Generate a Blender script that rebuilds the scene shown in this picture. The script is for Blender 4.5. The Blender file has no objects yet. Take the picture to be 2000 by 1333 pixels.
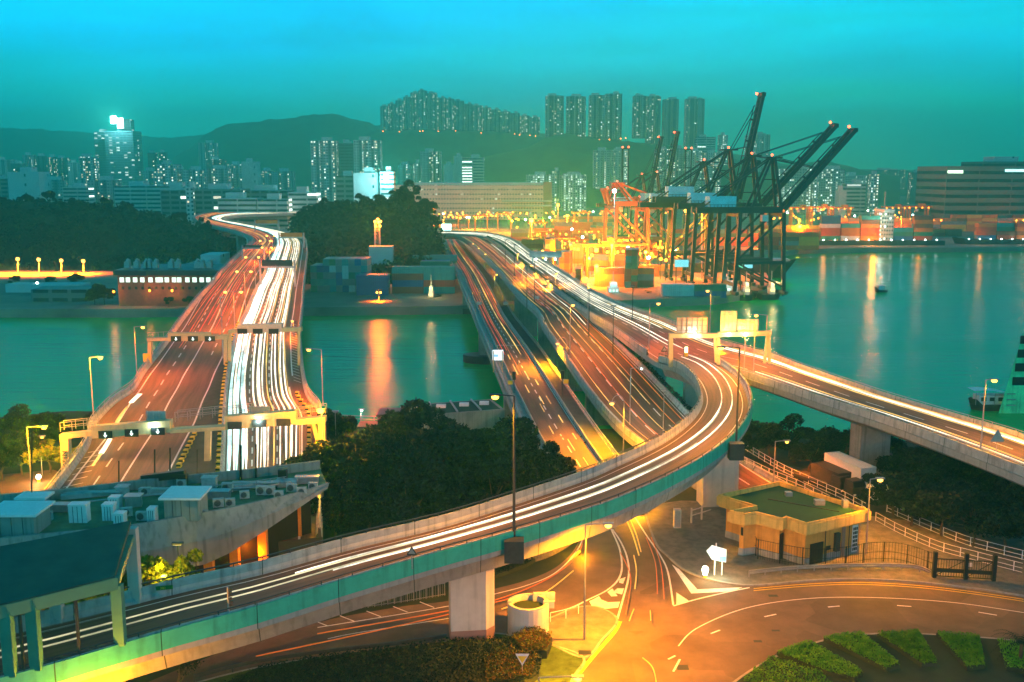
import bpy, math, random
from mathutils import Vector
from mathutils.geometry import tessellate_polygon
random.seed(7)
R = math.radians
SC = bpy.context.scene
COL = SC.collection
# ------------------------------------------------------------ camera, world, sun, exposure
F, H = 2000.0, 50.0
TH = math.atan((666.5 - 335) / F)
cam = bpy.data.cameras.new('camera'); camo = bpy.data.objects.new('camera', cam); COL.objects.link(camo)
camo.location = (0, 0, H); camo.rotation_euler = (math.pi / 2 - TH, 0, 0)
cam.sensor_width = 36; cam.lens = 36; cam.clip_start = 0.5; cam.clip_end = 20000
SC.camera = camo
SC.view_settings.view_transform = 'Standard'; SC.view_settings.look = 'None'
SC.view_settings.exposure = 0.55; SC.view_settings.gamma = 1.0
SC.render.engine = 'CYCLES'
cy = SC.cycles
cy.use_denoising = True; cy.denoiser = 'OPENIMAGEDENOISE'
cy.max_bounces = 5; cy.diffuse_bounces = 2; cy.glossy_bounces = 3; cy.transmission_bounces = 3
cy.volume_bounces = 0; cy.transparent_max_bounces = 8
cy.sample_clamp_indirect = 4.0; cy.sample_clamp_direct = 0; cy.use_adaptive_sampling = True; cy.adaptive_threshold = 0.02
cy.use_light_tree = True

W = bpy.data.worlds.new('World'); SC.world = W; W.use_nodes = True
nt = W.node_tree; nt.nodes.clear()
def nn(nt, t, **k):
    n = nt.nodes.new(t)
    for a, b in k.items(): setattr(n, a, b)
    return n
SUN_EL, SUN_ROT = R(2.0), R(200)
wo = nn(nt, 'ShaderNodeOutputWorld'); bg = nn(nt, 'ShaderNodeBackground'); tc = nn(nt, 'ShaderNodeTexCoord')
sx = nn(nt, 'ShaderNodeSeparateXYZ'); nt.links.new(tc.outputs['Generated'], sx.inputs[0])
ramp = nn(nt, 'ShaderNodeValToRGB')
cr = ramp.color_ramp
cr.elements[0].position = 0.0; cr.elements[0].color = (0.010, 0.17, 0.115, 1)
cr.elements[1].position = 1.0; cr.elements[1].color = (0.0, 0.06, 0.12, 1)
for p, c in ((0.485, (0.004, 0.20, 0.11, 1)), (0.50, (0.002, 0.47, 0.28, 1)), (0.517, (0.001, 0.58, 0.47, 1)), (0.535, (0.001, 0.54, 0.64, 1)),
             (0.56, (0.0, 0.55, 0.84, 1)), (0.585, (0.0, 0.52, 1.02, 1)), (0.66, (0.0, 0.42, 0.66, 1)), (0.78, (0.0, 0.12, 0.20, 1))):
    e = cr.elements.new(p); e.color = c
# height (z) nudged by drifting low cloud, so the gradient is uneven
mp = nn(nt, 'ShaderNodeMapping'); mp.inputs['Scale'].default_value = (1.6, 1.6, 9.0)
nt.links.new(tc.outputs['Generated'], mp.inputs[0])
ns = nn(nt, 'ShaderNodeTexNoise'); ns.inputs['Scale'].default_value = 2.2; ns.inputs['Detail'].default_value = 5; ns.inputs['Roughness'].default_value = 0.5
nt.links.new(mp.outputs[0], ns.inputs['Vector'])
m1 = nn(nt, 'ShaderNodeMath', operation='MULTIPLY_ADD'); m1.inputs[1].default_value = 0.5; m1.inputs[2].default_value = 0.5
nt.links.new(sx.outputs['Z'], m1.inputs[0])
m2 = nn(nt, 'ShaderNodeMath', operation='MULTIPLY_ADD'); m2.inputs[1].default_value = 0.085; m2.inputs[2].default_value = -0.0425
nt.links.new(ns.outputs['Fac'], m2.inputs[0])
m3 = nn(nt, 'ShaderNodeMath', operation='ADD'); nt.links.new(m1.outputs[0], m3.inputs[0]); nt.links.new(m2.outputs[0], m3.inputs[1])
# the cloud is thicker towards the east (+x): same colours reached a little higher up
m4 = nn(nt, 'ShaderNodeMath', operation='MULTIPLY_ADD'); m4.inputs[1].default_value = -0.030; nt.links.new(sx.outputs['X'], m4.inputs[0]); nt.links.new(m3.outputs[0], m4.inputs[2])
nt.links.new(m4.outputs[0], ramp.inputs[0])
sky = nn(nt, 'ShaderNodeTexSky', sky_type='NISHITA'); sky.sun_disc = False; sky.sun_elevation = SUN_EL; sky.sun_rotation = SUN_ROT
mx = nn(nt, 'ShaderNodeMix', data_type='RGBA', blend_type='ADD'); mx.inputs[0].default_value = 0.002

bg.inputs['Strength'].default_value = 1.5
mpc = nn(nt, 'ShaderNodeMapping'); mpc.inputs['Scale'].default_value = (1.0, 1.0, 7.0); nt.links.new(tc.outputs['Generated'], mpc.inputs[0])
nc = nn(nt, 'ShaderNodeTexNoise'); nc.inputs['Scale'].default_value = 3.2; nc.inputs['Detail'].default_value = 6; nc.inputs['Roughness'].default_value = .55; nc.inputs['Distortion'].default_value = .4; nt.links.new(mpc.outputs[0], nc.inputs['Vector'])
rc_ = nn(nt, 'ShaderNodeMapRange'); rc_.inputs[1].default_value = .35; rc_.inputs[2].default_value = .68; rc_.inputs[3].default_value = 1.10; rc_.inputs[4].default_value = 0.80; nt.links.new(nc.outputs['Fac'], rc_.inputs[0])
sc_ = nn(nt, 'ShaderNodeVectorMath', operation='SCALE'); nt.links.new(ramp.outputs[0], sc_.inputs[0]); nt.links.new(rc_.outputs[0], sc_.inputs['Scale'])
nt.links.new(sc_.outputs[0], mx.inputs[6]); nt.links.new(sky.outputs[0], mx.inputs[7]); nt.links.new(mx.outputs[2], bg.inputs[0]); nt.links.new(bg.outputs[0], wo.inputs[0])

sl = bpy.data.lights.new('sun', 'SUN'); sl.energy = 0.05; sl.angle = R(25); sl.color = (0.3, 0.85, 1.0)
so = bpy.data.objects.new('sun', sl); COL.objects.link(so); so.rotation_euler = (R(50), 0, R(-20))

# ------------------------------------------------------------ geometry helpers
cT, sT = math.cos(TH), math.sin(TH)
def ray(u, v):
    x = (u - 1000) / F; y = (666.5 - v) / F
    return Vector((x, cT + y * sT, -sT + y * cT))
def P(u, v, z):
    d = ray(u, v); t = (z - H) / d.z
    return Vector((d.x * t, d.y * t, z))
def Q(u, v, Y):
    d = ray(u, v); t = Y / d.y
    return Vector((d.x * t, Y, H + d.z * t))

def proj(p):
    d = Vector(p) - Vector((0, 0, H)); zf = d.y * cT - d.z * sT; yu = d.y * sT + d.z * cT
    return 1000 + F * d.x / zf, 666.5 - F * yu / zf
ORD = ['first', 'second', 'third', 'fourth', 'fifth', 'sixth', 'seventh', 'eighth', 'ninth', 'tenth', 'eleventh', 'twelfth', 'thirteenth', 'fourteenth', 'fifteenth', 'sixteenth', 'seventeenth', 'eighteenth', 'nineteenth', 'twentieth']
def nth(k): return str(k) + ('th' if 10 < k % 100 < 14 else {1: 'st', 2: 'nd', 3: 'rd'}.get(k % 10, 'th'))
class MB:
    def __init__(s): s.v = []; s.f = []; s.uv = []
    def face(s, pts, uv=None):
        b = len(s.v); s.v += [tuple(p) for p in pts]; s.f.append(tuple(range(b, b + len(pts))))
        s.uv.append(uv if uv else [(p[0] + p[1], p[2]) for p in pts])
        return s
    def box(s, c, d, rz=0.0, up=None):
        # c centre, d full size; wall faces carry metre uv
        cx, cy_, cz = c; hx, hy, hz = d[0] / 2, d[1] / 2, d[2] / 2
        ca, sa = math.cos(rz), math.sin(rz)
        def T(x, y, z): return (cx + x * ca - y * sa, cy_ + x * sa + y * ca, cz + z)
        x0, x1, y0, y1, z0, z1 = -hx, hx, -hy, hy, -hz, hz
        def q(a, b, w, h, o=0): s.face([T(*p) for p in a], [(o, 0), (o + w, 0), (o + w, h), (o, h)])
        q([(x0, y0, z0), (x1, y0, z0), (x1, y0, z1), (x0, y0, z1)], 0, d[0], d[2])
        q([(x1, y0, z0), (x1, y1, z0), (x1, y1, z1), (x1, y0, z1)], 0, d[1], d[2], 100)
        q([(x1, y1, z0), (x0, y1, z0), (x0, y1, z1), (x1, y1, z1)], 0, d[0], d[2], 200)
        q([(x0, y1, z0), (x0, y0, z0), (x0, y0, z1), (x0, y1, z1)], 0, d[1], d[2], 300)
        s.face([T(*p) for p in [(x0, y0, z1), (x1, y0, z1), (x1, y1, z1), (x0, y1, z1)]], [(-9, -9)] * 4)
        s.face([T(*p) for p in [(x0, y1, z0), (x1, y1, z0), (x1, y0, z0), (x0, y0, z0)]], [(-9, -9)] * 4)
        return s
    def prism(s, poly, z0, z1, cap0=False):
        # poly counter-clockwise list of (x,y)
        a = sum(poly[i][0] * poly[(i + 1) % len(poly)][1] - poly[(i + 1) % len(poly)][0] * poly[i][1] for i in range(len(poly)))
        if a < 0: poly = poly[::-1]
        L = 0
        for i in range(len(poly)):
            p, q = poly[i], poly[(i + 1) % len(poly)]
            d = math.hypot(q[0] - p[0], q[1] - p[1])
            s.face([(p[0], p[1], z0), (q[0], q[1], z0), (q[0], q[1], z1), (p[0], p[1], z1)], [(L, 0), (L + d, 0), (L + d, z1 - z0), (L, z1 - z0)])
            L += d
        for t in tessellate_polygon([[Vector((p[0], p[1], 0)) for p in poly]]):
            a = [poly[i] for i in t]
            if (a[1][0]-a[0][0])*(a[2][1]-a[0][1]) - (a[2][0]-a[0][0])*(a[1][1]-a[0][1]) < 0: a = a[::-1]
            s.face([(p[0], p[1], z1) for p in a], [(p[0], p[1]) for p in a])
            if cap0: s.face([(p[0], p[1], z0) for p in a[::-1]], [(p[0], p[1]) for p in a])
        return s
    def flat(s, poly, z):
        for t in tessellate_polygon([[Vector((p[0], p[1], 0)) for p in poly]]):
            a = [poly[i] for i in t]
            if (a[1][0]-a[0][0])*(a[2][1]-a[0][1]) - (a[2][0]-a[0][0])*(a[1][1]-a[0][1]) < 0: a = a[::-1]
            s.face([(p[0], p[1], z) for p in a], [(p[0], p[1]) for p in a])
        return s
    def bar(s, a, b, w, h=None, n=4, r2=None):
        a = Vector(a); b = Vector(b); d = b - a; L = d.length
        if L < 1e-6: return s
        d /= L; ref = Vector((0, 0, 1)) if abs(d.z) < 0.9 else Vector((0, 1, 0))
        x = d.cross(ref).normalized(); y = x.cross(d)
        h = h or w; k = (r2 / w) if r2 else 1.0
        if n == 4: offs = [(-.5, -.5), (.5, -.5), (.5, .5), (-.5, .5)]
        else: offs = [(.5 * math.cos(2 * math.pi * i / n), .5 * math.sin(2 * math.pi * i / n)) for i in range(n)]
        A = [a + x * o[0] * w + y * o[1] * h for o in offs]; B = [b + x * o[0] * w * k + y * o[1] * h * k for o in offs]
        m = len(A)
        for i in range(m):
            j = (i + 1) % m
            s.face([A[j], A[i], B[i], B[j]], [(0, 0), (w, 0), (w, L), (0, L)])
        s.face(A, [(0, 0)] * m); s.face(B[::-1], [(0, 0)] * m)
        return s
    def ball(s, c, r, n=8, sz=1.0):
        c = Vector(c); m = n // 2
        for i in range(m):
            a0, a1 = math.pi * i / m, math.pi * (i + 1) / m
            for j in range(n):
                b0, b1 = 2 * math.pi * j / n, 2 * math.pi * (j + 1) / n
                def p(a, b): return c + Vector((r * math.sin(a) * math.cos(b), r * math.sin(a) * math.sin(b), r * sz * math.cos(a)))
                pts = [p(a0, b0), p(a1, b0), p(a1, b1), p(a0, b1)]
                if i == 0: pts = pts[1:] if False else [p(a0, b0), p(a1, b0), p(a1, b1)]
                elif i == m - 1: pts = [p(a0, b0), p(a1, b0), p(a0, b1)]
                s.face(pts)
        return s
    def sheet(s, rows):
        # rows: list of equally long point lists
        for a, b in zip(rows, rows[1:]):
            for i in range(len(a) - 1):
                s.face([a[i], a[i + 1], b[i + 1], b[i]], [(p[0], p[1]) for p in (a[i], a[i + 1], b[i + 1], b[i])])
        return s
    def build(s, name, mat, parent=None, smooth=False, merge=False, orient=False):
        me = bpy.data.meshes.new(name)
        me.from_pydata(s.v, [], s.f)
        uvl = me.uv_layers.new(name='UVMap')
        flat = [c for f in s.uv for p in f for c in (p[0], p[1])]
        uvl.data.foreach_set('uv', flat)
        if merge or orient:
            import bmesh
            bm = bmesh.new(); bm.from_mesh(me)
            if merge: bmesh.ops.remove_doubles(bm, verts=bm.verts, dist=0.002)
            if orient: bmesh.ops.recalc_face_normals(bm, faces=bm.faces)
            bm.to_mesh(me); bm.free()
        if smooth: me.polygons.foreach_set('use_smooth', [True] * len(me.polygons))
        me.materials.append(mat); me.update()
        o = bpy.data.objects.new(name, me); COL.objects.link(o)
        if parent:
            o.parent = parent
            o.location = -parent.location if parent.rotation_euler.z == 0 and parent.scale.x == 1 and not parent.get('_local') else Vector((0, 0, 0))
        return o
def tag(o, label=None, cat=None, group=None, kind=None):
    if label: o['label'] = label
    if cat: o['category'] = cat
    if group: o['group'] = group
    if kind: o['kind'] = kind
    return o
def thing(name, label, cat, loc=(0, 0, 0), group=None, local=False):
    o = bpy.data.objects.new(name, None); COL.objects.link(o); o.location = Vector(loc); o.empty_display_size = 1
    if local: o['_local'] = 1
    return tag(o, label, cat, group)
def dup(root, loc, rz=0.0, sc=(1, 1, 1), label=None, group=None):
    kids = {}
    def cp(o, par):
        c = o.copy(); COL.objects.link(c)
        if par: c.parent = par
        for ch in CH.get(o.name, []): cp(ch, c)
        return c
    r = cp(root, None)
    r.location = Vector(loc); r.rotation_euler = (0, 0, rz); r.scale = sc
    if label: r['label'] = label
    if group: r['group'] = group
    return r
CH = {}
def reg(root):
    # remember the children of a prototype for dup()
    for o in bpy.data.objects:
        if o.parent and (o.parent == root or (o.parent.parent == root)): CH.setdefault(o.parent.name, [])
    for o in bpy.data.objects:
        if o.parent and o.parent.name in CH and o not in CH[o.parent.name]: CH[o.parent.name].append(o)
    return root

# ------------------------------------------------------------ materials
def mat_base(name):
    m = bpy.data.materials.new(name); m.use_nodes = True; n = m.node_tree; n.nodes.clear()
    o = nn(n, 'ShaderNodeOutputMaterial'); b = nn(n, 'ShaderNodeBsdfPrincipled'); n.links.new(b.outputs[0], o.inputs[0])
    return m, n, b
def mat(name, col, rough=0.7, var=0.25, scale=0.6, metal=0.0, bump=0.0, streak=0.0, joint=0.0, uvs=False, spec=0.3, em=None, ems=0.0, stretch=(1, 1, 1), cells=0):
    m, n, b = mat_base(name)
    L = n.links.new
    t = nn(n, 'ShaderNodeTexCoord'); mpp = nn(n, 'ShaderNodeMapping'); mpp.inputs['Scale'].default_value = stretch
    L(t.outputs['UV' if uvs else 'Object'], mpp.inputs[0])
    ns = nn(n, 'ShaderNodeTexNoise'); ns.inputs['Scale'].default_value = scale; ns.inputs['Detail'].default_value = 6; ns.inputs['Roughness'].default_value = 0.65
    L(mpp.outputs[0], ns.inputs['Vector'])
    r = nn(n, 'ShaderNodeMapRange'); r.inputs[1].default_value = 0.3; r.inputs[2].default_value = 0.7; r.inputs[3].default_value = 1 - var; r.inputs[4].default_value = 1 + var
    L(ns.outputs['Fac'], r.inputs[0])
    fac = r.outputs[0]
    if streak:
        mp2 = nn(n, 'ShaderNodeMapping'); mp2.inputs['Scale'].default_value = (2.2, 2.2, 0.12) if not uvs else (1.6, 0.25, 1)
        L(t.outputs['UV' if uvs else 'Object'], mp2.inputs[0])
        n2 = nn(n, 'ShaderNodeTexNoise'); n2.inputs['Scale'].default_value = 1.0; n2.inputs['Detail'].default_value = 4
        L(mp2.outputs[0], n2.inputs['Vector'])
        r2 = nn(n, 'ShaderNodeMapRange'); r2.inputs[1].default_value = 0.5; r2.inputs[2].default_value = 0.72; r2.inputs[3].default_value = 1; r2.inputs[4].default_value = 1 - streak
        L(n2.outputs['Fac'], r2.inputs[0])
        mm = nn(n, 'ShaderNodeMath', operation='MULTIPLY'); L(fac, mm.inputs[0]); L(r2.outputs[0], mm.inputs[1]); fac = mm.outputs[0]
    if joint:
        s2 = nn(n, 'ShaderNodeSeparateXYZ'); L(t.outputs['UV'], s2.inputs[0])
        d = nn(n, 'ShaderNodeMath', operation='DIVIDE'); d.inputs[1].default_value = joint; L(s2.outputs[0], d.inputs[0])
        fr = nn(n, 'ShaderNodeMath', operation='FRACT'); L(d.outputs[0], fr.inputs[0])
        g = nn(n, 'ShaderNodeMath', operation='GREATER_THAN'); g.inputs[1].default_value = 0.09 / joint; L(fr.outputs[0], g.inputs[0])
        ml = nn(n, 'ShaderNodeMath', operation='MULTIPLY_ADD'); ml.inputs[1].default_value = 0.8; ml.inputs[2].default_value = 0.2; L(g.outputs[0], ml.inputs[0])
        mm = nn(n, 'ShaderNodeMath', operation='MULTIPLY'); L(fac, mm.inputs[0]); L(ml.outputs[0], mm.inputs[1]); fac = mm.outputs[0]
    if cells:
        vo = nn(n, 'ShaderNodeTexVoronoi'); vo.inputs['Scale'].default_value = cells; vo.distance = 'CHEBYCHEV'; L(t.outputs['UV' if uvs else 'Object'], vo.inputs['Vector'])
        sp_ = nn(n, 'ShaderNodeSeparateColor'); L(vo.outputs['Color'], sp_.inputs[0]); r3 = nn(n, 'ShaderNodeMapRange'); r3.inputs[1].default_value = 0; r3.inputs[2].default_value = 1; r3.inputs[3].default_value = .80; r3.inputs[4].default_value = 1.18; L(sp_.outputs[0], r3.inputs[0])
        n3 = nn(n, 'ShaderNodeTexNoise'); n3.inputs['Scale'].default_value = 1.3; n3.inputs['Detail'].default_value = 8; n3.inputs['Roughness'].default_value = .8; L(t.outputs['UV' if uvs else 'Object'], n3.inputs['Vector'])
        r4 = nn(n, 'ShaderNodeMapRange'); r4.inputs[1].default_value = .60; r4.inputs[2].default_value = .72; r4.inputs[3].default_value = 1; r4.inputs[4].default_value = .55; L(n3.outputs['Fac'], r4.inputs[0])
        mm = nn(n, 'ShaderNodeMath', operation='MULTIPLY'); L(fac, mm.inputs[0]); L(r3.outputs[0], mm.inputs[1]); mq = nn(n, 'ShaderNodeMath', operation='MULTIPLY'); L(mm.outputs[0], mq.inputs[0]); L(r4.outputs[0], mq.inputs[1]); fac = mq.outputs[0]
    hs = nn(n, 'ShaderNodeVectorMath', operation='SCALE'); hs.inputs[0].default_value = col; L(fac, hs.inputs['Scale'])
    L(hs.outputs[0], b.inputs['Base Color'])
    b.inputs['Roughness'].default_value = rough; b.inputs['Metallic'].default_value = metal; b.inputs['Specular IOR Level'].default_value = spec
    if bump:
        bp = nn(n, 'ShaderNodeBump'); bp.inputs['Strength'].default_value = bump; bp.inputs['Distance'].default_value = 0.1
        L(ns.outputs['Fac'], bp.inputs['Height']); L(bp.outputs[0], b.inputs['Normal'])
    if em:
        b.inputs['Emission Color'].default_value = (*em, 1); b.inputs['Emission Strength'].default_value = ems
    return m
def emis(name, col, s, sample=False):
    m, n, b = mat_base(name)
    b.inputs['Base Color'].default_value = (col[0] * .3, col[1] * .3, col[2] * .3, 1)
    b.inputs['Emission Color'].default_value = (*col, 1); b.inputs['Emission Strength'].default_value = s
    m.cycles.emission_sampling = 'FRONT' if sample else 'NONE'
    return m
def emis_trail(name, col, s):
    # streaks of light flicker along their length
    m, n, b = mat_base(name); L = n.links.new
    b.inputs['Base Color'].default_value = (col[0] * .2, col[1] * .2, col[2] * .2, 1); b.inputs['Emission Color'].default_value = (*col, 1)
    t = nn(n, 'ShaderNodeTexCoord'); no = nn(n, 'ShaderNodeTexNoise'); no.inputs['Scale'].default_value = 0.09; no.inputs['Detail'].default_value = 5; no.inputs['Roughness'].default_value = .7; oi = nn(n, 'ShaderNodeObjectInfo')
    va = nn(n, 'ShaderNodeVectorMath', operation='MULTIPLY_ADD'); L(t.outputs['Object'], va.inputs[0]); va.inputs[1].default_value = (1, .5, 1); cx = nn(n, 'ShaderNodeCombineXYZ'); ml = nn(n, 'ShaderNodeMath', operation='MULTIPLY'); ml.inputs[1].default_value = 500; L(oi.outputs['Random'], ml.inputs[0]); L(ml.outputs[0], cx.inputs[0]); L(cx.outputs[0], va.inputs[2]); L(va.outputs[0], no.inputs['Vector'])
    r = nn(n, 'ShaderNodeMapRange'); r.inputs[1].default_value = .38; r.inputs[2].default_value = .66; r.inputs[3].default_value = s * .30; r.inputs[4].default_value = s * 1.5; L(no.outputs['Fac'], r.inputs[0]); L(r.outputs[0], b.inputs['Emission Strength'])
    m.cycles.emission_sampling = 'FRONT'
    return m
def facade(name, wall, cw, ch, fw, fh, lit, litcol, s, glass=(0.02, 0.04, 0.045), wall2=None, bay=0):
    # a wall with a grid of windows laid out in metres; some of the windows are lit
    m, n, b = mat_base(name); L = n.links.new
    t = nn(n, 'ShaderNodeTexCoord'); sp = nn(n, 'ShaderNodeSeparateXYZ'); L(t.outputs['UV'], sp.inputs[0])
    oi = nn(n, 'ShaderNodeObjectInfo')
    def M(op, a, bb=None, c=None):
        k = nn(n, 'ShaderNodeMath', operation=op)
        for i, x in enumerate((a, bb, c)):
            if x is None: continue
            if isinstance(x, (int, float)): k.inputs[i].default_value = x
            else: L(x, k.inputs[i])
        return k.outputs[0]
    u = M('DIVIDE', sp.outputs[0], cw); v = M('DIVIDE', sp.outputs[1], ch)
    fu, fv = M('FRACT', u), M('FRACT', v)
    inx = M('LESS_THAN', M('ABSOLUTE', M('SUBTRACT', fu, 0.5)), fw / 2)
    inz = M('LESS_THAN', M('ABSOLUTE', M('SUBTRACT', fv, 0.5)), fh / 2)
    win = M('MULTIPLY', M('MULTIPLY', inx, inz), M('GREATER_THAN', sp.outputs[0], -1.0))
    cb = nn(n, 'ShaderNodeCombineXYZ'); L(M('FLOOR', u), cb.inputs[0]); L(M('FLOOR', v), cb.inputs[1]); L(M('MULTIPLY', oi.outputs['Random'], 97.0), cb.inputs[2])
    wn = nn(n, 'ShaderNodeTexWhiteNoise'); L(cb.outputs[0], wn.inputs['Vector'])
    # whole columns differ too: stair and kitchen stacks stay lit
    cb2 = nn(n, 'ShaderNodeCombineXYZ'); L(M('FLOOR', u), cb2.inputs[0]); L(oi.outputs['Random'], cb2.inputs[2])
    wc = nn(n, 'ShaderNodeTexWhiteNoise'); L(cb2.outputs[0], wc.inputs['Vector'])
    thr = M('MULTIPLY', M('POWER', wc.outputs['Value'], 3.0), lit * 4)
    on = M('MULTIPLY', M('LESS_THAN', wn.outputs['Value'], thr), win)
    wv = nn(n, 'ShaderNodeTexWhiteNoise'); wv.noise_dimensions = '4D'; L(cb.outputs[0], wv.inputs['Vector']); wv.inputs['W'].default_value = 3
    no = nn(n, 'ShaderNodeTexNoise'); no.inputs['Scale'].default_value = 0.08; L(t.outputs['Object'], no.inputs['Vector'])
    mc = nn(n, 'ShaderNodeMix', data_type='RGBA'); mc.inputs[6].default_value = (*wall, 1)
    mc.inputs[7].default_value = (*(wall2 or tuple(c * 0.65 for c in wall)), 1); L(no.outputs['Fac'], mc.inputs[0])
    wallc = mc.outputs[2]
    if bay:
        fb = M('GREATER_THAN', M('FRACT', M('DIVIDE', sp.outputs[0], bay)), 0.62)
        mb_ = nn(n, 'ShaderNodeMix', data_type='RGBA'); L(fb, mb_.inputs[0]); L(wallc, mb_.inputs[6]); mb_.inputs[7].default_value = (*tuple(c * 0.35 for c in wall), 1); wallc = mb_.outputs[2]
    mg = nn(n, 'ShaderNodeMix', data_type='RGBA'); L(win, mg.inputs[0]); L(wallc, mg.inputs[6]); mg.inputs[7].default_value = (*glass, 1)
    L(mg.outputs[2], b.inputs['Base Color'])
    b.inputs['Roughness'].default_value = 0.6; b.inputs['Specular IOR Level'].default_value = 0.3
    me = nn(n, 'ShaderNodeMix', data_type='RGBA'); L(wv.outputs['Value'], me.inputs[0]); me.inputs[6].default_value = (*litcol, 1); me.inputs[7].default_value = (0.75, 1.0, 0.9, 1)
    L(me.outputs[2], b.inputs['Emission Color']); L(M('MULTIPLY', on, M('MULTIPLY_ADD', wv.outputs['Value'], s, s * 0.3)), b.inputs['Emission Strength'])
    m.cycles.emission_sampling = 'NONE'
    return m
M_ = {}
M_['concrete'] = mat('concrete', (0.30, 0.29, 0.27), 0.85, 0.18, 0.5, streak=0.35, bump=0.2)
M_['parapet'] = mat('parapet_concrete', (0.40, 0.39, 0.35), 0.85, 0.2, 0.9, streak=0.45, joint=7.5, uvs=True)
M_['fascia'] = mat('deck_concrete', (0.30, 0.30, 0.27), 0.85, 0.15, 0.5, streak=0.3, joint=7.5, uvs=True)
M_['asphalt'] = mat('asphalt', (0.135, 0.078, 0.055), 0.75, 0.45, 0.9, uvs=True, stretch=(0.05, 1.1, 1), spec=0.35)
M_['asphalt2'] = mat('ground_asphalt', (0.125, 0.078, 0.058), 0.72, 0.36, 0.22, bump=0.05, spec=0.35, cells=.11)
M_['paving'] = mat('median_paving', (0.05, 0.055, 0.055), 0.9, 0.35, 0.5)
M_['paint'] = mat('road_paint', (0.75, 0.74, 0.70), 0.6, 0.15, 1.5)
M_['ypaint'] = mat('yellow_road_paint', (0.75, 0.50, 0.04), 0.6, 0.15, 1.5)
M_['cyanp'] = mat('cyan_house_paint', (0.30, 0.75, 0.85), 0.5, 0.15, 0.4)
M_['metal'] = mat('galvanised_metal', (0.34, 0.35, 0.35), 0.45, 0.15, 2.0, metal=0.6)
M_['dmetal'] = mat('dark_metal', (0.05, 0.055, 0.06), 0.5, 0.2, 2.0, metal=0.4)
M_['dark'] = mat('black_paint', (0.012, 0.014, 0.018), 0.5, 0.1, 2.0)
M_['white'] = mat('white_panel', (0.72, 0.72, 0.70), 0.5, 0.08, 2.0)
M_['yellow'] = mat('yellow_band', (0.7, 0.5, 0.03), 0.5, 0.1, 2.0)
M_['crane'] = mat('crane_steel', (0.018, 0.045, 0.05), 0.5, 0.25, 0.3, metal=0.2)
M_['redcrane'] = mat('red_crane_steel', (0.45, 0.09, 0.03), 0.5, 0.25, 0.3)
M_['rtg'] = mat('orange_crane_steel', (0.50, 0.17, 0.03), 0.5, 0.25, 0.3)
M_['earth'] = mat('earth', (0.020, 0.032, 0.020), 0.95, 0.4, 0.3, bump=0.3)
M_['grass'] = mat('grass', (0.045, 0.085, 0.02), 0.95, 0.45, 1.2, bump=0.4)
M_['soil'] = mat('port_yard', (0.26, 0.22, 0.17), 0.9, 0.3, 0.05)
M_['hill'] = mat('hillside_scrub', (0.015, 0.16, 0.055), 0.95, 0.45, 0.02)
M_['sod'] = emis('sodium_lamp', (1.0, 0.45, 0.05), 6.0)
M_['sodfar'] = emis('sodium_lamp_far', (1.0, 0.20, 0.012), 10.0)
M_['wlamp'] = emis('white_lamp', (0.75, 1.0, 0.92), 26.0)
M_['red_l'] = emis('red_beacon', (1.0, 0.06, 0.02), 12.0)
SODC = (1.0, 0.155, 0.003)
YEL = (1.0, 0.33, 0.0)
# ------------------------------------------------------------ water, land, hills
def px2(poly, z): return [tuple(P(u, v, z)[:2]) for u, v in poly]
m, n, b = mat_base('harbour_water'); L = n.links.new
b.inputs['Base Color'].default_value = (0.0, 0.44, 0.10, 1); b.inputs['Roughness'].default_value = 0.16; b.inputs['IOR'].default_value = 1.25
b.inputs['Specular IOR Level'].default_value = 0.2
t = nn(n, 'ShaderNodeTexCoord'); mp_ = nn(n, 'ShaderNodeMapping'); mp_.inputs['Scale'].default_value = (0.05, 0.35, 1); L(t.outputs['Object'], mp_.inputs[0])
n1 = nn(n, 'ShaderNodeTexNoise'); n1.inputs['Scale'].default_value = 1.0; n1.inputs['Detail'].default_value = 7; n1.inputs['Roughness'].default_value = 0.6; L(mp_.outputs[0], n1.inputs['Vector'])
bp = nn(n, 'ShaderNodeBump'); bp.inputs['Strength'].default_value = 0.5; bp.inputs['Distance'].default_value = 0.5; L(n1.outputs['Fac'], bp.inputs['Height']); L(bp.outputs[0], b.inputs['Normal'])
mpw = nn(n, 'ShaderNodeMapping'); mpw.inputs['Scale'].default_value = (0.004, 0.02, 1); L(t.outputs['Object'], mpw.inputs[0])
n2 = nn(n, 'ShaderNodeTexNoise'); n2.inputs['Scale'].default_value = 1.0; n2.inputs['Detail'].default_value = 3; L(mpw.outputs[0], n2.inputs['Vector'])
rr = nn(n, 'ShaderNodeMapRange'); rr.inputs[1].default_value = .35; rr.inputs[2].default_value = .65; rr.inputs[3].default_value = 0.10; rr.inputs[4].default_value = 0.24; L(n2.outputs['Fac'], rr.inputs[0]); L(rr.outputs[0], b.inputs['Roughness'])
WATER = m
tag(MB().flat([(-7000, -300), (7000, -300), (7000, 9000), (-7000, 9000)], 0.0).build('water', WATER), kind='structure')

near = px2([(-900, 840), (-300, 825), (0, 815), (130, 803), (640, 812), (700, 830), (780, 838), (1440, 838), (1560, 846), (1700, 856), (1900, 872), (2500, 900)], 5.0)
near += [(260, -40), (-260, -40)]
tag(MB().prism(near, -2, 5.0).build('ground', M_['earth']), kind='structure')
far = px2([(-1500, 610), (0, 604), (220, 604), (600, 601), (890, 598), (1180, 588), (1400, 580), (1490, 566), (1505, 548), (1490, 522), (1480, 500), (1560, 487), (1700, 484), (1860, 484), (2000, 482), (2900, 478)], 3.0)
far += [(5000, 8000), (-5000, 8000)]
tag(MB().prism(far, -2, 3.0).build('port_ground', M_['soil']), kind='structure')

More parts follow.
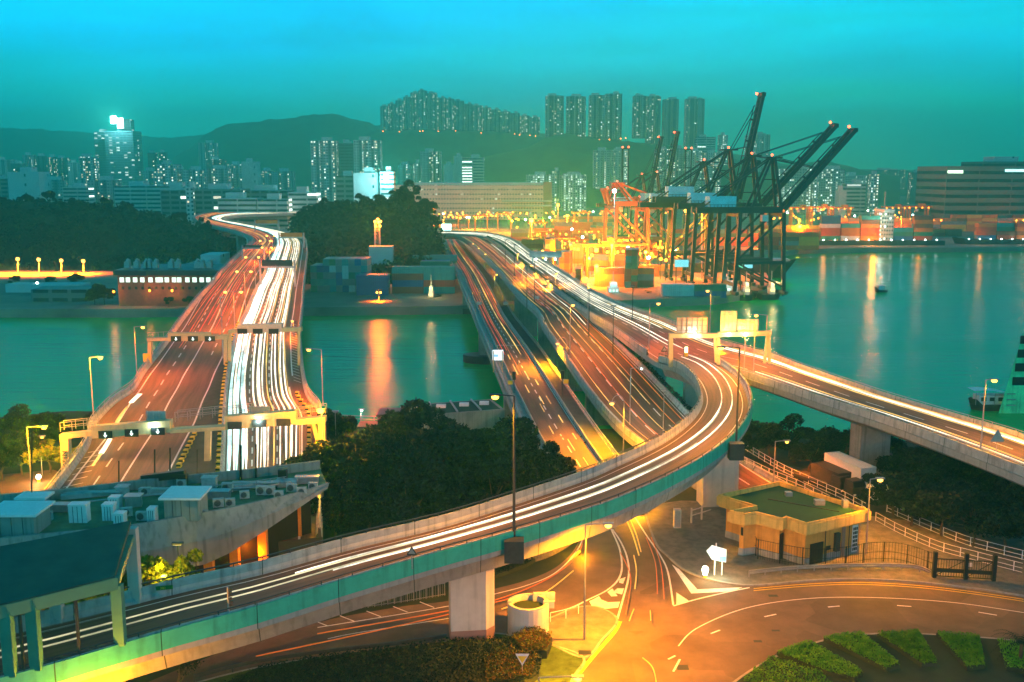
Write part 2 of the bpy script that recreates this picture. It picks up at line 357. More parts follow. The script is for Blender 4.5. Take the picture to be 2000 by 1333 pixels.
def ridge(name, pts, D, depth, z0=3.0, mat_=None, step=12, rough=0.03, seed=1, backd=None):
    rnd = random.Random(seed)
    us = []; u = pts[0][0]
    while u < pts[-1][0]: us.append(u); u += step
    us.append(pts[-1][0])
    def vv(u):
        for (a, b_), (c, d) in zip(pts, pts[1:]):
            if a <= u <= c:
                k = (u - a) / (c - a); k = k * k * (3 - 2 * k) * 0.5 + k * 0.5
                return b_ + (d - b_) * k
        return pts[-1][1]
    nr = 9; rows = []
    crest = [Q(u, vv(u) + rnd.uniform(-1, 1) * 0.8, D) for u in us]
    for r in range(nr + 3):
        row = []
        for i, c in enumerate(crest):
            hgt = max(c.z - z0, 0.3)
            if r <= nr:
                k = r / nr; y = D - depth * (1 - k); z = z0 - 0.5 + hgt * (1 - (1 - k) ** 1.7) ** 1.15 * 1.0
                if 0 < r < nr: z += rnd.uniform(-1, 1) * hgt * rough
            else:
                k = (r - nr) / 2; y = D + (backd or depth) * k; z = z0 - 0.5 + hgt * (1 - k) ** 1.5
            row.append((c.x * (y / D if r <= nr else 1), y, z))
        rows.append(row)
    o = MB().sheet(rows).build(name, mat_ or M_['hill'], smooth=True, merge=True, orient=False)
    tag(o, kind='structure')
    return rows
ridge('far_mountains', [(-700, 300), (-200, 262), (0, 250), (120, 256), (230, 262), (320, 270), (420, 262), (520, 280), (700, 300)], 3600, 900, seed=3)
ridge('mountains', [(300, 335), (370, 290), (400, 262), (440, 245), (520, 236), (570, 230), (610, 225), (650, 222), (690, 232), (740, 246), (860, 252), (1000, 258), (1100, 262), (1200, 274), (1300, 286), (1420, 300), (1600, 330)], 2500, 700, seed=4)
ridge('green_hill', [(770, 372), (830, 350), (900, 318), (960, 303), (1030, 288), (1070, 268), (1100, 262), (1150, 268), (1250, 278), (1340, 290), (1420, 308), (1500, 325), (1560, 322), (1610, 312), (1640, 320), (1690, 333), (1760, 345)], 1750, 420, seed=5)
ridge('east_hills', [(1500, 345), (1640, 330), (1800, 333), (1950, 336), (2200, 326), (2600, 320)], 2600, 600, seed=6)
KN = []
KN.append(ridge('wooded_knoll', [(-500, 400), (0, 393), (60, 391), (130, 396), (210, 402), (260, 412), (300, 420), (350, 430), (400, 446), (450, 466), (500, 488), (540, 500)], 570, 80, seed=8, mat_=M_['earth'], backd=60))
KN.append(ridge('wooded_headland', [(575, 428), (590, 418), (612, 408), (640, 402), (700, 396), (760, 392), (790, 390), (815, 405), (838, 422), (850, 446), (858, 480), (866, 520)], 520, 90, seed=9, mat_=M_['earth'], backd=60))

# leaf material: colour varies leaf by leaf through position noise and tree by tree
def leafmat(name, c1, c2, sc=0.9):
    m, n, b = mat_base(name); L = n.links.new
    t = nn(n, 'ShaderNodeTexCoord'); no = nn(n, 'ShaderNodeTexNoise'); no.inputs['Scale'].default_value = sc; no.inputs['Detail'].default_value = 3; L(t.outputs['Object'], no.inputs['Vector'])
    oi = nn(n, 'ShaderNodeObjectInfo')
    r = nn(n, 'ShaderNodeMapRange'); r.inputs[1].default_value = .35; r.inputs[2].default_value = .65; L(no.outputs['Fac'], r.inputs[0])
    mx = nn(n, 'ShaderNodeMix', data_type='RGBA'); mx.inputs[6].default_value = (*c1, 1); mx.inputs[7].default_value = (*c2, 1); L(r.outputs[0], mx.inputs[0])
    hv = nn(n, 'ShaderNodeHueSaturation'); L(mx.outputs[2], hv.inputs['Color'])
    r2 = nn(n, 'ShaderNodeMapRange'); r2.inputs[3].default_value = 0.7; r2.inputs[4].default_value = 1.3; L(oi.outputs['Random'], r2.inputs[0]); L(r2.outputs[0], hv.inputs['Value'])
    L(hv.outputs[0], b.inputs['Base Color']); b.inputs['Roughness'].default_value = 0.7; b.inputs['Specular IOR Level'].default_value = 0.15
    return m
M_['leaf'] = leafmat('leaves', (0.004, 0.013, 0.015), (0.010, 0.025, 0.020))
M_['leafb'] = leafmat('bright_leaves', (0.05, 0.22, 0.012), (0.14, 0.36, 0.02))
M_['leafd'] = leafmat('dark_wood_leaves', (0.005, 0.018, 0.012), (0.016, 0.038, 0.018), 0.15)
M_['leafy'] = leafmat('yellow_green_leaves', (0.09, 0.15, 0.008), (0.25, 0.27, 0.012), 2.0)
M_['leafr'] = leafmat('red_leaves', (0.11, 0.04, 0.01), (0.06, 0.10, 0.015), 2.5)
M_['bark'] = mat('bark', (0.07, 0.05, 0.035), 0.9, 0.3, 3.0, bump=0.4)
def leaf(mb, p, s, rnd):
    a = rnd.uniform(0, 6.283); e = rnd.uniform(-1.1, 1.1)
    x = Vector((math.cos(a) * math.cos(e), math.sin(a) * math.cos(e), math.sin(e)))
    y = x.cross(Vector((rnd.uniform(-1, 1), rnd.uniform(-1, 1), rnd.uniform(-1, 1)))).normalized()
    mb.face([p - x * s, p + y * s * .55, p + x * s, p - y * s * .55], [(0, 0)] * 4)
def make_tree(seed, hh, rad, nlobe, nleaf, ls, trunk=0.35, mat_='leaf', flat=0.75):
    rnd = random.Random(seed)
    t = thing('tree', 'tree', 'tree', local=True)
    tk = MB(); th = hh * trunk
    pts = [Vector((0, 0, -1.0)), Vector((rnd.uniform(-.2, .2), rnd.uniform(-.2, .2), th * .5)), Vector((rnd.uniform(-.4, .4), rnd.uniform(-.4, .4), th))]
    w = hh * 0.05
    tk.bar(pts[0], pts[1], w, n=7, r2=w * .8); tk.bar(pts[1], pts[2], w * .8, n=7, r2=w * .65)
    lobes = []
    for i in range(nlobe):
        a = rnd.uniform(0, 6.283); r = rad * math.sqrt(rnd.uniform(0.02, 0.75)); z = th + (hh - th) * rnd.uniform(0.05, 0.92) * (1 - 0.35 * (r / rad) ** 2)
        c = Vector((r * math.cos(a), r * math.sin(a), z)); lr = rad * rnd.uniform(0.17, 0.40)
        lobes.append((c, lr))
        mid = pts[2].lerp(c, 0.55) + Vector((0, 0, -0.3))
        tk.bar(pts[2], mid, w * .5, n=5, r2=w * .3); tk.bar(mid, c, w * .3, n=4, r2=w * .1)
    tk.build('trunk', M_['bark'], t)
    cr_ = MB(); tot = sum(l[1] ** 2 for l in lobes)
    for c, lr in lobes:
        for k in range(int(nleaf * lr * lr / tot)):
            a = rnd.uniform(0, 6.283); cz = rnd.uniform(-0.75, 1); s_ = math.sqrt(1 - cz * cz); q = lr * rnd.uniform(0.55, 1.08) ** 0.7
            if rnd.random() < 0.06: q *= 1.2
            leaf(cr_, c + Vector((q * s_ * math.cos(a), q * s_ * math.sin(a), q * cz * flat)), ls * rnd.uniform(0.6, 1.3), rnd)
    cr_.build('crown', M_[mat_], t)
    return t
def woodland(name, rows, label, seed, n, ls):
    rnd = random.Random(seed); mb = MB()
    R_ = rows; nr = len(R_); nc = len(R_[0])
    for _ in range(n):
        r = rnd.uniform(0, nr - 3.01) ** 1.0; c = rnd.uniform(0, nc - 1.01); i, j = int(r), int(c); fr, fc = r - i, c - j
        a, b_, d, e = [Vector(x) for x in (R_[i][j], R_[i][j + 1], R_[i + 1][j], R_[i + 1][j + 1])]
        p = a.lerp(b_, fc).lerp(d.lerp(e, fc), fr)
        if p.z < 3: continue
        rr_ = rnd.uniform(2.0, 4.2) if rnd.random() < .85 else rnd.uniform(4, 6.5)
        for k in range(26):
            an = rnd.uniform(0, 6.283); cz = rnd.uniform(-0.3, 1); s_ = math.sqrt(1 - cz * cz); q = rr_ * rnd.uniform(.6, 1.05)
            leaf(mb, p + Vector((q * s_ * math.cos(an), q * s_ * math.sin(an), q * cz * .8 - 1.0)), ls * rnd.uniform(.6, 1.3), rnd)
    return tag(mb.build(name, M_['leafd']), label, 'woodland', kind='stuff')
woodland('woodland', KN[0], 'dark woodland covering the low knoll across the channel', 11, 1500, 1.2)
woodland('woodland', KN[1], 'dark woodland on the headland between the two bridges', 12, 900, 1.2)
# ------------------------------------------------------------ roads
class Road:
    def __init__(s, st, ds=2.5):
        A = [(P(a, b, z), P(c, d, z)) for a, b, c, d, z in st]
        def cr(p0, p1, p2, p3, t):
            return 0.5 * ((2 * p1) + (p2 - p0) * t + (2 * p0 - 5 * p1 + 4 * p2 - p3) * t * t + (3 * p1 - p0 - 3 * p2 + p3) * t ** 3)
        L, Rr, V = [], [], []
        n = len(A)
        for i in range(n - 1):
            a0, a1, a2, a3 = A[max(i - 1, 0)], A[i], A[i + 1], A[min(i + 2, n - 1)]
            seg = (((a1[0] + a1[1]) - (a2[0] + a2[1])) / 2).length; k = max(2, int(seg / ds))
            for j in range(k):
                t = j / k; L.append(cr(a0[0], a1[0], a2[0], a3[0], t)); Rr.append(cr(a0[1], a1[1], a2[1], a3[1], t))
                ya, yb = st[i][1] , st[i + 1][1]; V.append(ya + (yb - ya) * t)
        L.append(A[-1][0].copy()); Rr.append(A[-1][1].copy()); V.append(st[-1][1])
        s.L, s.R, s.V, s.n = L, Rr, V, len(L)
        s.W = [(b - a).length for a, b in zip(L, Rr)]
        s.X = [((b - a) / max((b - a).length, 1e-6)) for a, b in zip(L, Rr)]
        s.cum = [0.0]
        for i in range(1, s.n): s.cum.append(s.cum[-1] + ((L[i] + Rr[i]) - (L[i - 1] + Rr[i - 1])).length / 2)
    def pt(s, i, f, off=0.0, dz=0.0):
        return s.L[i].lerp(s.R[i], f) + s.X[i] * off + Vector((0, 0, dz))
    def ptl(s, x, f, off=0.0, dz=0.0):
        # by length along the road
        x = min(max(x, 0), s.cum[-1])
        lo, hi = 0, s.n - 1
        while hi - lo > 1:
            m = (lo + hi) // 2
            if s.cum[m] <= x: lo = m
            else: hi = m
        k = (x - s.cum[lo]) / max(s.cum[hi] - s.cum[lo], 1e-6)
        return s.pt(lo, f, off, dz).lerp(s.pt(hi, f, off, dz), k)
    def iv(s, v):   # sample nearest to a station value (image row used while laying out)
        return min(range(s.n), key=lambda i: abs(s.V[i] - v))
def sweep(mb, rd, prof, i0=0, i1=None, closed=True, caps=True):
    i1 = rd.n - 1 if i1 is None else i1
    ring = lambda i: [rd.pt(i, f, o, z) for f, o, z in prof]
    m = len(prof); pl = [0]
    a = ring(i0)
    for j in range(1, m + 1): pl.append(pl[-1] + (a[j % m] - a[j - 1]).length)
    prev = a
    for i in range(i0 + 1, i1 + 1):
        cur = ring(i); u0, u1 = rd.cum[i - 1], rd.cum[i]
        for j in range(m if closed else m - 1):
            k = (j + 1) % m
            mb.face([prev[j], prev[k], cur[k], cur[j]], [(u0, pl[j]), (u0, pl[j + 1]), (u1, pl[j + 1]), (u1, pl[j])])
        prev = cur
    if closed and caps:
        mb.face(ring(i0), [(0, 0)] * m); mb.face(ring(i1)[::-1], [(0, 0)] * m)
    return mb
def strip(mb, rd, fa, oa, fb, ob, dz, i0=0, i1=None):
    i1 = rd.n - 1 if i1 is None else i1
    w = (rd.pt(i0, fb, ob) - rd.pt(i0, fa, oa)).length
    for i in range(i0, i1):
        mb.face([rd.pt(i, fa, oa, dz), rd.pt(i, fb, ob, dz), rd.pt(i + 1, fb, ob, dz), rd.pt(i + 1, fa, oa, dz)],
                [(rd.cum[i], 0), (rd.cum[i], w), (rd.cum[i + 1], w), (rd.cum[i + 1], 0)])
    return mb
def line(mb, rd, f, off, w, dz, dash=None, x0=0, x1=None):
    x1 = rd.cum[-1] if x1 is None else x1
    x = x0
    while x < x1 - .1:
        e = min(x + (dash[0] if dash else 3.0), x1)
        a, b, c, d = rd.ptl(x, f, off - w / 2, dz), rd.ptl(x, f, off + w / 2, dz), rd.ptl(e, f, off + w / 2, dz), rd.ptl(e, f, off - w / 2, dz)
        mb.face([a, b, c, d], [(0, 0)] * 4)
        x = e + (dash[1] if dash else 0)
    return mb
def rail(mb, rd, f, off, z0, zs, post=3.0, x0=0, x1=None, w=0.07, pw=0.08):
    x1 = rd.cum[-1] if x1 is None else x1
    x = x0; pts = []
    while x < x1: pts.append(x); x += post
    pts.append(x1)
    for a, b in zip(pts, pts[1:]):
        for z in zs: mb.bar(rd.ptl(a, f, off, z), rd.ptl(b, f, off, z), w)
    for a in pts: mb.bar(rd.ptl(a, f, off, z0), rd.ptl(a, f, off, max(zs)), pw)
    return mb
def barrier(rd, f, side, name, par, h=1.1, mat_='parapet', off=0.0, i0=0, i1=None):
    # concrete barrier with a sloped toe on the traffic side; side=+1 traffic lies towards +x of the section
    s = side; o = off
    prof = [(f, o + s * 0.35, 0.0), (f, o + s * 0.30, 0.25), (f, o + s * 0.08, 0.5), (f, o + s * 0.05, h), (f, o - s * 0.22, h), (f, o - s * 0.30, 0.0)]
    if s < 0: prof = prof[::-1]
    return sweep(MB(), rd, prof, i0, i1).build(name, M_[mat_], par, orient=True)
def deck(rd, name, par, over=0.5, fas=0.9, box=1.9, inset=0.22, mat_='fascia', i0=0, i1=None):
    prof = [(0, -over, -0.03), (1, over, -0.03), (1, over, -fas), (1 - inset, 0, -box), (inset, 0, -box), (0, -over, -fas)]
    return sweep(MB(), rd, prof, i0, i1).build(name, M_[mat_], par, orient=True)
def surface(rd, par, mat_='asphalt', fa=0, fb=1, dz=0.0, name='road_surface', oa=0, ob=0, i0=0, i1=None):
    return strip(MB(), rd, fa, oa, fb, ob, dz, i0, i1).build(name, M_[mat_], par)
def pier(rd, i, f, zb, w, d, par, top=-1.9, mat_='concrete', cap=True):
    p = rd.pt(i, f, 0, top); a = math.atan2(rd.X[i].y, rd.X[i].x); mb = MB()
    mb.box((p.x, p.y, (p.z + zb) / 2), (w, d, p.z - zb), a)
    return mb.build('pier', M_[mat_], par)
TR = {}
TR['w'] = emis_trail('headlight_trail', (1.0, 0.92, 0.70), 1.6)
TR['c'] = emis_trail('headlight_trail_cool', (0.60, 1.0, 0.95), 1.5)
TR['y'] = emis_trail('yellow_trail', (1.0, 0.62, 0.14), .95)
TR['d'] = emis_trail('dim_pale_trail', (1.0, 0.85, 0.5), .55)
TR['o'] = emis_trail('orange_trail', (1.0, 0.26, 0.03), .6)
TR['r'] = emis_trail('taillight_trail', (1.0, 0.07, 0.01), .75)
TC = {}
def trail(rd, f, w, kind, label, group, x0=0, x1=None, z=0.62, wob=0.0, seed=0):
    TC[label] = TC.get(label, 0) + 1; label = label + ', ' + ORD[TC[label] - 1] + (' from the near end' if 'dash' in label else ' from the left'); w *= .62
    x1 = rd.cum[-1] if x1 is None else x1
    rnd = random.Random(seed); mb = MB(); ph = rnd.uniform(0, 6); pts = []
    x = x0
    while x < x1:
        pts.append(rd.ptl(x, f, wob * math.sin(x / 38.0 + ph), z)); x += 3.0
    pts.append(rd.ptl(x1, f, wob * math.sin(x1 / 38.0 + ph), z))
    NP = len(pts)
    def wf(i): return w / 2 * (min(1, .12 + min(i, NP - 1 - i) / 5) if NP > 8 else 1) * (1 + .22 * math.sin(i * .41 + ph) * math.sin(i * .13 + 2 * ph))
    for i_, (a, b) in enumerate(zip(pts, pts[1:])):
        d = (b - a)
        if d.length < .01: continue
        x_ = Vector((d.y, -d.x, 0)).normalized(); xx = x_ * wf(i_); xb = x_ * wf(i_ + 1); zz = Vector((0, 0, 0.05))
        A = [a - xx - zz, a + xx - zz, a + xx + zz, a - xx + zz]; B = [b - xb - zz, b + xb - zz, b + xb + zz, b - xb + zz]
        for i in range(4):
            j = (i + 1) % 4; mb.face([A[i], A[j], B[j], B[i]], [(0, 0)] * 4)
    return tag(mb.build('light_trail', TR[kind]), label, 'light trail', group)

# ---- the left motorway bridge: two carriageways
AL = Road([(20, 1085, 262, 1070, 10), (60, 1030, 290, 1018, 10), (105, 966, 318, 955, 10), (147, 910, 343, 903, 10.2), (174, 868, 365, 860, 10.4), (182, 834, 384, 824, 10.7),
           (222, 790, 399, 783, 11.2), (260, 764, 411, 758, 11.6), (278, 735, 422, 729, 12), (298, 708, 435, 702, 12.4), (329, 668, 452, 663, 13.2), (350, 637, 466, 633, 14),
           (385, 591, 480, 588, 15.5), (413, 560, 491, 557, 16.5), (437, 531, 507, 529, 17.5), (465, 503, 525, 501, 18.5), (486, 483, 535, 481, 19.3), (496, 473, 538, 472, 19.6),
           (483, 463, 530, 462, 20), (448, 451, 495, 449.5, 20), (402, 440, 440, 438.5, 20), (382, 432, 413, 431.5, 20), (380, 425, 410, 426, 20), (409, 418, 430, 421, 20), (455, 415.5, 470, 417.6, 20), (577, 412.5, 577, 414, 20)])
AR = Road([(434, 1070, 621, 1050, 10), (436, 1000, 622, 985, 10), (438, 925, 626, 908, 10.2), (440, 860, 626, 848, 10.6), (441, 818, 624, 806, 11), (443, 785, 600, 774, 11.4),
           (448, 735, 590, 727, 12), (456, 690, 586, 684, 12.8), (465, 651, 584, 645, 13.7), (483, 612, 588, 607, 14.8), (500, 570, 591, 566, 16.2), (514, 545, 594, 541, 17.1),
           (526, 515, 597, 512, 18.2), (537, 490, 599, 487, 19.1), (541, 476, 594, 471, 19.6), (532, 461.5, 566, 457, 20), (495, 448.2, 515, 446.5, 20), (447, 438, 470, 438.5, 20),
           (418, 431, 440, 433, 20), (415, 426.2, 437, 428.8, 20), (434, 421.2, 448, 425.2, 20), (472, 417.8, 482, 422.0, 20), (577, 414.5, 580, 418.5, 20)])
HB = thing('motorway_bridge', 'wide motorway bridge on the left with red and white light streams bending away inland', 'bridge', P(330, 900, 5))
# one deck under both carriageways and the median
n_ = 0
class _RR: pass
def joinroads(a, b, m=90):
    # resample both by fraction of length and make a road from a's left edge to b's right edge
    r = Road.__new__(Road); r.L, r.R, r.V = [], [], []
    for k in range(m + 1):
        # match by nearest point of b's left edge to a's right edge
        x = a.cum[-1] * k / m; p = a.ptl(x, 1.0); r.L.append(a.ptl(x, 0.0))
        j = min(range(b.n), key=lambda i: (b.L[i] - p).length); r.R.append(b.R[j].copy()); r.V.append(0)
    r.n = m + 1; r.W = [(q - p).length for p, q in zip(r.L, r.R)]; r.X = [(q - p).normalized() for p, q in zip(r.L, r.R)]
    r.cum = [0.0]
    for i in range(1, r.n): r.cum.append(r.cum[-1] + ((r.L[i] + r.R[i]) - (r.L[i - 1] + r.R[i - 1])).length / 2)
    return r
deck(AL, 'deck', HB, box=2.2); deck(AR, 'deck', HB, box=2.2)
surface(AL, HB); surface(AR, HB)
# paved median between the carriageways
med = MB(); iA, iB = [], []
N = 60; xa1 = AL.cum[AL.iv(475)]; xb1 = AR.cum[AR.iv(480)]
rowL = [AL.ptl(xa1 * k / N, 1.0, 0, 0.12) for k in range(N + 1)]; rowR = []
for p in rowL:
    j = min(range(AR.n), key=lambda i: (AR.L[i] - p).length); rowR.append(AR.L[j] + Vector((0, 0, .12)))
med.sheet([rowL, rowR]); med.sheet([[p + Vector((0, 0, -.5)) for p in rowL], rowL]); med.sheet([rowR, [p + Vector((0, 0, -.5)) for p in rowR]])
med.build('median', M_['paving'], HB)
barrier(AL, 0, 1, 'parapet', HB, off=-0.1); barrier(AR, 1, -1, 'parapet', HB, off=0.1)
barrier(AR, 0, 1, 'median_barrier', HB, h=0.8, off=-0.3, i0=0)
rail(MB(), AL, 0, -0.2, 1.0, (1.35, 1.75), 3).build('railing', M_['metal'], HB)
rail(MB(), AR, 1, 0.2, 1.0, (1.35, 1.75), 3).build('railing', M_['metal'], HB)
mk = MB(); e = AL.cum[-1]
v2 = lambda rd, v: rd.cum[rd.iv(v)]
W7 = AL.W[AL.iv(700)]
line(mk, AL, 1, -.90 * W7, .25, .012, None, 0, e * .9)
line(mk, AL, 1, -.67 * W7, .22, .012, (4, 4), 0, e * .9); line(mk, AL, 1, -.43 * W7, .25, .012, None, 0, e * .9); line(mk, AL, 1, -.3, .25, .012, None, 0, e); line(mk, AL, 1, -.20 * W7, .22, .012, (4, 4), v2(AL, 700), e * .9)
for k in range(26):   # hatched hard shoulder
    x = 3 + k * 2.6
    if x > v2(AL, 880) and x < v2(AL, 770): continue
    a, b_ = AL.ptl(x, 0.0, .5, .012), AL.ptl(x + 1.5, .2 if x < v2(AL, 880) else .10, 0, .012)
    d = Vector((0, .13, 0)); mk.face([a - d, b_ - d, b_ + d, a + d], [(0, 0)] * 4)
for k in range(34):
    x = v2(AL, 770) + k * 2.6
    if x > v2(AL, 620): break
    a, b_ = AL.ptl(x, 0.0, .5, .012), AL.ptl(x + 2, .10, 0, .012)
    d = Vector((0, .13, 0)); mk.face([a - d, b_ - d, b_ + d, a + d], [(0, 0)] * 4)
e2 = AR.cum[-1]
line(mk, AR, 0.03, 0, .25, .012, None, 0, e2); line(mk, AR, 0.28, 0, .2, .012, (3, 3), 0, e2); line(mk, AR, 0.54, 0, .2, .012, (3, 3), 0, e2); line(mk, AR, 0.80, 0, .25, .012, None, 0, v2(AR, 760)); line(mk, AR, 0.86, 0, .25, .012, None, v2(AR, 740), e2)
for k in range(24):
    x = v2(AR, 755) + k * 2.6
    if x > v2(AR, 640): break
    a, b_ = AR.ptl(x, 1.0, -.5, .012), AR.ptl(x + 2.4, .87, 0, .012)
    d = Vector((0, .13, 0)); mk.face([a - d, b_ - d, b_ + d, a + d], [(0, 0)] * 4)
mk.build('lane_markings', M_['paint'], HB)
for v in (800, 700, 630, 575, 535, 505, 480):
    i = AL.iv(v); pier(AL, i, .5, -2, 9 if v < 700 else 12, 2.2, HB, top=-2.2)
    j = AR.iv(v - 4); pier(AR, j, .5, -2, 8, 2.2, HB, top=-2.2)
for v in (468, 458, 450, 444, 439, 434):
    for i in [k for k in range(AL.n) if abs(AL.V[k] - v) < 1.2 and AL.cum[k] < AL.cum[-1] * .93][:1]: pier(AL, i, .45, -2, 4.0, 2.2, HB, top=-2.2)
G_ = 'red and orange tail light streaks on the left carriageway'
for k, (f, w, c, xa, xb) in enumerate(sorted([(.14, .3, 'r', 600, 0), (.19, .18, 'o', 640, 0), (.27, .25, 'r', 690, 0), (.33, .16, 'o', 690, 0), (.42, .25, 'r', 660, 0), (.47, .2, 'y', 600, 0), (.52, .25, 'r', 640, 0),
      (.60, .2, 'o', 600, 0), (.66, .25, 'r', 650, 0), (.71, .18, 'r', 620, 0), (.77, .25, 'o', 560, 0), (.84, .25, 'r', 640, 0), (.90, .18, 'r', 560, 0), (.30, .4, 'o', 560, 0), (.56, .4, 'y', 520, 0), (.80, .35, 'y', 500, 0)])):
    trail(AL, f, w, c, 'thin tail light streak on the red carriageway', G_, v2(AL, xa), None, 0.7, .15, k)
for k, (u, w, c, a, b_, l) in enumerate([(.21, 1.0, 'w', 802, 778, 'short blazing white yellow blob of light on the red carriageway, farther one'), (.21, .5, 'y', 842, 806, 'yellow streak trailing below the farther blazing blob'), (.20, 1.0, 'w', 898, 872, 'short blazing white yellow blob of light on the red carriageway, nearer one'), (.20, .5, 'y', 925, 902, 'yellow streak trailing below the nearer blazing blob')]):
    o_ = trail(AL, u + .02, w, c, l, G_, v2(AL, a), v2(AL, b_), .8, 0, k); o_['label'] = l
G_ = 'white headlight streaks on the right carriageway'
for k, (f, w, c) in enumerate([(.055, .55, 'c'), (.10, .35, 'w'), (.135, .5, 'c'), (.18, .5, 'c'), (.225, .3, 'w'), (.33, .4, 'w'), (.375, .25, 'w'), (.41, .5, 'w'), (.455, .3, 'w'), (.50, .2, 'y'),
                               (.58, .25, 'w'), (.63, .35, 'w'), (.67, .2, 'y'), (.70, .4, 'w'), (.74, .25, 'w'), (.77, .15, 'y')]):
    trail(AR, f, w * (1.5 if f < .25 else 1.25), c, 'bright headlight streak on the white carriageway of the left bridge', G_, v2(AR, 950), None, 0.65, .12, 40 + k)

# ---- the narrow low bridge in the middle
B1 = Road([(862, 460.5, 888, 460.5, 9.5), (876, 503, 926, 503, 9.5), (893, 535, 953, 535, 9.5), (904, 563, 972, 563, 9.5), (925, 612, 998, 612, 9.4), (935, 637, 1016, 637, 9.3),
           (956, 686, 1055, 686, 9.2), (987, 759, 1104, 757, 9), (1025, 840, 1160, 838, 8.2), (1050, 889, 1195, 886, 7.4), (1083, 950, 1237, 945, 6.3), (1130, 1010, 1262, 1004, 5.15)])
NB = thing('narrow_bridge', 'narrow low two lane bridge with orange lit surface in the middle of the channel', 'bridge', P(1050, 880, 5))
deck(B1, 'deck', NB, box=1.7); surface(B1, NB, fa=.17, fb=.76, dz=.01); 
strip(MB(), B1, 0, 0, .155, 0, .16).build('footway', M_['concrete'], NB); strip(MB(), B1, .775, 0, 1, 0, .16).build('footway', M_['paving'], NB)
sweep(MB(), B1, [(.155, 0, 0), (.17, 0, 0), (.17, 0, .75), (.155, 0, .75)]).build('parapet', M_['parapet'], NB, orient=True)
sweep(MB(), B1, [(.76, 0, 0), (.775, 0, 0), (.775, 0, .75), (.76, 0, .75)]).build('parapet', M_['parapet'], NB, orient=True)
rail(MB(), B1, 0, 0, 0, (.6, 1.1), 2.5, w=.12).build('railing', M_['metal'], NB); rail(MB(), B1, 1, 0, 0, (.6, 1.1), 2.5, w=.12).build('railing', M_['metal'], NB)
mk = MB(); line(mk, B1, .47, 0, .2, .02, (3, 3), 0, B1.cum[-1]); line(mk, B1, .19, 0, .18, .02); line(mk, B1, .74, 0, .18, .02)
a, b_ = B1.ptl(v2(B1, 677), .19, 0, .021), B1.ptl(v2(B1, 677), .73, 0, .021); mk.face([a, b_, b_ + Vector((0, -.5, 0)), a + Vector((0, -.5, 0))], [(0, 0)] * 4)
mk.build('lane_markings', M_['paint'], NB)
for v, w in ((752, 7), (640, 7), (560, 7), (500, 6)):
    i = B1.iv(v); pier(B1, i, .3, -2, w, 3.2, NB, top=-1.7)
    c = B1.pt(i, .42); MB().prism([(c.x + 9 * math.cos(t_) , c.y + 4.5 * math.sin(t_)) for t_ in [k * math.pi / 8 for k in range(16)]], -2, 2.0).build('fender', M_['dmetal'], NB)
G_ = 'amber streaks on the narrow bridge'
for k, (f, w, c, a, b_) in enumerate([(.24, .2, 'r', 700, 461), (.31, .2, 'r', 690, 461), (.36, .15, 'o', 740, 461), (.54, .3, 'y', 700, 480), (.60, .25, 'r', 640, 461), (.66, .2, 'o', 720, 461), (.70, .3, 'r', 600, 461)]):
    trail(B1, f, w, c, 'faint red or amber streak along the narrow low bridge', G_, v2(B1, b_) , v2(B1, a), .6, .1, 80 + k)
for k, (f, a, b_) in enumerate([(.30, 700, 712), (.30, 722, 738), (.33, 758, 775), (.45, 735, 750), (.46, 778, 795), (.55, 748, 762), (.40, 795, 812), (.57, 780, 796), (.35, 840, 856), (.58, 815, 832), (.50, 870, 885), (.55, 900, 918), (.62, 850, 862)]):
    trail(B1, f, .22, 'y', 'short yellow dash of light on the narrow low bridge', 'short yellow dashes on the narrow bridge', v2(B1, a), v2(B1, b_), .6, 0, 90 + k)

# ---- the wide bridge to its right: outbound carriageway ramping down
B2 = Road([(893, 463, 950, 466, 16), (912, 473, 964, 475, 16), (936, 493, 990, 494, 16), (978, 535, 1037, 535, 16), (1016, 580, 1096, 580, 15.6), (1051, 612, 1138, 612, 15), (1065, 640, 1168, 640, 14),
           (1104, 696, 1228, 696, 12.2), (1135, 742, 1272, 740, 10.6), (1177, 798, 1325, 796, 8.6), (1216, 840, 1366, 838, 7.2), (1254, 871, 1400, 866, 6.3), (1318, 920, 1462, 912, 5.5), (1385, 968, 1535, 956, 5.1), (1470, 1020, 1620, 1000, 5.06)])
WB = thing('wide_bridge', 'wide concrete bridge carrying red streaked lanes down under the curved flyover', 'bridge', P(1200, 900, 5))
i1 = B2.iv(960)
deck(B2, 'deck', WB, box=2.0, i1=i1); surface(B2, WB); barrier(B2, 0, 1, 'parapet', WB, off=-.1)
barrier(B2, 1, -1, 'parapet', WB, off=0.1, h=.9)
rail(MB(), B2, 0, -.2, 1, (1.3,), 3).build('railing', M_['metal'], WB)
mk = MB()
for f, d in ((.05, None), (.35, (4, 4)), (.66, (4, 4)), (.95, None)): line(mk, B2, f, 0, .22, .012, d, 0, B2.cum[-1])
mk.build('lane_markings', M_['paint'], WB)
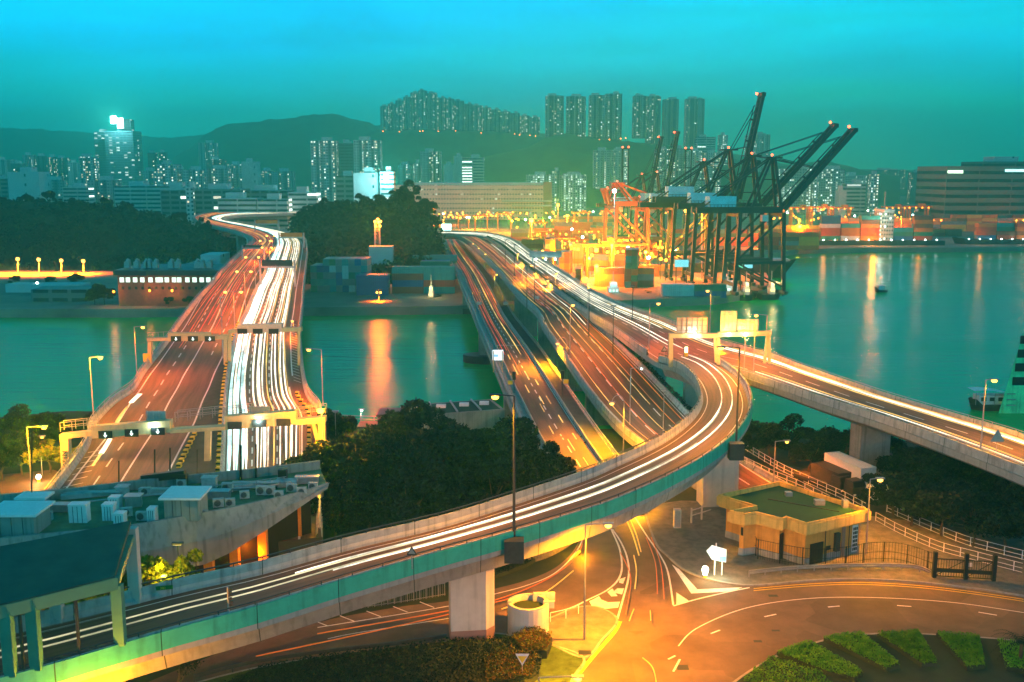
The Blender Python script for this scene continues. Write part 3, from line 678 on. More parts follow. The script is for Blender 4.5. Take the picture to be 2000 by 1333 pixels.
# hedge strip in the divider
hd = MB(); rnd = random.Random(5)
for k in range(5200):
    x = rnd.uniform(0, v2(B2, 830)); leaf(hd, B2.ptl(x, 1, rnd.uniform(.35, 1.0), rnd.uniform(.6, 1.5)), .3, rnd)
tag(hd.build('hedge', M_['leaf']), 'long narrow hedge growing along the concrete divider of the wide bridge', 'hedge')
for v in (800, 720, 650, 600, 555, 520): pier(B2, B2.iv(v), .45, -2 if v < 820 else 4, 7, 2.4, WB, top=-2.0)
G_ = 'red and amber streaks on the wide bridge'
for k, (f, w, c, a, b_) in enumerate([(.12, .12, 'y', 463, 900), (.2, .2, 'o', 463, 600), (.27, .2, 'r', 463, 620), (.33, .12, 'o', 463, 900), (.42, .25, 'r', 463, 600), (.47, .1, 'y', 463, 860), (.5, .25, 'r', 463, 590), (.57, .3, 'r', 463, 600), (.62, .1, 'y', 463, 800), (.70, .12, 'o', 470, 870), (.78, .14, 'w', 480, 640), (.86, .12, 'o', 463, 930)]):
    trail(B2, f, w, c, 'red or amber streak on the ramp lanes of the wide bridge', G_, v2(B2, a), v2(B2, b_), .6, .1, 120 + k)

# ---- main inbound stream M, then straight bridge D
MM = Road([(820, 459, 822, 455.5, 16), (862, 460, 864, 455.6, 16), (900, 461.5, 932, 456.5, 16), (938, 465.5, 974, 462.5, 16), (967, 476, 1005, 473, 16), (1000, 503, 1041, 499, 16), (1040, 535, 1092, 531, 16), (1100, 580, 1162, 576, 16), (1144, 611, 1225, 605, 16),
           (1200, 647, 1300, 632, 16), (1265, 694, 1385, 667, 16), (1300, 712, 1440, 684, 16), (1372, 717, 1510, 704, 16), (1450, 735, 1570, 727, 16), (1600, 786, 1716, 778, 16),
           (1720, 824, 1836, 815, 16), (1846, 870, 1984, 860, 16), (2000, 930, 2130, 915, 16), (2200, 1015, 2340, 1000, 16)])
MB_ = thing('elevated_road_bridge', 'long elevated road bridge sweeping from the port to the right edge with white streaks', 'bridge', P(1580, 930, 5))
deck(MM, 'deck', MB_, box=2.2); surface(MM, MB_)
iS0, iS1 = MM.iv(694), MM.iv(735)
barrier(MM, 0, 1, 'parapet', MB_, i1=iS0, off=-.1); barrier(MM, 0, 1, 'parapet', MB_, i0=iS1, off=-.1); barrier(MM, 1, -1, 'parapet', MB_, off=.1)
rail(MB(), MM, 0, -.2, 1, (1.35,), 3, 0, MM.cum[iS0]).build('railing', M_['metal'], MB_); rail(MB(), MM, 0, -.2, 1, (1.35,), 3, MM.cum[iS1]).build('railing', M_['metal'], MB_); rail(MB(), MM, 1, .2, 1, (1.35,), 4).build('railing', M_['metal'], MB_)
mk = MB()
for f, d in ((.06, None), (.36, (4, 4)), (.66, (4, 4)), (.94, None)): line(mk, MM, f, 0, .2, .012, d, 0, MM.cum[-1])
mk.build('lane_markings', M_['paint'], MB_)
for v, w in ((500, 5), (540, 5), (580, 6), (620, 6), (665, 6)): pier(MM, MM.iv(v), .45, -2, w, 2.4, MB_, top=-2.2)
p0 = P(1570, 945, 5)
ii = min(range(MM.n), key=lambda i: abs(MM.pt(i, .45).x - p0.x) + abs(MM.pt(i, .45).y - p0.y)); pier(MM, ii, .45, 4, 5.0, 2.6, MB_, top=-2.2)
G_ = 'white streaks on the elevated road'
X_ = MM.cum[-1]
for k, (f, w, c, a, b_) in enumerate(sorted([(.88, .24, 'w', 455, 1015), (.82, .28, 'w', 455, 1015), (.70, .28, 'w', 455, 660), (.63, .22, 'w', 455, 650), (.76, .14, 'y', 600, 1015), (.45, .2, 'w', 560, 700), (.36, .22, 'w', 560, 690), (.92, .12, 'y', 700, 1015), (.30, .16, 'y', 733, 1015), (.20, .2, 'w', 733, 1015), (.55, .25, 'w', 455, 620), (.95, .12, 'o', 610, 1015), (.5, .3, 'w', 455, 560), (.3, .2, 'w', 455, 540)], key=lambda r: -r[0])):
    trail(MM, f, w, c, 'white or pale streak along the elevated road bridge', G_, v2(MM, a), v2(MM, b_) if b_ < 1015 else None, .65, .08, 160 + k)

# ---- the curved flyover in front
CC = Road([(1288, 706, 1352, 690, 16.04), (1327, 719, 1400, 709, 16.0), (1352, 738, 1440, 739, 16.0), (1366, 760, 1460, 772, 16), (1371, 784, 1463, 806, 16), (1362, 809, 1448, 838, 16), (1340, 834, 1417, 872, 16),
           (1303, 862, 1368, 908, 16), (1256, 888, 1305, 943, 16), (1204, 912, 1240, 974, 16), (1145, 938, 1166, 1004, 16), (1005, 986, 1014, 1052, 16), (865, 1030, 864, 1094, 16), (690, 1072, 686, 1146, 15.9),
           (510, 1122, 500, 1204, 15.8), (374, 1152, 358, 1243, 15.7), (265, 1179, 238, 1278, 15.6), (112, 1217, 75, 1326, 15.5), (-100, 1264, -150, 1384, 15.4), (-400, 1325, -470, 1460, 15.3)], ds=1.5)
FB = thing('curved_flyover', 'curved concrete flyover sweeping across the front and bending back at the right', 'flyover', P(920, 1265, 5))
sweep(MB(), CC, [(0, -.45, -.03), (1, .45, -.03), (1, .45, -.9), (1, -.55, -1.1), (1, -1.9, -3.0), (0, 1.9, -3.0), (0, .55, -1.1), (0, -.45, -.9)]).build('deck', M_['fascia'], FB, orient=True); surface(CC, FB, dz=.02)
M_['gpanel'] = mat('green_parapet_panel', (0.04, 0.42, 0.27), 0.8, 0.15, 0.7, streak=.3, joint=7.5, uvs=True)
sweep(MB(), CC, [(1, .43, -.42), (1, .50, -.42), (1, .50, 1.0), (1, .43, 1.0)], CC.iv(719)).build('parapet_panel', M_['gpanel'], FB, orient=True)
barrier(CC, 0, 1, 'parapet', FB, off=-.1, h=1.15); barrier(CC, 1, -1, 'parapet', FB, off=.1, h=1.05, i0=CC.iv(719))
rail(MB(), CC, 0, -.2, 1.1, (1.45,), 2.5, w=.1).build('railing', M_['dmetal'], FB)
rail(MB(), CC, 1, .25, 1.0, (1.35,), 3, x0=v2(CC, 738), w=.08).build('railing', M_['dmetal'], FB)
mk = MB(); line(mk, CC, .12, 0, .15, .035); line(mk, CC, .86, 0, .15, .035)
mk.build('lane_markings', M_['paint'], FB)
pb = P(920, 1262, 5); i = min(range(CC.n), key=lambda i: (CC.pt(i, .5).xy - pb.xy).length)
def hexpier(c, w, d, z0, z1, a, name='pier'):
    pts = [(-w / 2, -d / 2), (w / 2 - .9, -d / 2), (w / 2, -d / 2 + .9), (w / 2, d / 2), (-w / 2, d / 2)]
    ca, sa = math.cos(a), math.sin(a)
    return MB().prism([(c.x + x * ca - y * sa, c.y + x * sa + y * ca) for x, y in pts], z0, z1)
M_['ppaint'] = mat('pier_paint', (0.50, 0.46, 0.40), 0.7, 0.12, 0.6, streak=.2)
M_['pbase'] = mat('pier_base_paint', (0.28, 0.16, 0.13), 0.7, 0.12, 0.6)
c = P(922, 1245, 5)
hexpier(c, 4.3, 3.0, 6.4, CC.pt(i, .5).z - 2.95, .12).build('pier', M_['ppaint'], FB)
hexpier(c, 4.36, 3.06, 4.5, 6.4, .12).build('pier_base', M_['pbase'], FB)
c2 = P(1402, 985, 5); hexpier(c2, 5.2, 3.0, 4.5, 13.0, .1).build('pier', M_['ppaint'], FB)
c3 = P(1352, 800, 6); MB().box((c3.x, c3.y, 9), (3.2, 2.4, 10)).build('pier', M_['ppaint'], FB)
G_ = 'white streaks on the curved flyover'
for k, (f, w, c, b_) in enumerate([(.42, .24, 'w', 0), (.64, .24, 'w', 0), (.46, .10, 'd', 0), (.60, .10, 'd', 0)]):
    trail(CC, f, w, c, 'pale white streak following the curved flyover in front', G_, v2(CC, 712 if k < 2 else 850 if k > 2 else 800), v2(CC, [1100, 1085, 1325, 1325, 1110][k]), .65, .05, 200 + k)
# ------------------------------------------------------------ street lamps, floodlights, gantries and signs on the roads
def light(par, loc, E, col=SODC, r=0.25, spot=None):
    l = bpy.data.lights.new('lamp_light', 'SPOT' if spot else 'POINT'); l.energy = E; l.color = col; l.shadow_soft_size = r
    if spot: l.spot_size = spot; l.spot_blend = 0.6
    o = bpy.data.objects.new('lamp_light', l); COL.objects.link(o); o.parent = par; o.location = Vector(loc) - par.location
    return o
def lamp(bu, bv, z, hu, hv, label, E=0, lit=True, style='arm', pu=None, group='street lamps', bulb='sod', pw=0.22, rb=0.34, col=None, col2='metal', hu2=None, name='street_lamp', pt=False):
    col = col or SODC
    B = P(bu, bv, z)
    Hd = Q(hu, hv, B.y); top = Q(pu or bu, hv, B.y)
    t = thing(name, label, 'street lamp', B, group)
    TP = Vector((B.x, B.y, Hd.z + .1))
    MB().bar(B - Vector((0, 0, .3)), TP, pw, n=8, r2=pw * .6).build('pole', M_[col2], t)
    heads = [Hd] + ([Q(hu2, hv, B.y)] if hu2 else [])
    for h in heads:
        d = h - TP; a = MB()
        if style == 'neck':   # swan neck: the arm arches up before the head
            r = abs(d.x) / 2; s_ = 1 if d.x > 0 else -1; pr = TP
            for k in range(1, 9):
                an = math.pi * k / 8; q = TP + Vector((s_ * (r - r * math.cos(an)), 0, r * 1.3 * math.sin(an))); a.bar(pr, q, .1, n=6); pr = q
            a.build('arm', M_[col2], t)
        elif abs(d.x) > .3:
            a.bar(TP, h + Vector((0, 0, .25)), .12, n=6).build('arm', M_[col2], t)
        hd = MB(); s_ = -1 if d.x < 0 else 1
        hd.box(h + Vector((0, 0, .22)), (1.0, .42, .16)); hd.build('lamp_head', M_[col2], t)
        if lit:
            MB().ball(h, rb, 10, .7).build('bulb', M_[bulb], t, smooth=True)
            if E: light(t, h - Vector((0, 2.5 if pt else 0, .45)), E * 3.0, col, spot=None if pt else R(165))
        else:
            MB().box(h + Vector((0, 0, .1)), (.7, .3, .07)).build('lens', M_['white'], t)
    return t
ls = 'street lamp'
lamp(183, 818, 10.8, 196, 700, 'tall grey lamp by the gantry railing left of the red carriageway', 4500, pt=True, col=(1, .28, .005), pu=172)
lamp(268, 742, 11.8, 279, 640, 'tall lamp just left of the arrow gantry over the red carriageway', 5000, pu=260)
lamp(63, 967, 5, 86, 836, 'lamp at the far left beside the lit yellow tree', 8000, pt=True, col=YEL, pu=55)
lamp(83, 930, 5, 82, 855, 'small globe lamp near the lit yellow tree at the left', 600, style='post', rb=.22, pw=.14)
lamp(631, 790, 11.2, 603, 684, 'lamp on the outer side of the white carriageway above its bend', 7000, pu=629)
lamp(633, 922, 10.0, 626, 803, 'bright lamp head on the right end of the near gantry', 4500, pt=True, col=YEL, style='post', rb=.5)
lamp(657, 890, 6, 655, 806, 'thin unlit post beside the dark tree right of the near gantry', 0, lit=False, pw=.15)
for k, (bu, bv, a, b_, hv, z) in enumerate([(459, 645, 440, 471, 571, 14), (480, 607, 463, 490, 531, 15), (500, 572, 480, 505, 503, 16), (517, 540, 508, 528, 471, 17), (527, 515, 512, 530, 484, 18), (533, 490, 521, 536, 461, 19)]):
    lamp(bu, bv, z, a, hv, 'double armed median lamp on the left bridge, %s one from the near end' % ['first', 'second', 'third', 'fourth', 'fifth', 'sixth'][k], 4000, pu=bu - 3, hu2=b_, rb=.38)
lamp(574, 655, 14, 571, 628, 'low lamp on the right edge of the white carriageway', 1500, rb=.28)
lamp(436, 700, 12.5, 433, 583, 'tall camera pole with T shaped top standing in the bridge median', 0, lit=False, pw=.3, name='camera_pole')
lamp(1004, 1046, 16.6, 967, 776, 'very tall dark lamp standing on the near parapet of the curved flyover', 5000, col=YEL, pu=1007, col2='dmetal', pw=.3, group='flyover lamps')
lamp(1438, 862, 16.5, 1408, 681, 'tall dark lamp on the outside of the flyover bend', 7000, col=YEL, pu=1442, col2='dmetal', pw=.3, group='flyover lamps')
lamp(1141, 1250, 5.15, 1188, 1027, 'lamp reaching over the road junction from the small paved island', 14000, col=YEL, pu=1144, group='ground level lamps')
lamp(1691, 1084, 5.1, 1719, 938, 'lamp standing behind the yellow lit utility building', 3000, col=YEL, pu=1698, group='ground level lamps')
lamp(1915, 880, 16.2, 1942, 744, 'lamp over the right end of the elevated road', 4500, col=YEL, pu=1924, group='ground level lamps')
lamp(1511, 940, 5.5, 1537, 864, 'lamp between the flyover bend and the tall square pier', 2500, pu=1514, rb=.24)
lamp(1113, 695, 12.6, 1119, 597, 'lamp on the low parapet of the wide bridge beside the channel', 4500, pu=1113)
lamp(1107, 722, 8.8, 1089, 672, 'swan neck lamp between the narrow bridge and the wide bridge, farther one', 14000, col=YEL, pu=1105, style='neck')
lamp(1217, 905, 5.2, 1195, 789, 'swan neck lamp between the narrow bridge and the wide bridge, nearer one', 13000, col=YEL, pu=1219, style='neck')
lamp(1230, 830, 7.5, 1253, 721, 'dark lamp with short arm and small white lens on the wide ramp', 600, pu=1231, rb=.14, bulb='wlamp', col=(.8, 1, .9))
lamp(1295, 852, 7.2, 1296, 765, 'dark unlit pole standing on the ramp inside the flyover bend', 0, lit=False, pw=.2)
lamp(1267, 692, 15, 1286, 594, 'thin lamp beside the hedge strip in front of the moored barge', 3500, pu=1267)
lamp(1386, 655, 16, 1382, 569, 'thin lamp on the far parapet in front of the barge with green containers', 3500, pu=1387)
lamp(1453, 728, 16, 1451, 648, 'lamp left of the yellow sign backs on the right gantry', 3500, pu=1453)
lamp(1471, 736, 16, 1448, 632, 'tall lamp hanging its head before the yellow sign backs', 5000, pt=True, col=YEL, pu=1475)
lamp(1495, 700, 16, 1477, 617, 'lamp beyond the gantry close to the water', 4000)
lamp(1396, 690, 16, 1408, 681, 'low wide lamp under the right gantry', 3000, col=YEL, style='post', rb=.3)
for k, (bu, bv, hu, hv, z) in enumerate([(1148, 640, 1148, 555, 15), (1066, 570, 1068, 549, 15), (1032, 545, 1036, 519, 15.5), (1020, 560, 1020, 520, 15), (980, 535, 993, 566, 12), (966, 560, 968, 537, 12), (948, 520, 946, 497, 13), (938, 505, 933, 486, 13), (925, 495, 922, 477, 13), (1010, 520, 1010, 497, 16), (1085, 560, 1085, 535, 16)]):
    hv = min(hv, bv - 18)
    lamp(bu, bv, z, hu + 2, hv, '%s street lamp of the row rising between the two middle bridges' % ['1st', '2nd', '3rd', '4th', '5th', '6th', '7th', '8th', '9th', '10th', '11th'][k], 4800, pu=bu, rb=.3, col=(1, .33, .01), group='lamps between the middle bridges')
for k, (bu, bv, hv, z) in enumerate([(1029, 600, 520, 16), (1044, 590, 505, 16), (1064, 640, 560, 14), (987, 520, 470, 16), (1005, 545, 480, 16), (1235, 625, 560, 16), (1150, 655, 570, 15), (1197, 690, 600, 14.5)]):
    lamp(bu, bv, z, bu + 1, hv, 'dark unlit pole on the wide bridge, number %s counted from the far end' % ['three', 'four', 'six', 'one', 'two', 'eight', 'five', 'seven'][k], 0, lit=False, pw=.22, group='unlit poles on the wide bridge', col2='dmetal')

# ---- gantries
def arrow_panel(par, c, w, h, col='white_s'):
    MB().box(c, (w, .12, h)).build('arrow_sign', M_['dark'], par)
    m = MB(); y = c[1] - .09
    m.box((c[0], y, c[2] + h * .10), (w * .07, .05, h * .42)); s = w * .16
    m.face([(c[0] - s, y, c[2] + h * .0), (c[0], y, c[2] - h * .34), (c[0] + s, y, c[2] + h * .0), (c[0], y, c[2] - h * .12)])
    m.build('lit_arrow', M_['arrowlit'], par)
M_['arrowlit'] = emis('lit_arrow', (0.75, 1.0, 0.95), 2.2)
M_['gantry'] = mat('gantry_paint', (0.60, 0.45, 0.22), 0.6, 0.12, 0.8, streak=.15)
def text(s, size, loc, rot, par, mat_, name='lettering', ext=0.02):
    c = bpy.data.curves.new(name, 'FONT'); c.body = s; c.size = size; c.extrude = ext; c.align_x = 'CENTER'; c.align_y = 'CENTER'
    tmp = bpy.data.objects.new(name, c); me = bpy.data.meshes.new_from_object(tmp); me.materials.clear(); me.materials.append(M_[mat_]); bpy.data.objects.remove(tmp); o = bpy.data.objects.new(name, me); COL.objects.link(o)
    o.parent = par; o.location = Vector(loc) - par.location; o.rotation_euler = rot
    return o
# near gantry
Y = P(345, 905, 10).y
def gx(u, v): return Q(u, v, Y)
NG = thing('sign_gantry', 'long near gantry with three lit white arrows over the left motorway', 'gantry', gx(345, 905), 'lane control gantries')
bt = lambda u: 855 - (u - 125) / 510 * 30
a, b_ = gx(125, 848), gx(635, 818)
def slab(mb, p, q, hgt, dep): 
    mb.face([p + Vector((0, -dep / 2, 0)), q + Vector((0, -dep / 2, 0)), q + Vector((0, -dep / 2, hgt)), p + Vector((0, -dep / 2, hgt))])
    mb.face([q + Vector((0, dep / 2, 0)), p + Vector((0, dep / 2, 0)), p + Vector((0, dep / 2, hgt)), q + Vector((0, dep / 2, hgt))])
    mb.face([p + Vector((0, -dep / 2, hgt)), q + Vector((0, -dep / 2, hgt)), q + Vector((0, dep / 2, hgt)), p + Vector((0, dep / 2, hgt))])
    mb.face([q + Vector((0, -dep / 2, 0)), p + Vector((0, -dep / 2, 0)), p + Vector((0, dep / 2, 0)), q + Vector((0, dep / 2, 0))])
    mb.face([p + Vector((0, dep / 2, 0)), p + Vector((0, -dep / 2, 0)), p + Vector((0, -dep / 2, hgt)), p + Vector((0, dep / 2, hgt))])
    mb.face([q + Vector((0, -dep / 2, 0)), q + Vector((0, dep / 2, 0)), q + Vector((0, dep / 2, hgt)), q + Vector((0, -dep / 2, hgt))])
    return mb
slab(MB(), gx(120, 857), gx(183, 850), .7, 1.2).build('walkway', M_['gantry'], NG)
slab(MB(), gx(183, 855), gx(336, 843), 1.7, 1.3).build('beam', M_['gantry'], NG)
slab(MB(), gx(336, 844), gx(442, 838), .5, 1.6).build('walkway', M_['gantry'], NG)
slab(MB(), gx(442, 838), gx(580, 827), 1.9, 1.3).build('beam', M_['gantry'], NG)
slab(MB(), gx(580, 829), gx(637, 824), .8, 1.3).build('walkway', M_['gantry'], NG)
for (u0, v0, u1, v1) in ((122, 842, 190, 835), (345, 822, 442, 812), (440, 815, 490, 808), (580, 815, 637, 808)):
    m = MB(); p, q = gx(u0, v0), gx(u1, v1); n_ = max(2, int((q - p).length / 1.6))
    for dy in (-.6, .6):
        for k in range(n_ + 1): c = p.lerp(q, k / n_) + Vector((0, dy, 0)); m.bar(c, c + Vector((0, 0, 1.3)), .06)
        for zz in (.6, 1.3): m.bar(p + Vector((0, dy, zz)), q + Vector((0, dy, zz)), .06)
    m.build('railing', M_['metal'], NG)
for u, v in ((210, 847), (261, 843.5), (312, 840)):
    c = gx(u, v); arrow_panel(NG, (c.x, Y - .75, c.z), 1.9, 1.05)
for u, v in ((216, 835), (265, 831.5), (460, 820)):
    c = gx(u, v); MB().box((c.x, Y, c.z), (2.4, .5, .5)).build('lamp_box', M_['dmetal'], NG)
for u, v in ((461, 829), (509, 825), (556, 823)):
    c = gx(u, v); MB().box((c.x, Y - .72, c.z), (1.9, .16, 1.0)).build('sign_box', M_['dmetal'], NG)
for u, v in ((303, 815), (507, 806)):
    c = gx(u, v); m = MB(); m.box((c.x, Y + .4, c.z), (2.7, .15, 1.5))
    for k in range(4): m.box((c.x - 1.2 + .8 * k, Y + .25, c.z), (.12, .1, 1.7))
    m.build('sign_back', M_['metal'], NG)
    c = gx(u, v + 15); MB().ball((c.x, Y - .6, c.z), .22, 8).build('floodlight', M_['wlamp'], NG); light(NG, (c.x, Y - 1, c.z), 250, (.7, 1, .9))
def leg(par, u0, v0, u1, v1, w, Yy=None, name='column', m='gantry', d=None):
    Yy = Yy or Y; MB().bar(Q(u0, v0, Yy), Q(u1, v1, Yy), w, d or w).build(name, M_[m], par)
leg(NG, 128, 853, 131, 935, 1.1); leg(NG, 134, 853, 138, 925, .5, Y + 1)
leg(NG, 407, 838, 405, 925, .8); leg(NG, 629, 826, 631, 890, .9); leg(NG, 612, 826, 628, 890, .5, Y + .6)
text('N120', 1.0, gx(130, 894) + Vector((0, -.6, 0)), (R(90), R(90), 0), NG, 'dark')
# second gantries farther up the bridge
Y = P(440, 712, 12.4).y
SG = thing('sign_gantry', 'amber lit gantry arm with three lit green arrows over the red carriageway', 'gantry', gx(437, 705), 'lane control gantries')
slab(MB(), gx(289, 666), gx(330, 665), .6, 1.2).build('walkway', M_['gantry'], SG); slab(MB(), gx(330, 666), gx(412, 665), 1.6, 1.2).build('beam', M_['gantry'], SG); slab(MB(), gx(412, 664), gx(447, 662), .9, 1.2).build('walkway', M_['gantry'], SG)
for u in (346, 379, 412):
    c = gx(u, 661); arrow_panel(SG, (c.x, Y - .7, c.z), 2.0, 1.05)
leg(SG, 293, 667, 293, 712, .7); leg(SG, 441, 662, 441, 712, .7); leg(SG, 447, 662, 447, 712, .35)
m = MB(); p, q = gx(289, 663), gx(330, 661)
for k in range(5): c = p.lerp(q, k / 4); m.bar(c, c + Vector((0, 0, 1.3)), .06)
m.bar(p + Vector((0, 0, 1.3)), q + Vector((0, 0, 1.3)), .06); m.build('railing', M_['metal'], SG)
c = gx(288, 698); MB().box((c.x, Y - .5, c.z), (1.3, .2, 1.6)).build('warning_board', M_['yellow'], SG)
RG = thing('sign_gantry', 'pale green gantry with dark panels crossing the white carriageway', 'gantry', gx(448, 700), 'lane control gantries')
slab(MB(), gx(447, 652), gx(466, 650), .8, 1.2).build('walkway', M_['gantry'], RG); slab(MB(), gx(466, 651), gx(552, 648), 1.7, 1.2).build('beam', M_['metal'], RG); slab(MB(), gx(552, 648), gx(590, 647), .8, 1.2).build('walkway', M_['gantry'], RG)
for u in (475, 505, 536):
    c = gx(u, 646.5); MB().box((c.x, Y - .68, c.z), (1.9, .14, 1.0)).build('sign_box', M_['dark'], RG)
leg(RG, 584, 648, 584, 715, .5); leg(RG, 449, 652, 449, 708, .5)
# farther sign panels
def panel_gantry(u0, u1, v0, v1, ub, vb, z, label, m='dmetal', both=True, letters=None):
    Yy = P(ub, vb, z).y; p, q = Q(u0, v1, Yy), Q(u1, v0, Yy)
    t = thing('sign_gantry', label, 'gantry', Q(ub, vb, Yy), 'lane control gantries')
    MB().box(((p.x + q.x) / 2, Yy, (p.z + q.z) / 2), (abs(q.x - p.x), .3, abs(q.z - p.z))).build('sign_panel', M_[m], t)
    for x in ((p.x - .6, q.x + .6) if both else (q.x + .5,)):
        MB().bar((x, Yy, z), (x, Yy, q.z), .5).build('column', M_['metal'], t)
    MB().bar((p.x - .6, Yy, p.z - .3), (q.x + .6, Yy, p.z - .3), .5).build('beam', M_['metal'], t)
    if letters: text(letters, .9, ((p.x + q.x) / 2, Yy - .2, p.z + .6), (R(90), 0, 0), t, 'arrowlit')
    return t
panel_gantry(512, 571, 508, 520, 597, 560, 16.6, 'dark sign panel gantry over the white carriageway halfway along', both=True)
panel_gantry(548, 590, 455, 463, 598, 485, 19.3, 'orange lit sign panel gantry where the left bridge starts to bend', 'rtg')
panel_gantry(500, 542, 430, 437, 542, 455, 20, 'small orange sign panel inside the far bend of the left bridge', 'rtg')
panel_gantry(476, 512, 479, 484, 466, 510, 18.4, 'thin gantry with small lit dots over the red carriageway at the bend')
panel_gantry(838, 861, 459, 471, 862, 480, 14, 'small pink sign board beside the start of the narrow bridge', 'ppaint')
# right gantry with sign backs
Y = P(1318, 715, 16).y
G3 = thing('sign_gantry', 'right hand gantry carrying two ribbed sign backs before the harbour water', 'gantry', gx(1318, 715), 'lane control gantries')
slab(MB(), gx(1306, 660), gx(1402, 660), .8, 1.0).build('beam', M_['gantry'], G3); slab(MB(), gx(1402, 658), gx(1505, 655), .8, 1.0).build('beam', M_['gantry'], G3)
leg(G3, 1310, 658, 1310, 717, .75); leg(G3, 1396, 660, 1399, 708, .5); leg(G3, 1403, 660, 1403, 712, .5); leg(G3, 1499, 655, 1493, 710, .45); leg(G3, 1501, 655, 1503, 710, .45)
def signback(par, u0, u1, v0, v1, n_, m1, m2):
    p, q = gx(u0, v1), gx(u1, v0)
    MB().box(((p.x + q.x) / 2, Y + .1, (p.z + q.z) / 2), (q.x - p.x, .1, q.z - p.z)).build('sign_back', M_[m1], par)
    m = MB()
    for k in range(n_ + 1): m.box((p.x + (q.x - p.x) * k / n_, Y - .04, (p.z + q.z) / 2 - .2), (.12, .12, q.z - p.z + .5))
    for k in range(3): m.box(((p.x + q.x) / 2, Y - .02, p.z + (q.z - p.z) * (k + .5) / 3), (q.x - p.x, .08, .07))
    m.build('rib', M_[m2], par)
signback(G3, 1322, 1382, 621, 651, 6, 'metal', 'pbase')
M_['ysign'] = mat('aluminium_sign_back', (0.62, 0.55, 0.40), 0.55, 0.08, 1.0)
signback(G3, 1407, 1439, 608, 650, 4, 'ysign', 'metal'); signback(G3, 1440, 1481, 624, 650, 5, 'ysign', 'metal')
for u in (1355, 1421, 1454):
    c = gx(u, 652); MB().ball((c.x, Y - 1.0, c.z), .26, 8).build('floodlight', M_['wlamp'], G3); light(G3, (c.x, Y - 1.3, c.z), 500, (.75, 1, .85) if u < 1400 else (1, .85, .3))
# lit board beside the narrow bridge
Y = P(978, 727, 9.2).y
WS = thing('road_sign', 'square white lit board on two posts beside the narrow bridge', 'sign', gx(972, 727))
p, q = gx(962, 704), gx(983, 684)
MB().box(((p.x + q.x) / 2, Y, (p.z + q.z) / 2), (q.x - p.x, .15, q.z - p.z)).build('board', emis('white_board', (.85, .98, 1.0), .95), WS)
MB().box(((p.x * .68 + q.x * .32), Y - .1, (p.z * .55 + q.z * .45)), ((q.x - p.x) * .42, .04, (q.z - p.z) * .22)).build('symbol', emis('pale_blue', (.25, .55, .9), .8), WS)
leg(WS, 964, 686, 964, 727, .2, name='post'); leg(WS, 981, 686, 981, 727, .2, name='post')
def signal(bu, bv, z, v0, label, mir=1):
    Yy = P(bu, bv, z).y; B = Q(bu, bv, Yy); t = thing('traffic_signal', label, 'traffic signal', B)
    tz = Q(bu, v0, Yy).z; MB().bar(B, (B.x, Yy, tz), .14, n=6).build('post', M_['dmetal'], t)
    MB().box((B.x, Yy - .1, tz - .5), (.62, .3, 1.5)).build('signal_head', M_['dark'], t); MB().box((B.x - mir * .7, Yy, tz - 1.8), (.9, .3, .7)).build('control_box', M_['yellow'], t)
signal(1004, 770, 8.9, 729, 'dark traffic signal on the left side of the narrow bridge')
signal(1098, 775, 8.9, 727, 'dark traffic signal on the right side of the narrow bridge', -1)
for bu, bv, z, v0, l in ((936, 603, 9.4, 593, 'small white plate on the left parapet of the narrow bridge'), (988, 602, 9.4, 593, 'small white plate on the right parapet of the narrow bridge'), (1048, 592, 15, 582, 'small pale plate on the left parapet of the wide bridge')):
    Yy = P(bu, bv, z).y; t = thing('plate_sign', l, 'sign', Q(bu, bv, Yy)); p = Q(bu, v0, Yy)
    MB().box(p, (1.5, .12, 1.0)).build('plate', M_['ppaint'], t); MB().bar(Q(bu, bv, Yy), p, .1).build('post', M_['dmetal'], t)
# yellow and black marker blocks along the median
for k in range(46):
    x = v2(AR, 925) + k * 2.7 - 10; p = AR.ptl(max(x, 1), 0, -.75, .13)
    if k == 0:
        mpk = thing('marker_block', 'low yellow and black marker block in the row beside the white carriageway', 'marker block', p, 'marker blocks along the median', local=True)
        MB().box((0, 0, .3), (.55, .7, .6)).build('block', M_['yellow'], mpk); MB().box((0, -.36, .3), (.57, .03, .25)).build('stripe', M_['dark'], mpk); reg(mpk)
    else: dup(mpk, p, label='low yellow and black marker block beside the white carriageway, %s from the near end' % nth(k + 1))
for k in range(14):
    p = AR.ptl(v2(AR, 900) + k * 2.7, .88, 0, .02); dup(mpk, p, label='low yellow and black marker block by the right hard shoulder, %s from the near end' % nth(k + 1), group='marker blocks on the hard shoulder')
for k in range(8):
    p = AL.ptl(v2(AL, 925) + k * 2.2, 1.0, .9, .13); dup(mpk, p, label='low yellow and black marker block beside the red carriageway, %s from the near end' % nth(k + 1), group='marker blocks beside the red carriageway')
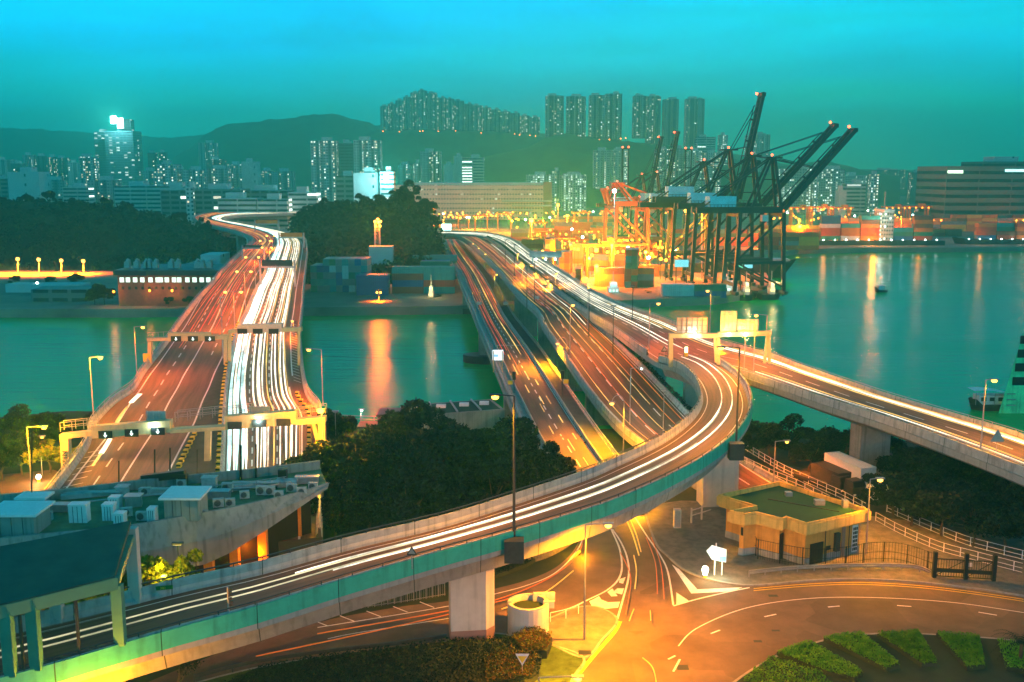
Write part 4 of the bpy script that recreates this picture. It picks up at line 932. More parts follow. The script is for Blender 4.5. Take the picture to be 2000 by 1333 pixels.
# ------------------------------------------------------------ container port, cranes, ships
CC_ = {'red': (0.38, 0.05, 0.03), 'orange': (0.50, 0.16, 0.04), 'green': (0.04, 0.20, 0.12), 'blue': (0.04, 0.12, 0.25), 'white': (0.55, 0.55, 0.52), 'grey': (0.22, 0.23, 0.23), 'brown': (0.20, 0.08, 0.05), 'yellow': (0.60, 0.36, 0.06), 'teal': (0.05, 0.28, 0.26)}
CP = {}; NCONT = [0]
def container_proto(c):
    if c in CP: return CP[c].copy()
    m = mat(c + '_container_paint', CC_[c], 0.5, 0.15, 0.4, streak=.15); mb = MB(); Lx, Ly, Lz = 12.0, 2.44, 2.6
    # corrugated long sides, framed ends
    n_ = 15
    for s in (-1, 1):
        pts = []
        for k in range(n_ * 2 + 1): pts.append((-Lx / 2 + Lx * k / (n_ * 2), s * (Ly / 2 - (0.0 if k % 2 else .07))))
        for a, b_ in zip(pts, pts[1:]):
            f = [(a[0], a[1], .15), (b_[0], b_[1], .15), (b_[0], b_[1], Lz - .12), (a[0], a[1], Lz - .12)]; mb.face(f if s < 0 else f[::-1])
        mb.box((0, s * (Ly / 2 - .03), .08), (Lx, .1, .16)); mb.box((0, s * (Ly / 2 - .03), Lz - .06), (Lx, .1, .12))
    mb.box((0, 0, Lz - .03), (Lx - .1, Ly - .15, .05))
    for s in (-1, 1):
        mb.box((s * (Lx / 2 - .06), 0, Lz / 2), (.08, Ly - .2, Lz - .1))
        for q in (-1, 1): mb.box((s * (Lx / 2 - .05), q * (Ly / 2 - .08), Lz / 2), (.13, .17, Lz))
        for q in (-.6, -.2, .2, .6): mb.box((s * (Lx / 2 + .01), q, Lz / 2), (.05, .06, Lz - .3))
    o = mb.build('shipping_container', m); CP[c] = o
    return o
def cstack(u, v, z, nx, ny, nz, rz, pal, label, group, seed=1, ragged=0.0, gap=.25, pt=None):
    rnd = random.Random(seed); B = pt or P(u, v, z); ca, sa = math.cos(rz), math.sin(rz)
    for i in range(nx):
        for j in range(ny):
            hgt = nz - (rnd.randint(0, 2) if rnd.random() < ragged else 0)
            for k in range(max(hgt, 1)):
                # hidden inner containers are left out
                if 0 < i < nx - 1 and 0 < j and k < hgt - 2: continue
                c = rnd.choice(pal); o = container_proto(c)
                if o.name not in COL.objects: COL.objects.link(o)
                x, y = i * (12 + gap), j * (2.44 + .12)
                o.location = (B.x + x * ca - y * sa, B.y + x * sa + y * ca, B.z + k * 2.6); o.rotation_euler = (0, 0, rz + R(rnd.uniform(-.4, .4)))
                tag(o, c + ' ' + label + ', ' + ORD[k] + ' layer, ' + ORD[i * ny + j] + ' pile', 'container', group); NCONT[0] += 1
mixd = ['grey', 'grey', 'teal', 'green', 'white', 'brown', 'red']
QL = 'containers on the quay between the bridges'
cstack(606, 572, 3, 1, 10, 5, R(90), ['grey', 'teal', 'grey', 'green', 'blue'], 'container in the end-on stack next to the left bridge', QL, 1, .2) if False else None
# end-on block: containers point away from the water
p0 = P(607, 571, 3)
for i in range(9):
    for k in range(5 if i > 1 else 4):
        rnd = random.Random(i * 7 + k); c = rnd.choice(['grey', 'teal', 'grey', 'green', 'blue', 'white']); o = container_proto(c)
        if o.name not in COL.objects: COL.objects.link(o)
        o.location = (p0.x + 1.3 + i * 2.5, p0.y + 6, 3 + k * 2.6); o.rotation_euler = (0, 0, R(90)); tag(o, c + ' container in the end-on block beside the left bridge, ' + ORD[k] + ' layer, ' + ORD[i] + ' column', 'container', QL); NCONT[0] += 1
cstack(728, 577, 3, 1, 3, 3, 0, ['teal', 'brown', 'blue'], 'container in the stack right of the lattice mast', QL, 3)
cstack(797, 573, 3, 2, 2, 4, 0, ['blue', 'red', 'teal', 'brown', 'green'], 'container in the wide stack right of the dark crane', QL, 4, .3)
cstack(758, 545, 3, 3, 2, 4, 0, ['teal', 'green', 'teal', 'brown'], 'container in the back stack under the headland', QL, 5, .3)
cstack(618, 535, 3, 2, 2, 5, 0, ['teal', 'red', 'green'], 'container on the back row of the left quay', QL, 6, .4)
cstack(850, 560, 3, 1, 3, 4, 0, ['blue', 'brown', 'green'], 'container at the quay corner beside the narrow bridge', QL, 7, .3)
YL = 'containers in the lit port yard'
yp = ['orange', 'yellow', 'brown', 'orange', 'red', 'grey']
for k, (u, v, nx, ny, nz, rz, lb) in enumerate([(1240, 560, 1, 2, 6, 80, 'container in the tall stack left of the crane portal'), (1040, 505, 2, 2, 4, 0, 'container in the yard block under the bright mast'), (1100, 500, 3, 2, 3, 0, 'container in the yard block behind the white sign panel'),
        (1110, 535, 1, 2, 4, 80, 'container in the slim yard stack beside the elevated road'), (1165, 530, 2, 2, 3, 0, 'container under the orange lamps in mid yard'), (1150, 480, 4, 1, 3, 0, 'container in the long far yard row'),
        (1060, 468, 4, 1, 3, 0, 'container at the foot of the white warehouse'), (1235, 470, 3, 1, 3, 0, 'container behind the red crane legs'), (1330, 480, 5, 2, 4, 0, 'container in the rows seen between the crane legs'), (1500, 488, 3, 1, 4, 0, 'container on the lit far quay left of the ship'), (1565, 462, 6, 1, 2, 0, 'container in the long rows behind the moored ship'), (1730, 462, 5, 1, 2, 0, 'container behind the lit ship bridge tower'), (1870, 452, 8, 1, 5, 0, 'container in front of the dark offices'), (1640, 452, 8, 1, 4, 0, 'container in the back rows behind the ships'), (1480, 470, 4, 1, 4, 0, 'container on the back row of the far quay'), (1190, 560, 2, 1, 3, 0, 'container on the near yard edge'), (1075, 548, 1, 1, 4, 85, 'container upright stack by the elevated road'), (1135, 515, 2, 1, 4, 0, 'container amid the bright yard'), (1205, 500, 3, 1, 4, 0, 'container before the red crane'), (1260, 540, 2, 1, 3, 0, 'container between tall stack and crane legs'), (1015, 470, 3, 1, 3, 0, 'container beside the port road'), (1180, 455, 5, 1, 3, 0, 'container in the farthest yard row'), (1090, 440, 5, 1, 3, 0, 'container below the estate slab'), (1045, 520, 1, 1, 5, 88, 'container in the slender stack by the elevated road'), (1080, 515, 1, 2, 5, 85, 'container in the tall twin stack by the road'), (1165, 505, 1, 2, 5, 80, 'container in the tall lit block mid yard'), (1195, 530, 1, 1, 5, 80, 'container in the stack before the red crane foot'), (1130, 560, 1, 1, 4, 85, 'container at the road edge of the yard'), (1100, 472, 2, 1, 5, 0, 'container in the back block under the floodlight')]):
    cstack(u, v, 3, nx, ny, nz, R(rz), yp if k not in (0, 8) else ['green', 'red', 'brown', 'teal', 'orange'], lb, YL, 20 + k, .4)
# barges and ships
def hull(par, x0, x1, yc, w, zt, bow=6, side=1, m='dark'):
    # pointed bow at side*x
    prof = []
    xs = [x0, x0 + 2, x1 - bow, x1] if side > 0 else [x1, x1 - 2, x0 + bow, x0]
    top = [(xs[0], yc - w / 2), (xs[2], yc - w / 2), ((xs[2] + xs[3]) / 2, yc - w / 2 * .8), (xs[3], yc), ((xs[2] + xs[3]) / 2, yc + w / 2 * .8), (xs[2], yc + w / 2), (xs[0], yc + w / 2)]
    k = bow * .45 * side
    bot = [(x if i not in (2, 3, 4) else x - k, y) for i, (x, y) in enumerate(top)]
    mb = MB()
    for i in range(7):
        j = (i + 1) % 7; mb.face([(*bot[i], -1), (*bot[j], -1), (*top[j], zt + (1.2 if j in (2, 3, 4) else 0)), (*top[i], zt + (1.2 if i in (2, 3, 4) else 0))])
    mb.face([(x, y, zt) for x, y in top])
    return mb.build('hull', M_[m], par, orient=True)
M_['shipwhite'] = mat('ship_white', (.6, .62, .6), .5, .1, .5)
M_['hullred'] = mat('hull_dark', (.02, .03, .035), .5, .2, .3)
M_['winlit'] = emis('lit_window', (.75, 1, .85), 1.2); M_['winwarm'] = emis('warm_window', (1, .75, .3), 2.0)
def deck_lights(par, x0, x1, y, z, n_, m='wlamp', r=.35):
    for k in range(n_): MB().ball((x0 + (x1 - x0) * (k + .5) / n_, y, z), r, 6).build('deck_lamp', M_[m], par)
def ship(u0, u1, v, label, twr, seed, side=1, rows=6):
    A, B = P(u0, v, 0), P(u1, v, 0); Yy = A.y + 8; x0, x1 = A.x, B.x; zt = 6
    t = thing('container_ship', label, 'ship', (A.x, Yy, 0), 'moored container ships'); hull(t, x0, x1, Yy, 16, zt, 9, side, 'hullred')
    tx = x0 + (x1 - x0) * twr
    fm = facade('ship_accommodation_%d' % seed, (.5, .52, .5), 1.6, 2.6, .5, .45, .5, (.8, 1, .7), 5)
    MB().box((tx, Yy, zt + 9), (8, 14, 18)).build('bridge_tower', fm, t); MB().box((tx, Yy, zt + 19), (6, 17, 2)).build('wheelhouse', M_['shipwhite'], t); MB().bar((tx, Yy, zt + 20), (tx, Yy, zt + 31), .6).build('mast', M_['metal'], t)
    deck_lights(t, x0 + 4, x1 - 2, Yy - 8.3, zt + .6, 12)
    rnd = random.Random(seed); x = x0 + 5 if side > 0 else x0 + 14
    while x < x1 - 12:
        if abs(x + 6 - tx) > 10.5:
            cstack(0, 0, 0, 1, 2, rows - rnd.randint(0, 2), 0, ['green', 'brown', 'teal', 'white', 'red', 'blue', 'orange'], ('container on the ship with the lit bridge tower, slot %d' if seed == 1 else 'container on the ship at the right edge, slot %d') % int((x - x0) / 12.6 + 1), 'containers on the ships', seed * 10 + int(x), .3, pt=Vector((x + 6, Yy - 5, zt + .3)))
            x += 12.6
        else: x = tx + 5
    light(t, (tx - 6, Yy - 14, zt + 14), 3000, (.7, 1, .8))
    for f in (.15, .49, .8): light(t, (x0 + (x1 - x0) * f, Yy - 13, zt + 4), 10000 if seed == 1 and f == .49 else 1200, (1, .32, .02), 1.0)  # bare orange lights added off the ship's side to streak the water
ship(1562, 1845, 489, 'dark ship with a lit white bridge tower moored on the far quay', .60, 1, -1)
ship(1868, 2140, 487, 'dark ship leaving the picture at the right edge with pale containers', .75, 2, -1, 4)
A = P(1400, 545, 0); t = thing('container_ship', 'dark ship bow pointing out behind the crane legs', 'ship', (A.x, A.y, 0), 'moored container ships'); B = P(1562, 545, 0)
hull(t, P(1330, 540, 0).x, Q(1562, 520, A.y).x, A.y + 6, 14, 7.5, 16, 1, 'hullred'); MB().box((Q(1520, 512, A.y).x, A.y + 6, 8.6), (12, 9, 1.0)).build('foredeck', M_['metal'], t)
def barge(u0, u1, v, label, tw, lit, seed=0, h=2.2, kind='work barge'):
    A, B = P(u0, v, 0), P(u1, v, 0); Yy = A.y + 4; t = thing('barge', label, 'barge', (A.x, Yy, 0), 'moored barges and tugs'); hull(t, A.x, B.x, Yy, 8, h, 4, 1, 'hullred')
    w = B.x - A.x; x = A.x + w * tw
    MB().box((x, Yy, h + 1.4), (w * .22, 5, 2.8)).build('cabin', M_['shipwhite'], t); MB().box((x, Yy, h + 3.8), (w * .15, 4, 1.8)).build('wheelhouse', M_['shipwhite'], t); MB().bar((x, Yy, h + 4), (x, Yy, h + 9), .25).build('mast', M_['metal'], t)
    for k in range(3): MB().box((x - w * .07 + w * .07 * k, Yy - 2.55, h + 1.6), (w * .04, .06, .9)).build('window', M_[lit], t)
    for k in range(int(w / 3)): MB().ball((A.x + 2 + 3 * k, Yy - 4, h - .2), .5, 6).build('tyre_fender', M_['dark'], t)
    if lit == 'winwarm': light(t, (x, Yy - 4, h + 5), 900, (1, .75, .25))
    else: light(t, (x, Yy - 4, h + 5), 400, (.7, 1, .9))
    return t
barge(1445, 1485, 588, 'small tug with yellow lit deck at the end of the pier, left one', .4, 'winwarm')
barge(1488, 1533, 587, 'small tug with yellow lit deck at the end of the pier, right one', .5, 'winwarm')
barge(1180, 1275, 588, 'dark barge moored under the tall container stack', .2, 'winlit')
b1 = barge(1285, 1440, 585, 'long barge carrying green and dark containers below the cranes', .9, 'winlit')
cstack(0, 0, 0, 1, 2, 2, 0, ['white'], 'pale container on the long barge, left end', 'containers on the barge', 60, pt=P(1325, 583, 2.3) + Vector((0, 2, 0)) )
cstack(0, 0, 0, 1, 2, 2, 0, ['brown', 'green', 'blue'], 'dark container on the long barge, right of the pale ones', 'containers on the barge', 61, pt=P(1388, 583, 2.3) + Vector((0, 2, 0)))
barge(820, 862, 597, 'yellow lit tug at the quay corner between the bridges', .5, 'winwarm')
A = P(1719, 571, 0); t = thing('motor_boat', 'small boat alone on the open harbour water', 'boat', A); hull(t, A.x - 2.6, A.x + 2.6, A.y, 2.4, 1.0, 1.6, -1, 'hullred')
MB().box((A.x + .3, A.y, 1.8), (2.4, 1.8, 1.6)).build('cabin', M_['shipwhite'], t); MB().box((A.x + .3, A.y, 2.7), (2.8, 2.1, .15)).build('canopy', M_['white'], t); MB().bar((A.x, A.y, 2.7), (A.x, A.y, 6), .12).build('mast', M_['metal'], t); MB().ball((A.x, A.y, 6), .22, 6).build('mast_lamp', M_['sodfar'], t)
A = P(1935, 800, 0); t = thing('motor_boat', 'covered ferry boat with curved pale roof moored by the green pontoon', 'boat', A)
hull(t, A.x - 5, A.x + 5, A.y, 3.4, 1.3, 2.5, -1, 'hullred'); MB().box((A.x + .4, A.y, 2.3), (7.5, 2.8, 1.9)).build('cabin', M_['shipwhite'], t)
for k in range(4): MB().box((A.x - 2.3 + 1.8 * k, A.y - 1.43, 2.5), (1.1, .05, .8)).build('window', M_['dark'], t)
MB().sheet([[(A.x - 4.5 + k, A.y + s * 1.8, 3.6 + .9 * math.cos((k - 2) / 8 * 2.2)) for k in range(10)] for s in (-1, 1)]).build('roof', M_['white'], t); 
for k in range(5): MB().bar((A.x - 4 + 2 * k, A.y - 1.5, 1.3), (A.x - 4 + 2 * k, A.y - 1.5, 3.9), .1).build('roof_post', M_['metal'], t)
# green pontoon or raised hull at the right edge
M_['pontoon'] = mat('green_hull_paint', (.10, .80, .36), .55, .3, .4, streak=.3)
A = P(1960, 808, 0); Yy = A.y; t = thing('landing_ramp', 'green steel ramp structure rising at the right edge of the water', 'ramp', (A.x, Yy, 0))
g = lambda u, v, dy=0: Q(u, v, Yy + dy)
MB().face([g(1950, 808), g(2060, 812), g(2060, 600), g(2003, 636), g(1974, 730)], None).build('side_plate', M_['pontoon'], t)
MB().sheet([[g(1950, 808), g(1974, 730), g(2003, 636)], [g(1950, 808, 9), g(1974, 730, 9), g(2003, 636, 9)]]).build('edge_plate', M_['pontoon'], t)
for k in range(4): 
    c = g(1990 + 5 * k, 745 - 27 * k, -.1); MB().box(c, (2.6, .1, 1.7)).build('opening', M_['dark'], t)
for k in range(3): MB().box(g(1975, 770 + 11 * k, -.2), (1.8, .2, .15)).build('rung', M_['metal'], t)

# ---- ship-to-shore cranes. Built along +x (boom towards +x, over the water)
def sts(label, loc, rz, s, boom, mt='crane', house='cyanp', seed=0, hb=36.0, L=46, tower=22):
    t = thing('quay_crane', label, 'crane', loc, 'ship to shore quay cranes', local=True)
    M = M_[mt]
    for sx, n_ in ((-9, 0), (9, 0)):
        for sy in (-7, 7):
            m = MB(); m.bar((sx * 1.15, sy, 1.5), (sx, sy, hb), 1.5, 1.2); m.build('leg', M, t)
    m = MB()
    for sy in (-7, 7):
        m.bar((-10.3, sy, 13), (9.8, sy, 13), 1.3); m.bar((-9.9, sy, 14), (8.9, sy, hb - 2), .8); m.bar((9.8, sy, 3), (-9.8, sy, 13), .6)
    for sx in (-10, 10): m.bar((sx, -7, 4), (sx, 7, 4), 1.3); m.bar((sx * .93, -7, hb - 1), (sx * .93, 7, hb - 1), 1.3)
    m.build('portal_frame', M, t)
    m = MB()
    for sx in (-10.3, 10.3):
        for sy in (-7, 7):
            m.box((sx, sy, .9), (1.4, 6.5, 1.2))
            for k in range(4): m.box((sx, sy - 2.4 + 1.6 * k, .35), (.7, 1.1, .7))
    m.build('bogie', M, t)
    m = MB()
    for sy in (-3.2, 3.2):
        m.bar((-26, sy, hb + 1), (10, sy, hb + 1), 1.5, 2.4)
    for k in range(10): m.bar((-25 + 3.8 * k, -3.2, hb + 1), (-25 + 3.8 * k, 3.2, hb + 1), .6)
    m.build('girder', M, t)
    m = MB()   # walkway railing and cables hung under the girder
    for k in range(24): x = -25 + 1.5 * k; m.bar((x, -4.2, hb + 2), (x, -4.2, hb + 3.2), .12); m.bar((x, -3.6, hb), (x, -3.6, hb - 1.3 - (k % 3) * .4), .12)
    m.bar((-25, -4.2, hb + 3.2), (10, -4.2, hb + 3.2), .15); m.build('walkway', M, t)
    MB().box((-15, 0, hb + 4.4), (11, 6.5, 4.2)).build('machinery_house', M_[house], t)
    MB().box((2, -4.5, hb - 2.2), (2.6, 2.4, 2.6)).build('operator_cab', M_['shipwhite'], t)
    top = Vector((6, 0, hb + tower)); m = MB()
    for sy in (-3.2, 3.2):
        m.bar((9.5, sy, hb + 2), (6.5, sy * .5, hb + tower), 1.0); m.bar((-3, sy, hb + 2), (5.5, sy * .5, hb + tower), .8); m.bar((-24, sy, hb + 2), (5.5, sy * .5, hb + tower), .5)
    for k in (.3, .6): m.bar((9.5 - 3 * k, -3.2 * (1 - k / 2), hb + tower * k), (9.5 - 3 * k, 3.2 * (1 - k / 2), hb + tower * k), .5); m.bar((9.5 - 3 * k, 0, hb + tower * k), (-3 + 8.5 * k, 0, hb + tower * k), .4)
    m.box((6, 0, hb + tower), (7, 5, .5)); 
    for k in range(6): m.bar((2.7 + 1.3 * k, -2.5, hb + tower), (2.7 + 1.3 * k, -2.5, hb + tower + 1.1), .1)
    m.build('apex_frame', M, t)
    ca, sa = math.cos(boom), math.sin(boom); m = MB(); hx, hz = 11, hb + 1
    E_ = lambda d, o, y: Vector((hx + d * ca - o * sa, y, hz + d * sa + o * ca))
    for sy in (-2.4, 2.4):
        m.bar(E_(0, 0, sy), E_(L, 0, sy), 1.2, 1.7); m.bar(E_(1, 2.3, sy), E_(L - 5, 1.6, sy), .35)
    for k in range(int(L / 3)): 
        m.bar(E_(1 + 3 * k, 0, -2.4), E_(1 + 3 * k, 0, 2.4), .5); m.bar(E_(1 + 3 * k, 0, -2.4), E_(2.5 + 3 * k, 2.2, -2.4), .25); m.bar(E_(2.5 + 3 * k, 2.2, -2.4), E_(4 + 3 * k, 0, -2.4), .25)
    for k in (.35, .55, .75): m.bar(E_(L * k, 1, -2.4), E_(L * k, 3.2, -2.4), .8)
    m.box(E_(L, 0, 0), (2.0, 5.5, 1.6)); m.build('boom', M, t)
    m = MB()
    for k in (.5, .9):
        for sy in (-2.4, 2.4): m.bar((7, sy * .8, hb + tower), E_(L * k, 1.2, sy), .28)
    m.build('forestay', M, t)
    MB().ball(E_(L, 2.2, 0), .55, 8).build('beacon', M_['red_l'], t)
    MB().ball((6, 0, hb + tower + 1), .45, 8).build('beacon', M_['red_l'], t)
    t.scale = (s, s, s); t.rotation_euler = (0, 0, rz)
    return t
hd_ = math.atan2(33, 97)
sts('front black crane with its boom lifted toward the right, lower of the two slanted booms', P(1470, 572, 3), hd_ - .2, .95, R(48), L=43, hb=33)
sts('black crane behind the front one with parallel slanted boom', P(1432, 562, 3), hd_ - .25, .95, R(48), L=45, hb=34)
sts('tallest black crane with its boom raised almost upright', P(1388, 552, 3), hd_ - .25, .98, R(79), L=45, hb=35)
sts('black crane with cyan roofed machinery house and boom slanting at half height', P(1345, 545, 3), hd_ - .3, .88, R(44), L=30, hb=36)
sts('far dark crane with thin boom upright, right one of a pair', P(1262, 505, 3), hd_ - .2, .82, R(80), L=48, hb=34)
sts('far dark crane with thin boom upright, left one of a pair', P(1235, 497, 3), hd_ - .2, .80, R(80), L=48, hb=34)
sts('red lit crane with white operator roof at the left end of the crane row', P(1222, 524, 3), hd_ + R(180), .9, R(70), L=8, hb=34, mt='redcrane', tower=12)
sts('red lit crane frame farther back between the yard and the black cranes', P(1275, 506, 3), hd_ + R(180), .85, R(75), L=6, hb=32, mt='redcrane', tower=8)
for k, (u, v, vt) in enumerate([(1219, 470, 290), (1340, 470, 292)]):
    p = P(u, v, 3); tt = Q(u, vt, p.y); t = thing('gantry_tower', 'narrow dark portal tower behind the cranes, %s one' % ('left', 'right')[k], 'tower', p)
    for sx in (-2, 2): MB().bar((p.x + sx, p.y, 3), (p.x + sx, p.y, tt.z), .9).build('column', M_['crane'], t)
    for q in range(5): MB().bar((p.x - 2, p.y, 3 + (tt.z - 3) * (q + 1) / 5), (p.x + 2, p.y, 3 + (tt.z - 3) * (q + 1) / 5), .8).build('crossbeam', M_['crane'], t)
    for sx in (-2, 2): MB().ball((p.x + sx, p.y, tt.z + .8), .6, 8).build('beacon', M_['red_l'], t)
for k, (u0, u1, v0, v1, vb, lb) in enumerate([(1318, 1345, 508, 522, 560, 'pale cyan board on the quay at the foot of the black cranes'), (1434, 1451, 516, 524, 568, 'green lit board between the black crane legs'), (1454, 1470, 516, 524, 568, 'blue lit board between the black crane legs')]):
    Yb = P(u0, vb, 3).y; a, b_ = Q(u0, v1, Yb), Q(u1, v0, Yb); t = thing('quay_board', lb, 'sign', (a.x, Yb, 3))
    MB().box(((a.x + b_.x) / 2, Yb, (a.z + b_.z) / 2), (b_.x - a.x, .4, b_.z - a.z)).build('panel', emis('lit_board', [(.25, .9, 1), (.2, .9, .5), (.25, .85, 1)][k], .7), t)
    for x in (a.x + .6, b_.x - .6): MB().bar((x, Yb + .3, 3), (x, Yb + .3, a.z), .35).build('post', M_['dmetal'], t)
# quay floodlight glow under the girders
def mast(u, vb, z, vh, label, E, n_=1, rb=.8, bulb='sod', col=SODC, group='port floodlight masts', w=.6, r=1.0):
    B = P(u, vb, z); T_ = Q(u, vh, B.y); t = thing('floodlight_mast', label, 'floodlight', B, group)
    MB().bar(B, T_, w, n=6, r2=w * .6).build('pole', M_['metal'], t)
    MB().box(T_ + Vector((0, 0, .5)), (2.2, 1.2, .4)).build('lamp_frame', M_['dmetal'], t)
    for k in range(n_): MB().ball(T_ - Vector(((k - (n_ - 1) / 2) * 1.3, .3, .3)), rb, 8).build('lamp', M_[bulb], t)
    if E: light(t, T_ - Vector((0, 2, 1.6)), E * 6.0, col, r, spot=R(165)) if False else light(t, T_ - Vector((0, 2, 1.6)), E * (3.0 if n_ == 1 and E >= 30000 else 12.0), col, r, None if E >= 30000 else R(160))
    return t
for k, (u, vb, vh, E, rb, lb) in enumerate([(1038, 480, 430, 60000, 1.5, 'brightest floodlight mast in front of the white warehouse'), (1090, 450, 400, 40000, 1.2, 'floodlight mast right of the brightest one'), (1108, 455, 421, 30000, 1.1, 'floodlight low beside the right end of the warehouse'),
       (847, 440, 405, 20000, .9, 'floodlight mast beside the headland trees'), (866, 455, 429, 8000, .5, 'smaller floodlight below the one by the headland'), (1165, 560, 519, 30000, .9, 'floodlight above the yellow lit yard'), (1060, 530, 490, 25000, .7, 'floodlight beside the elevated road'),
       (1340, 545, 411, 16000, .9, 'left floodlight hanging under the black crane girder'), (1371, 545, 411, 16000, .9, 'right floodlight hanging under the black crane girder'), (1195, 545, 478, 30000, .7, 'floodlight at the foot of the red crane'), (1895, 450, 413, 45000, 1.1, 'bright floodlight before the dark office block at the right'), (1760, 455, 423, 15000, .5, 'floodlight behind the moored ship bridge tower'), (1640, 460, 425, 32000, .5, 'floodlight behind the moored ship containers'), (1560, 460, 428, 34000, .5, 'floodlight left of the moored ship'), (1985, 455, 430, 18000, .6, 'floodlight at the right edge behind the second ship'), (1700, 458, 430, 30000, .4, 'floodlight amid the moored ship containers'), (1240, 520, 490, 20000, .5, 'floodlight behind the slim container stack'), (1290, 500, 470, 20000, .5, 'floodlight behind the crane legs'), (1500, 486, 455, 36000, .5, 'added floodlight on the far quay behind crane legs')]):  # the last mast is added to brighten dim containers on the far quay
    mast(u, vb, 3, vh, lb, E, rb=rb, r=1.5)
mast(1200, 540, 3, 372, 'white floodlight high on the red crane', 3000, rb=.9, w=.25, bulb='wlamp', col=(.8, 1, .9))
mast(740, 588, 3, 570, 'pair of small lights on the quay beside the lattice mast', 1500, 2, .4)
for k, (u, vh) in enumerate([(-8, 500), (35, 505), (76, 506), (120, 508), (163, 509)]):
    mast(u, 535, 3, vh, ['dim floodlight cut by the left edge', 'first bright floodlight of the row at the left edge', 'second bright floodlight of the row at the left', 'third bright floodlight of the row at the left', 'last bright floodlight of the row at the left, by the bridge side'][k], 16000, rb=.9, group='row of floodlights by the left shore')
mast(73, 570, 3, 552, 'white starry lamp on the lower left shore', 2500, rb=.5, bulb='wlamp', col=(.6, 1, .9))
# lattice mast with the bright lamp
B = P(739, 545, 3); T_ = Q(738, 433, B.y); t = thing('lattice_mast', 'tall lattice mast crowned by a bright orange lamp before the headland', 'mast', B)
m = MB(); hh = T_.z - 3
for a, b_ in ((-1, -1), (1, -1), (1, 1), (-1, 1)): m.bar((B.x + a * 1.5, B.y + b_ * 1.5, 3), (B.x + a * .9, B.y + b_ * .9, T_.z), .35)
for k in range(14):
    z0, z1 = 3 + hh * k / 14, 3 + hh * (k + 1) / 14; s0, s1 = 1.5 - .6 * k / 14, 1.5 - .6 * (k + 1) / 14
    q = [(-1, -1), (1, -1), (1, 1), (-1, 1)]
    for i in range(4): a, c = q[i], q[(i + 1) % 4]; m.bar((B.x + a[0] * s0, B.y + a[1] * s0, z0), (B.x + c[0] * s1, B.y + c[1] * s1, z1), .14); m.bar((B.x + a[0] * s1, B.y + a[1] * s1, z1), (B.x + c[0] * s1, B.y + c[1] * s1, z1), .12)
m.build('lattice', M_['metal'], t)
for k, (dx, dz) in enumerate(((-1.2, 0), (1.2, 0), (0, 1.0), (-1.0, -2), (1.0, -2))): MB().ball(T_ + Vector((dx, -.5, dz)), .6, 8).build('lamp', M_['sod'], t)
light(t, T_ + Vector((0, -3, 0)), 40000, SODC, 1.0)
# ---- yard gantry cranes on the far quay
def rtg_proto():
    t = thing('yard_crane', 'orange lit yard crane in the row on the far quay', 'crane', (0, 0, 0), 'yard cranes on the far quay', local=True)
    for sx in (-7, 7):
        for sy in (-3, 3): MB().bar((sx, sy, 0), (sx, sy, 17), 1.2).build('leg', M_['rtg'], t)
    m = MB()
    for sy in (-3, 3): m.bar((-10, sy, 17.6), (10, sy, 17.6), 1.3)
    m.build('beam', M_['rtg'], t); MB().box((3, 0, 18.9), (4, 5, 2)).build('trolley', M_['rtg'], t); MB().box((-2, -3, 15), (2, 2, 2)).build('cab', M_['shipwhite'], t)
    for x in (-8, -3, 2, 7): MB().ball((x, -3.8, 16.8), .55, 6).build('lamp', M_['sodfar'], t)
    return reg(t)
rp = rtg_proto(); first = True
words = ['1st', '2nd', '3rd', '4th', '5th', '6th', '7th', '8th', '9th', '10th', '11th', '12th', '13th', '14th']
for k, (u, v, s) in enumerate([(1510, 452, 1), (1560, 448, 1), (1600, 450, 1.05), (1640, 448, 1), (1745, 446, 1), (1790, 448, 1.05), (1925, 446, 1.1), (1965, 446, 1.1), (940, 452, .7), (985, 450, .75), (905, 448, .6), (1135, 450, .8), (1190, 445, .8), (1280, 446, .9), (1075, 500, .75), (1120, 520, .75), (1170, 540, .8), (1150, 495, .75), (1225, 520, .8), (1050, 470, .7)]):
    lb = 'orange lit yard crane standing in the bright port yard, %s one' % ORD[k - 14] if k > 13 else 'orange lit yard crane, %s of the row counted from the left warehouse end' % words[[10, 11, 12, 13, 13, 13, 13, 13, 1, 2, 0, 3, 4, 5][min(k, 13)]] if k > 7 else 'orange lit yard crane on the far quay, %s counted rightward from the black cranes' % words[min(k, 13)]
    if first: rp.location = P(u, v, 3); rp.scale = (s, s, s); rp['label'] = lb; first = False
    else: dup(rp, P(u, v, 3), sc=(s, s, s), label=lb)
# scattered small yard lamps
def small_lamp_proto(m, label):
    t = thing('yard_lamp', label, 'yard lamp', (0, 0, 0), 'small yard lamps', local=True); MB().bar((0, 0, 0), (0, 0, 9), .25).build('pole', M_['dmetal'], t); MB().ball((0, -.3, 9), .75, 6).build('lamp', M_[m], t); return reg(t)
lo = small_lamp_proto('sodfar', 'small orange lamp on a pole in the container port'); lw = small_lamp_proto('wlamp', 'small white lamp on a pole in the container port')
rnd = random.Random(77); lo.location = P(1010, 470, 3); lw.location = P(1000, 500, 3)
for k in range(150):
    u, v = rnd.uniform(855, 1330), rnd.uniform(428, 560)
    if v > 470 + (u - 1000) * .45: v = rnd.uniform(430, 462)
    if u < 1010: v = rnd.uniform(428, 450)
    dup(lo if rnd.random() < .85 else lw, P(u, v, 3), sc=(1, 1, rnd.uniform(.6, 1.6)) if False else (1, 1, 1))
for k in range(80):
    dup(lo if rnd.random() < .9 else lw, P(rnd.uniform(1500, 2000), rnd.uniform(425, 455), 3), label=None)
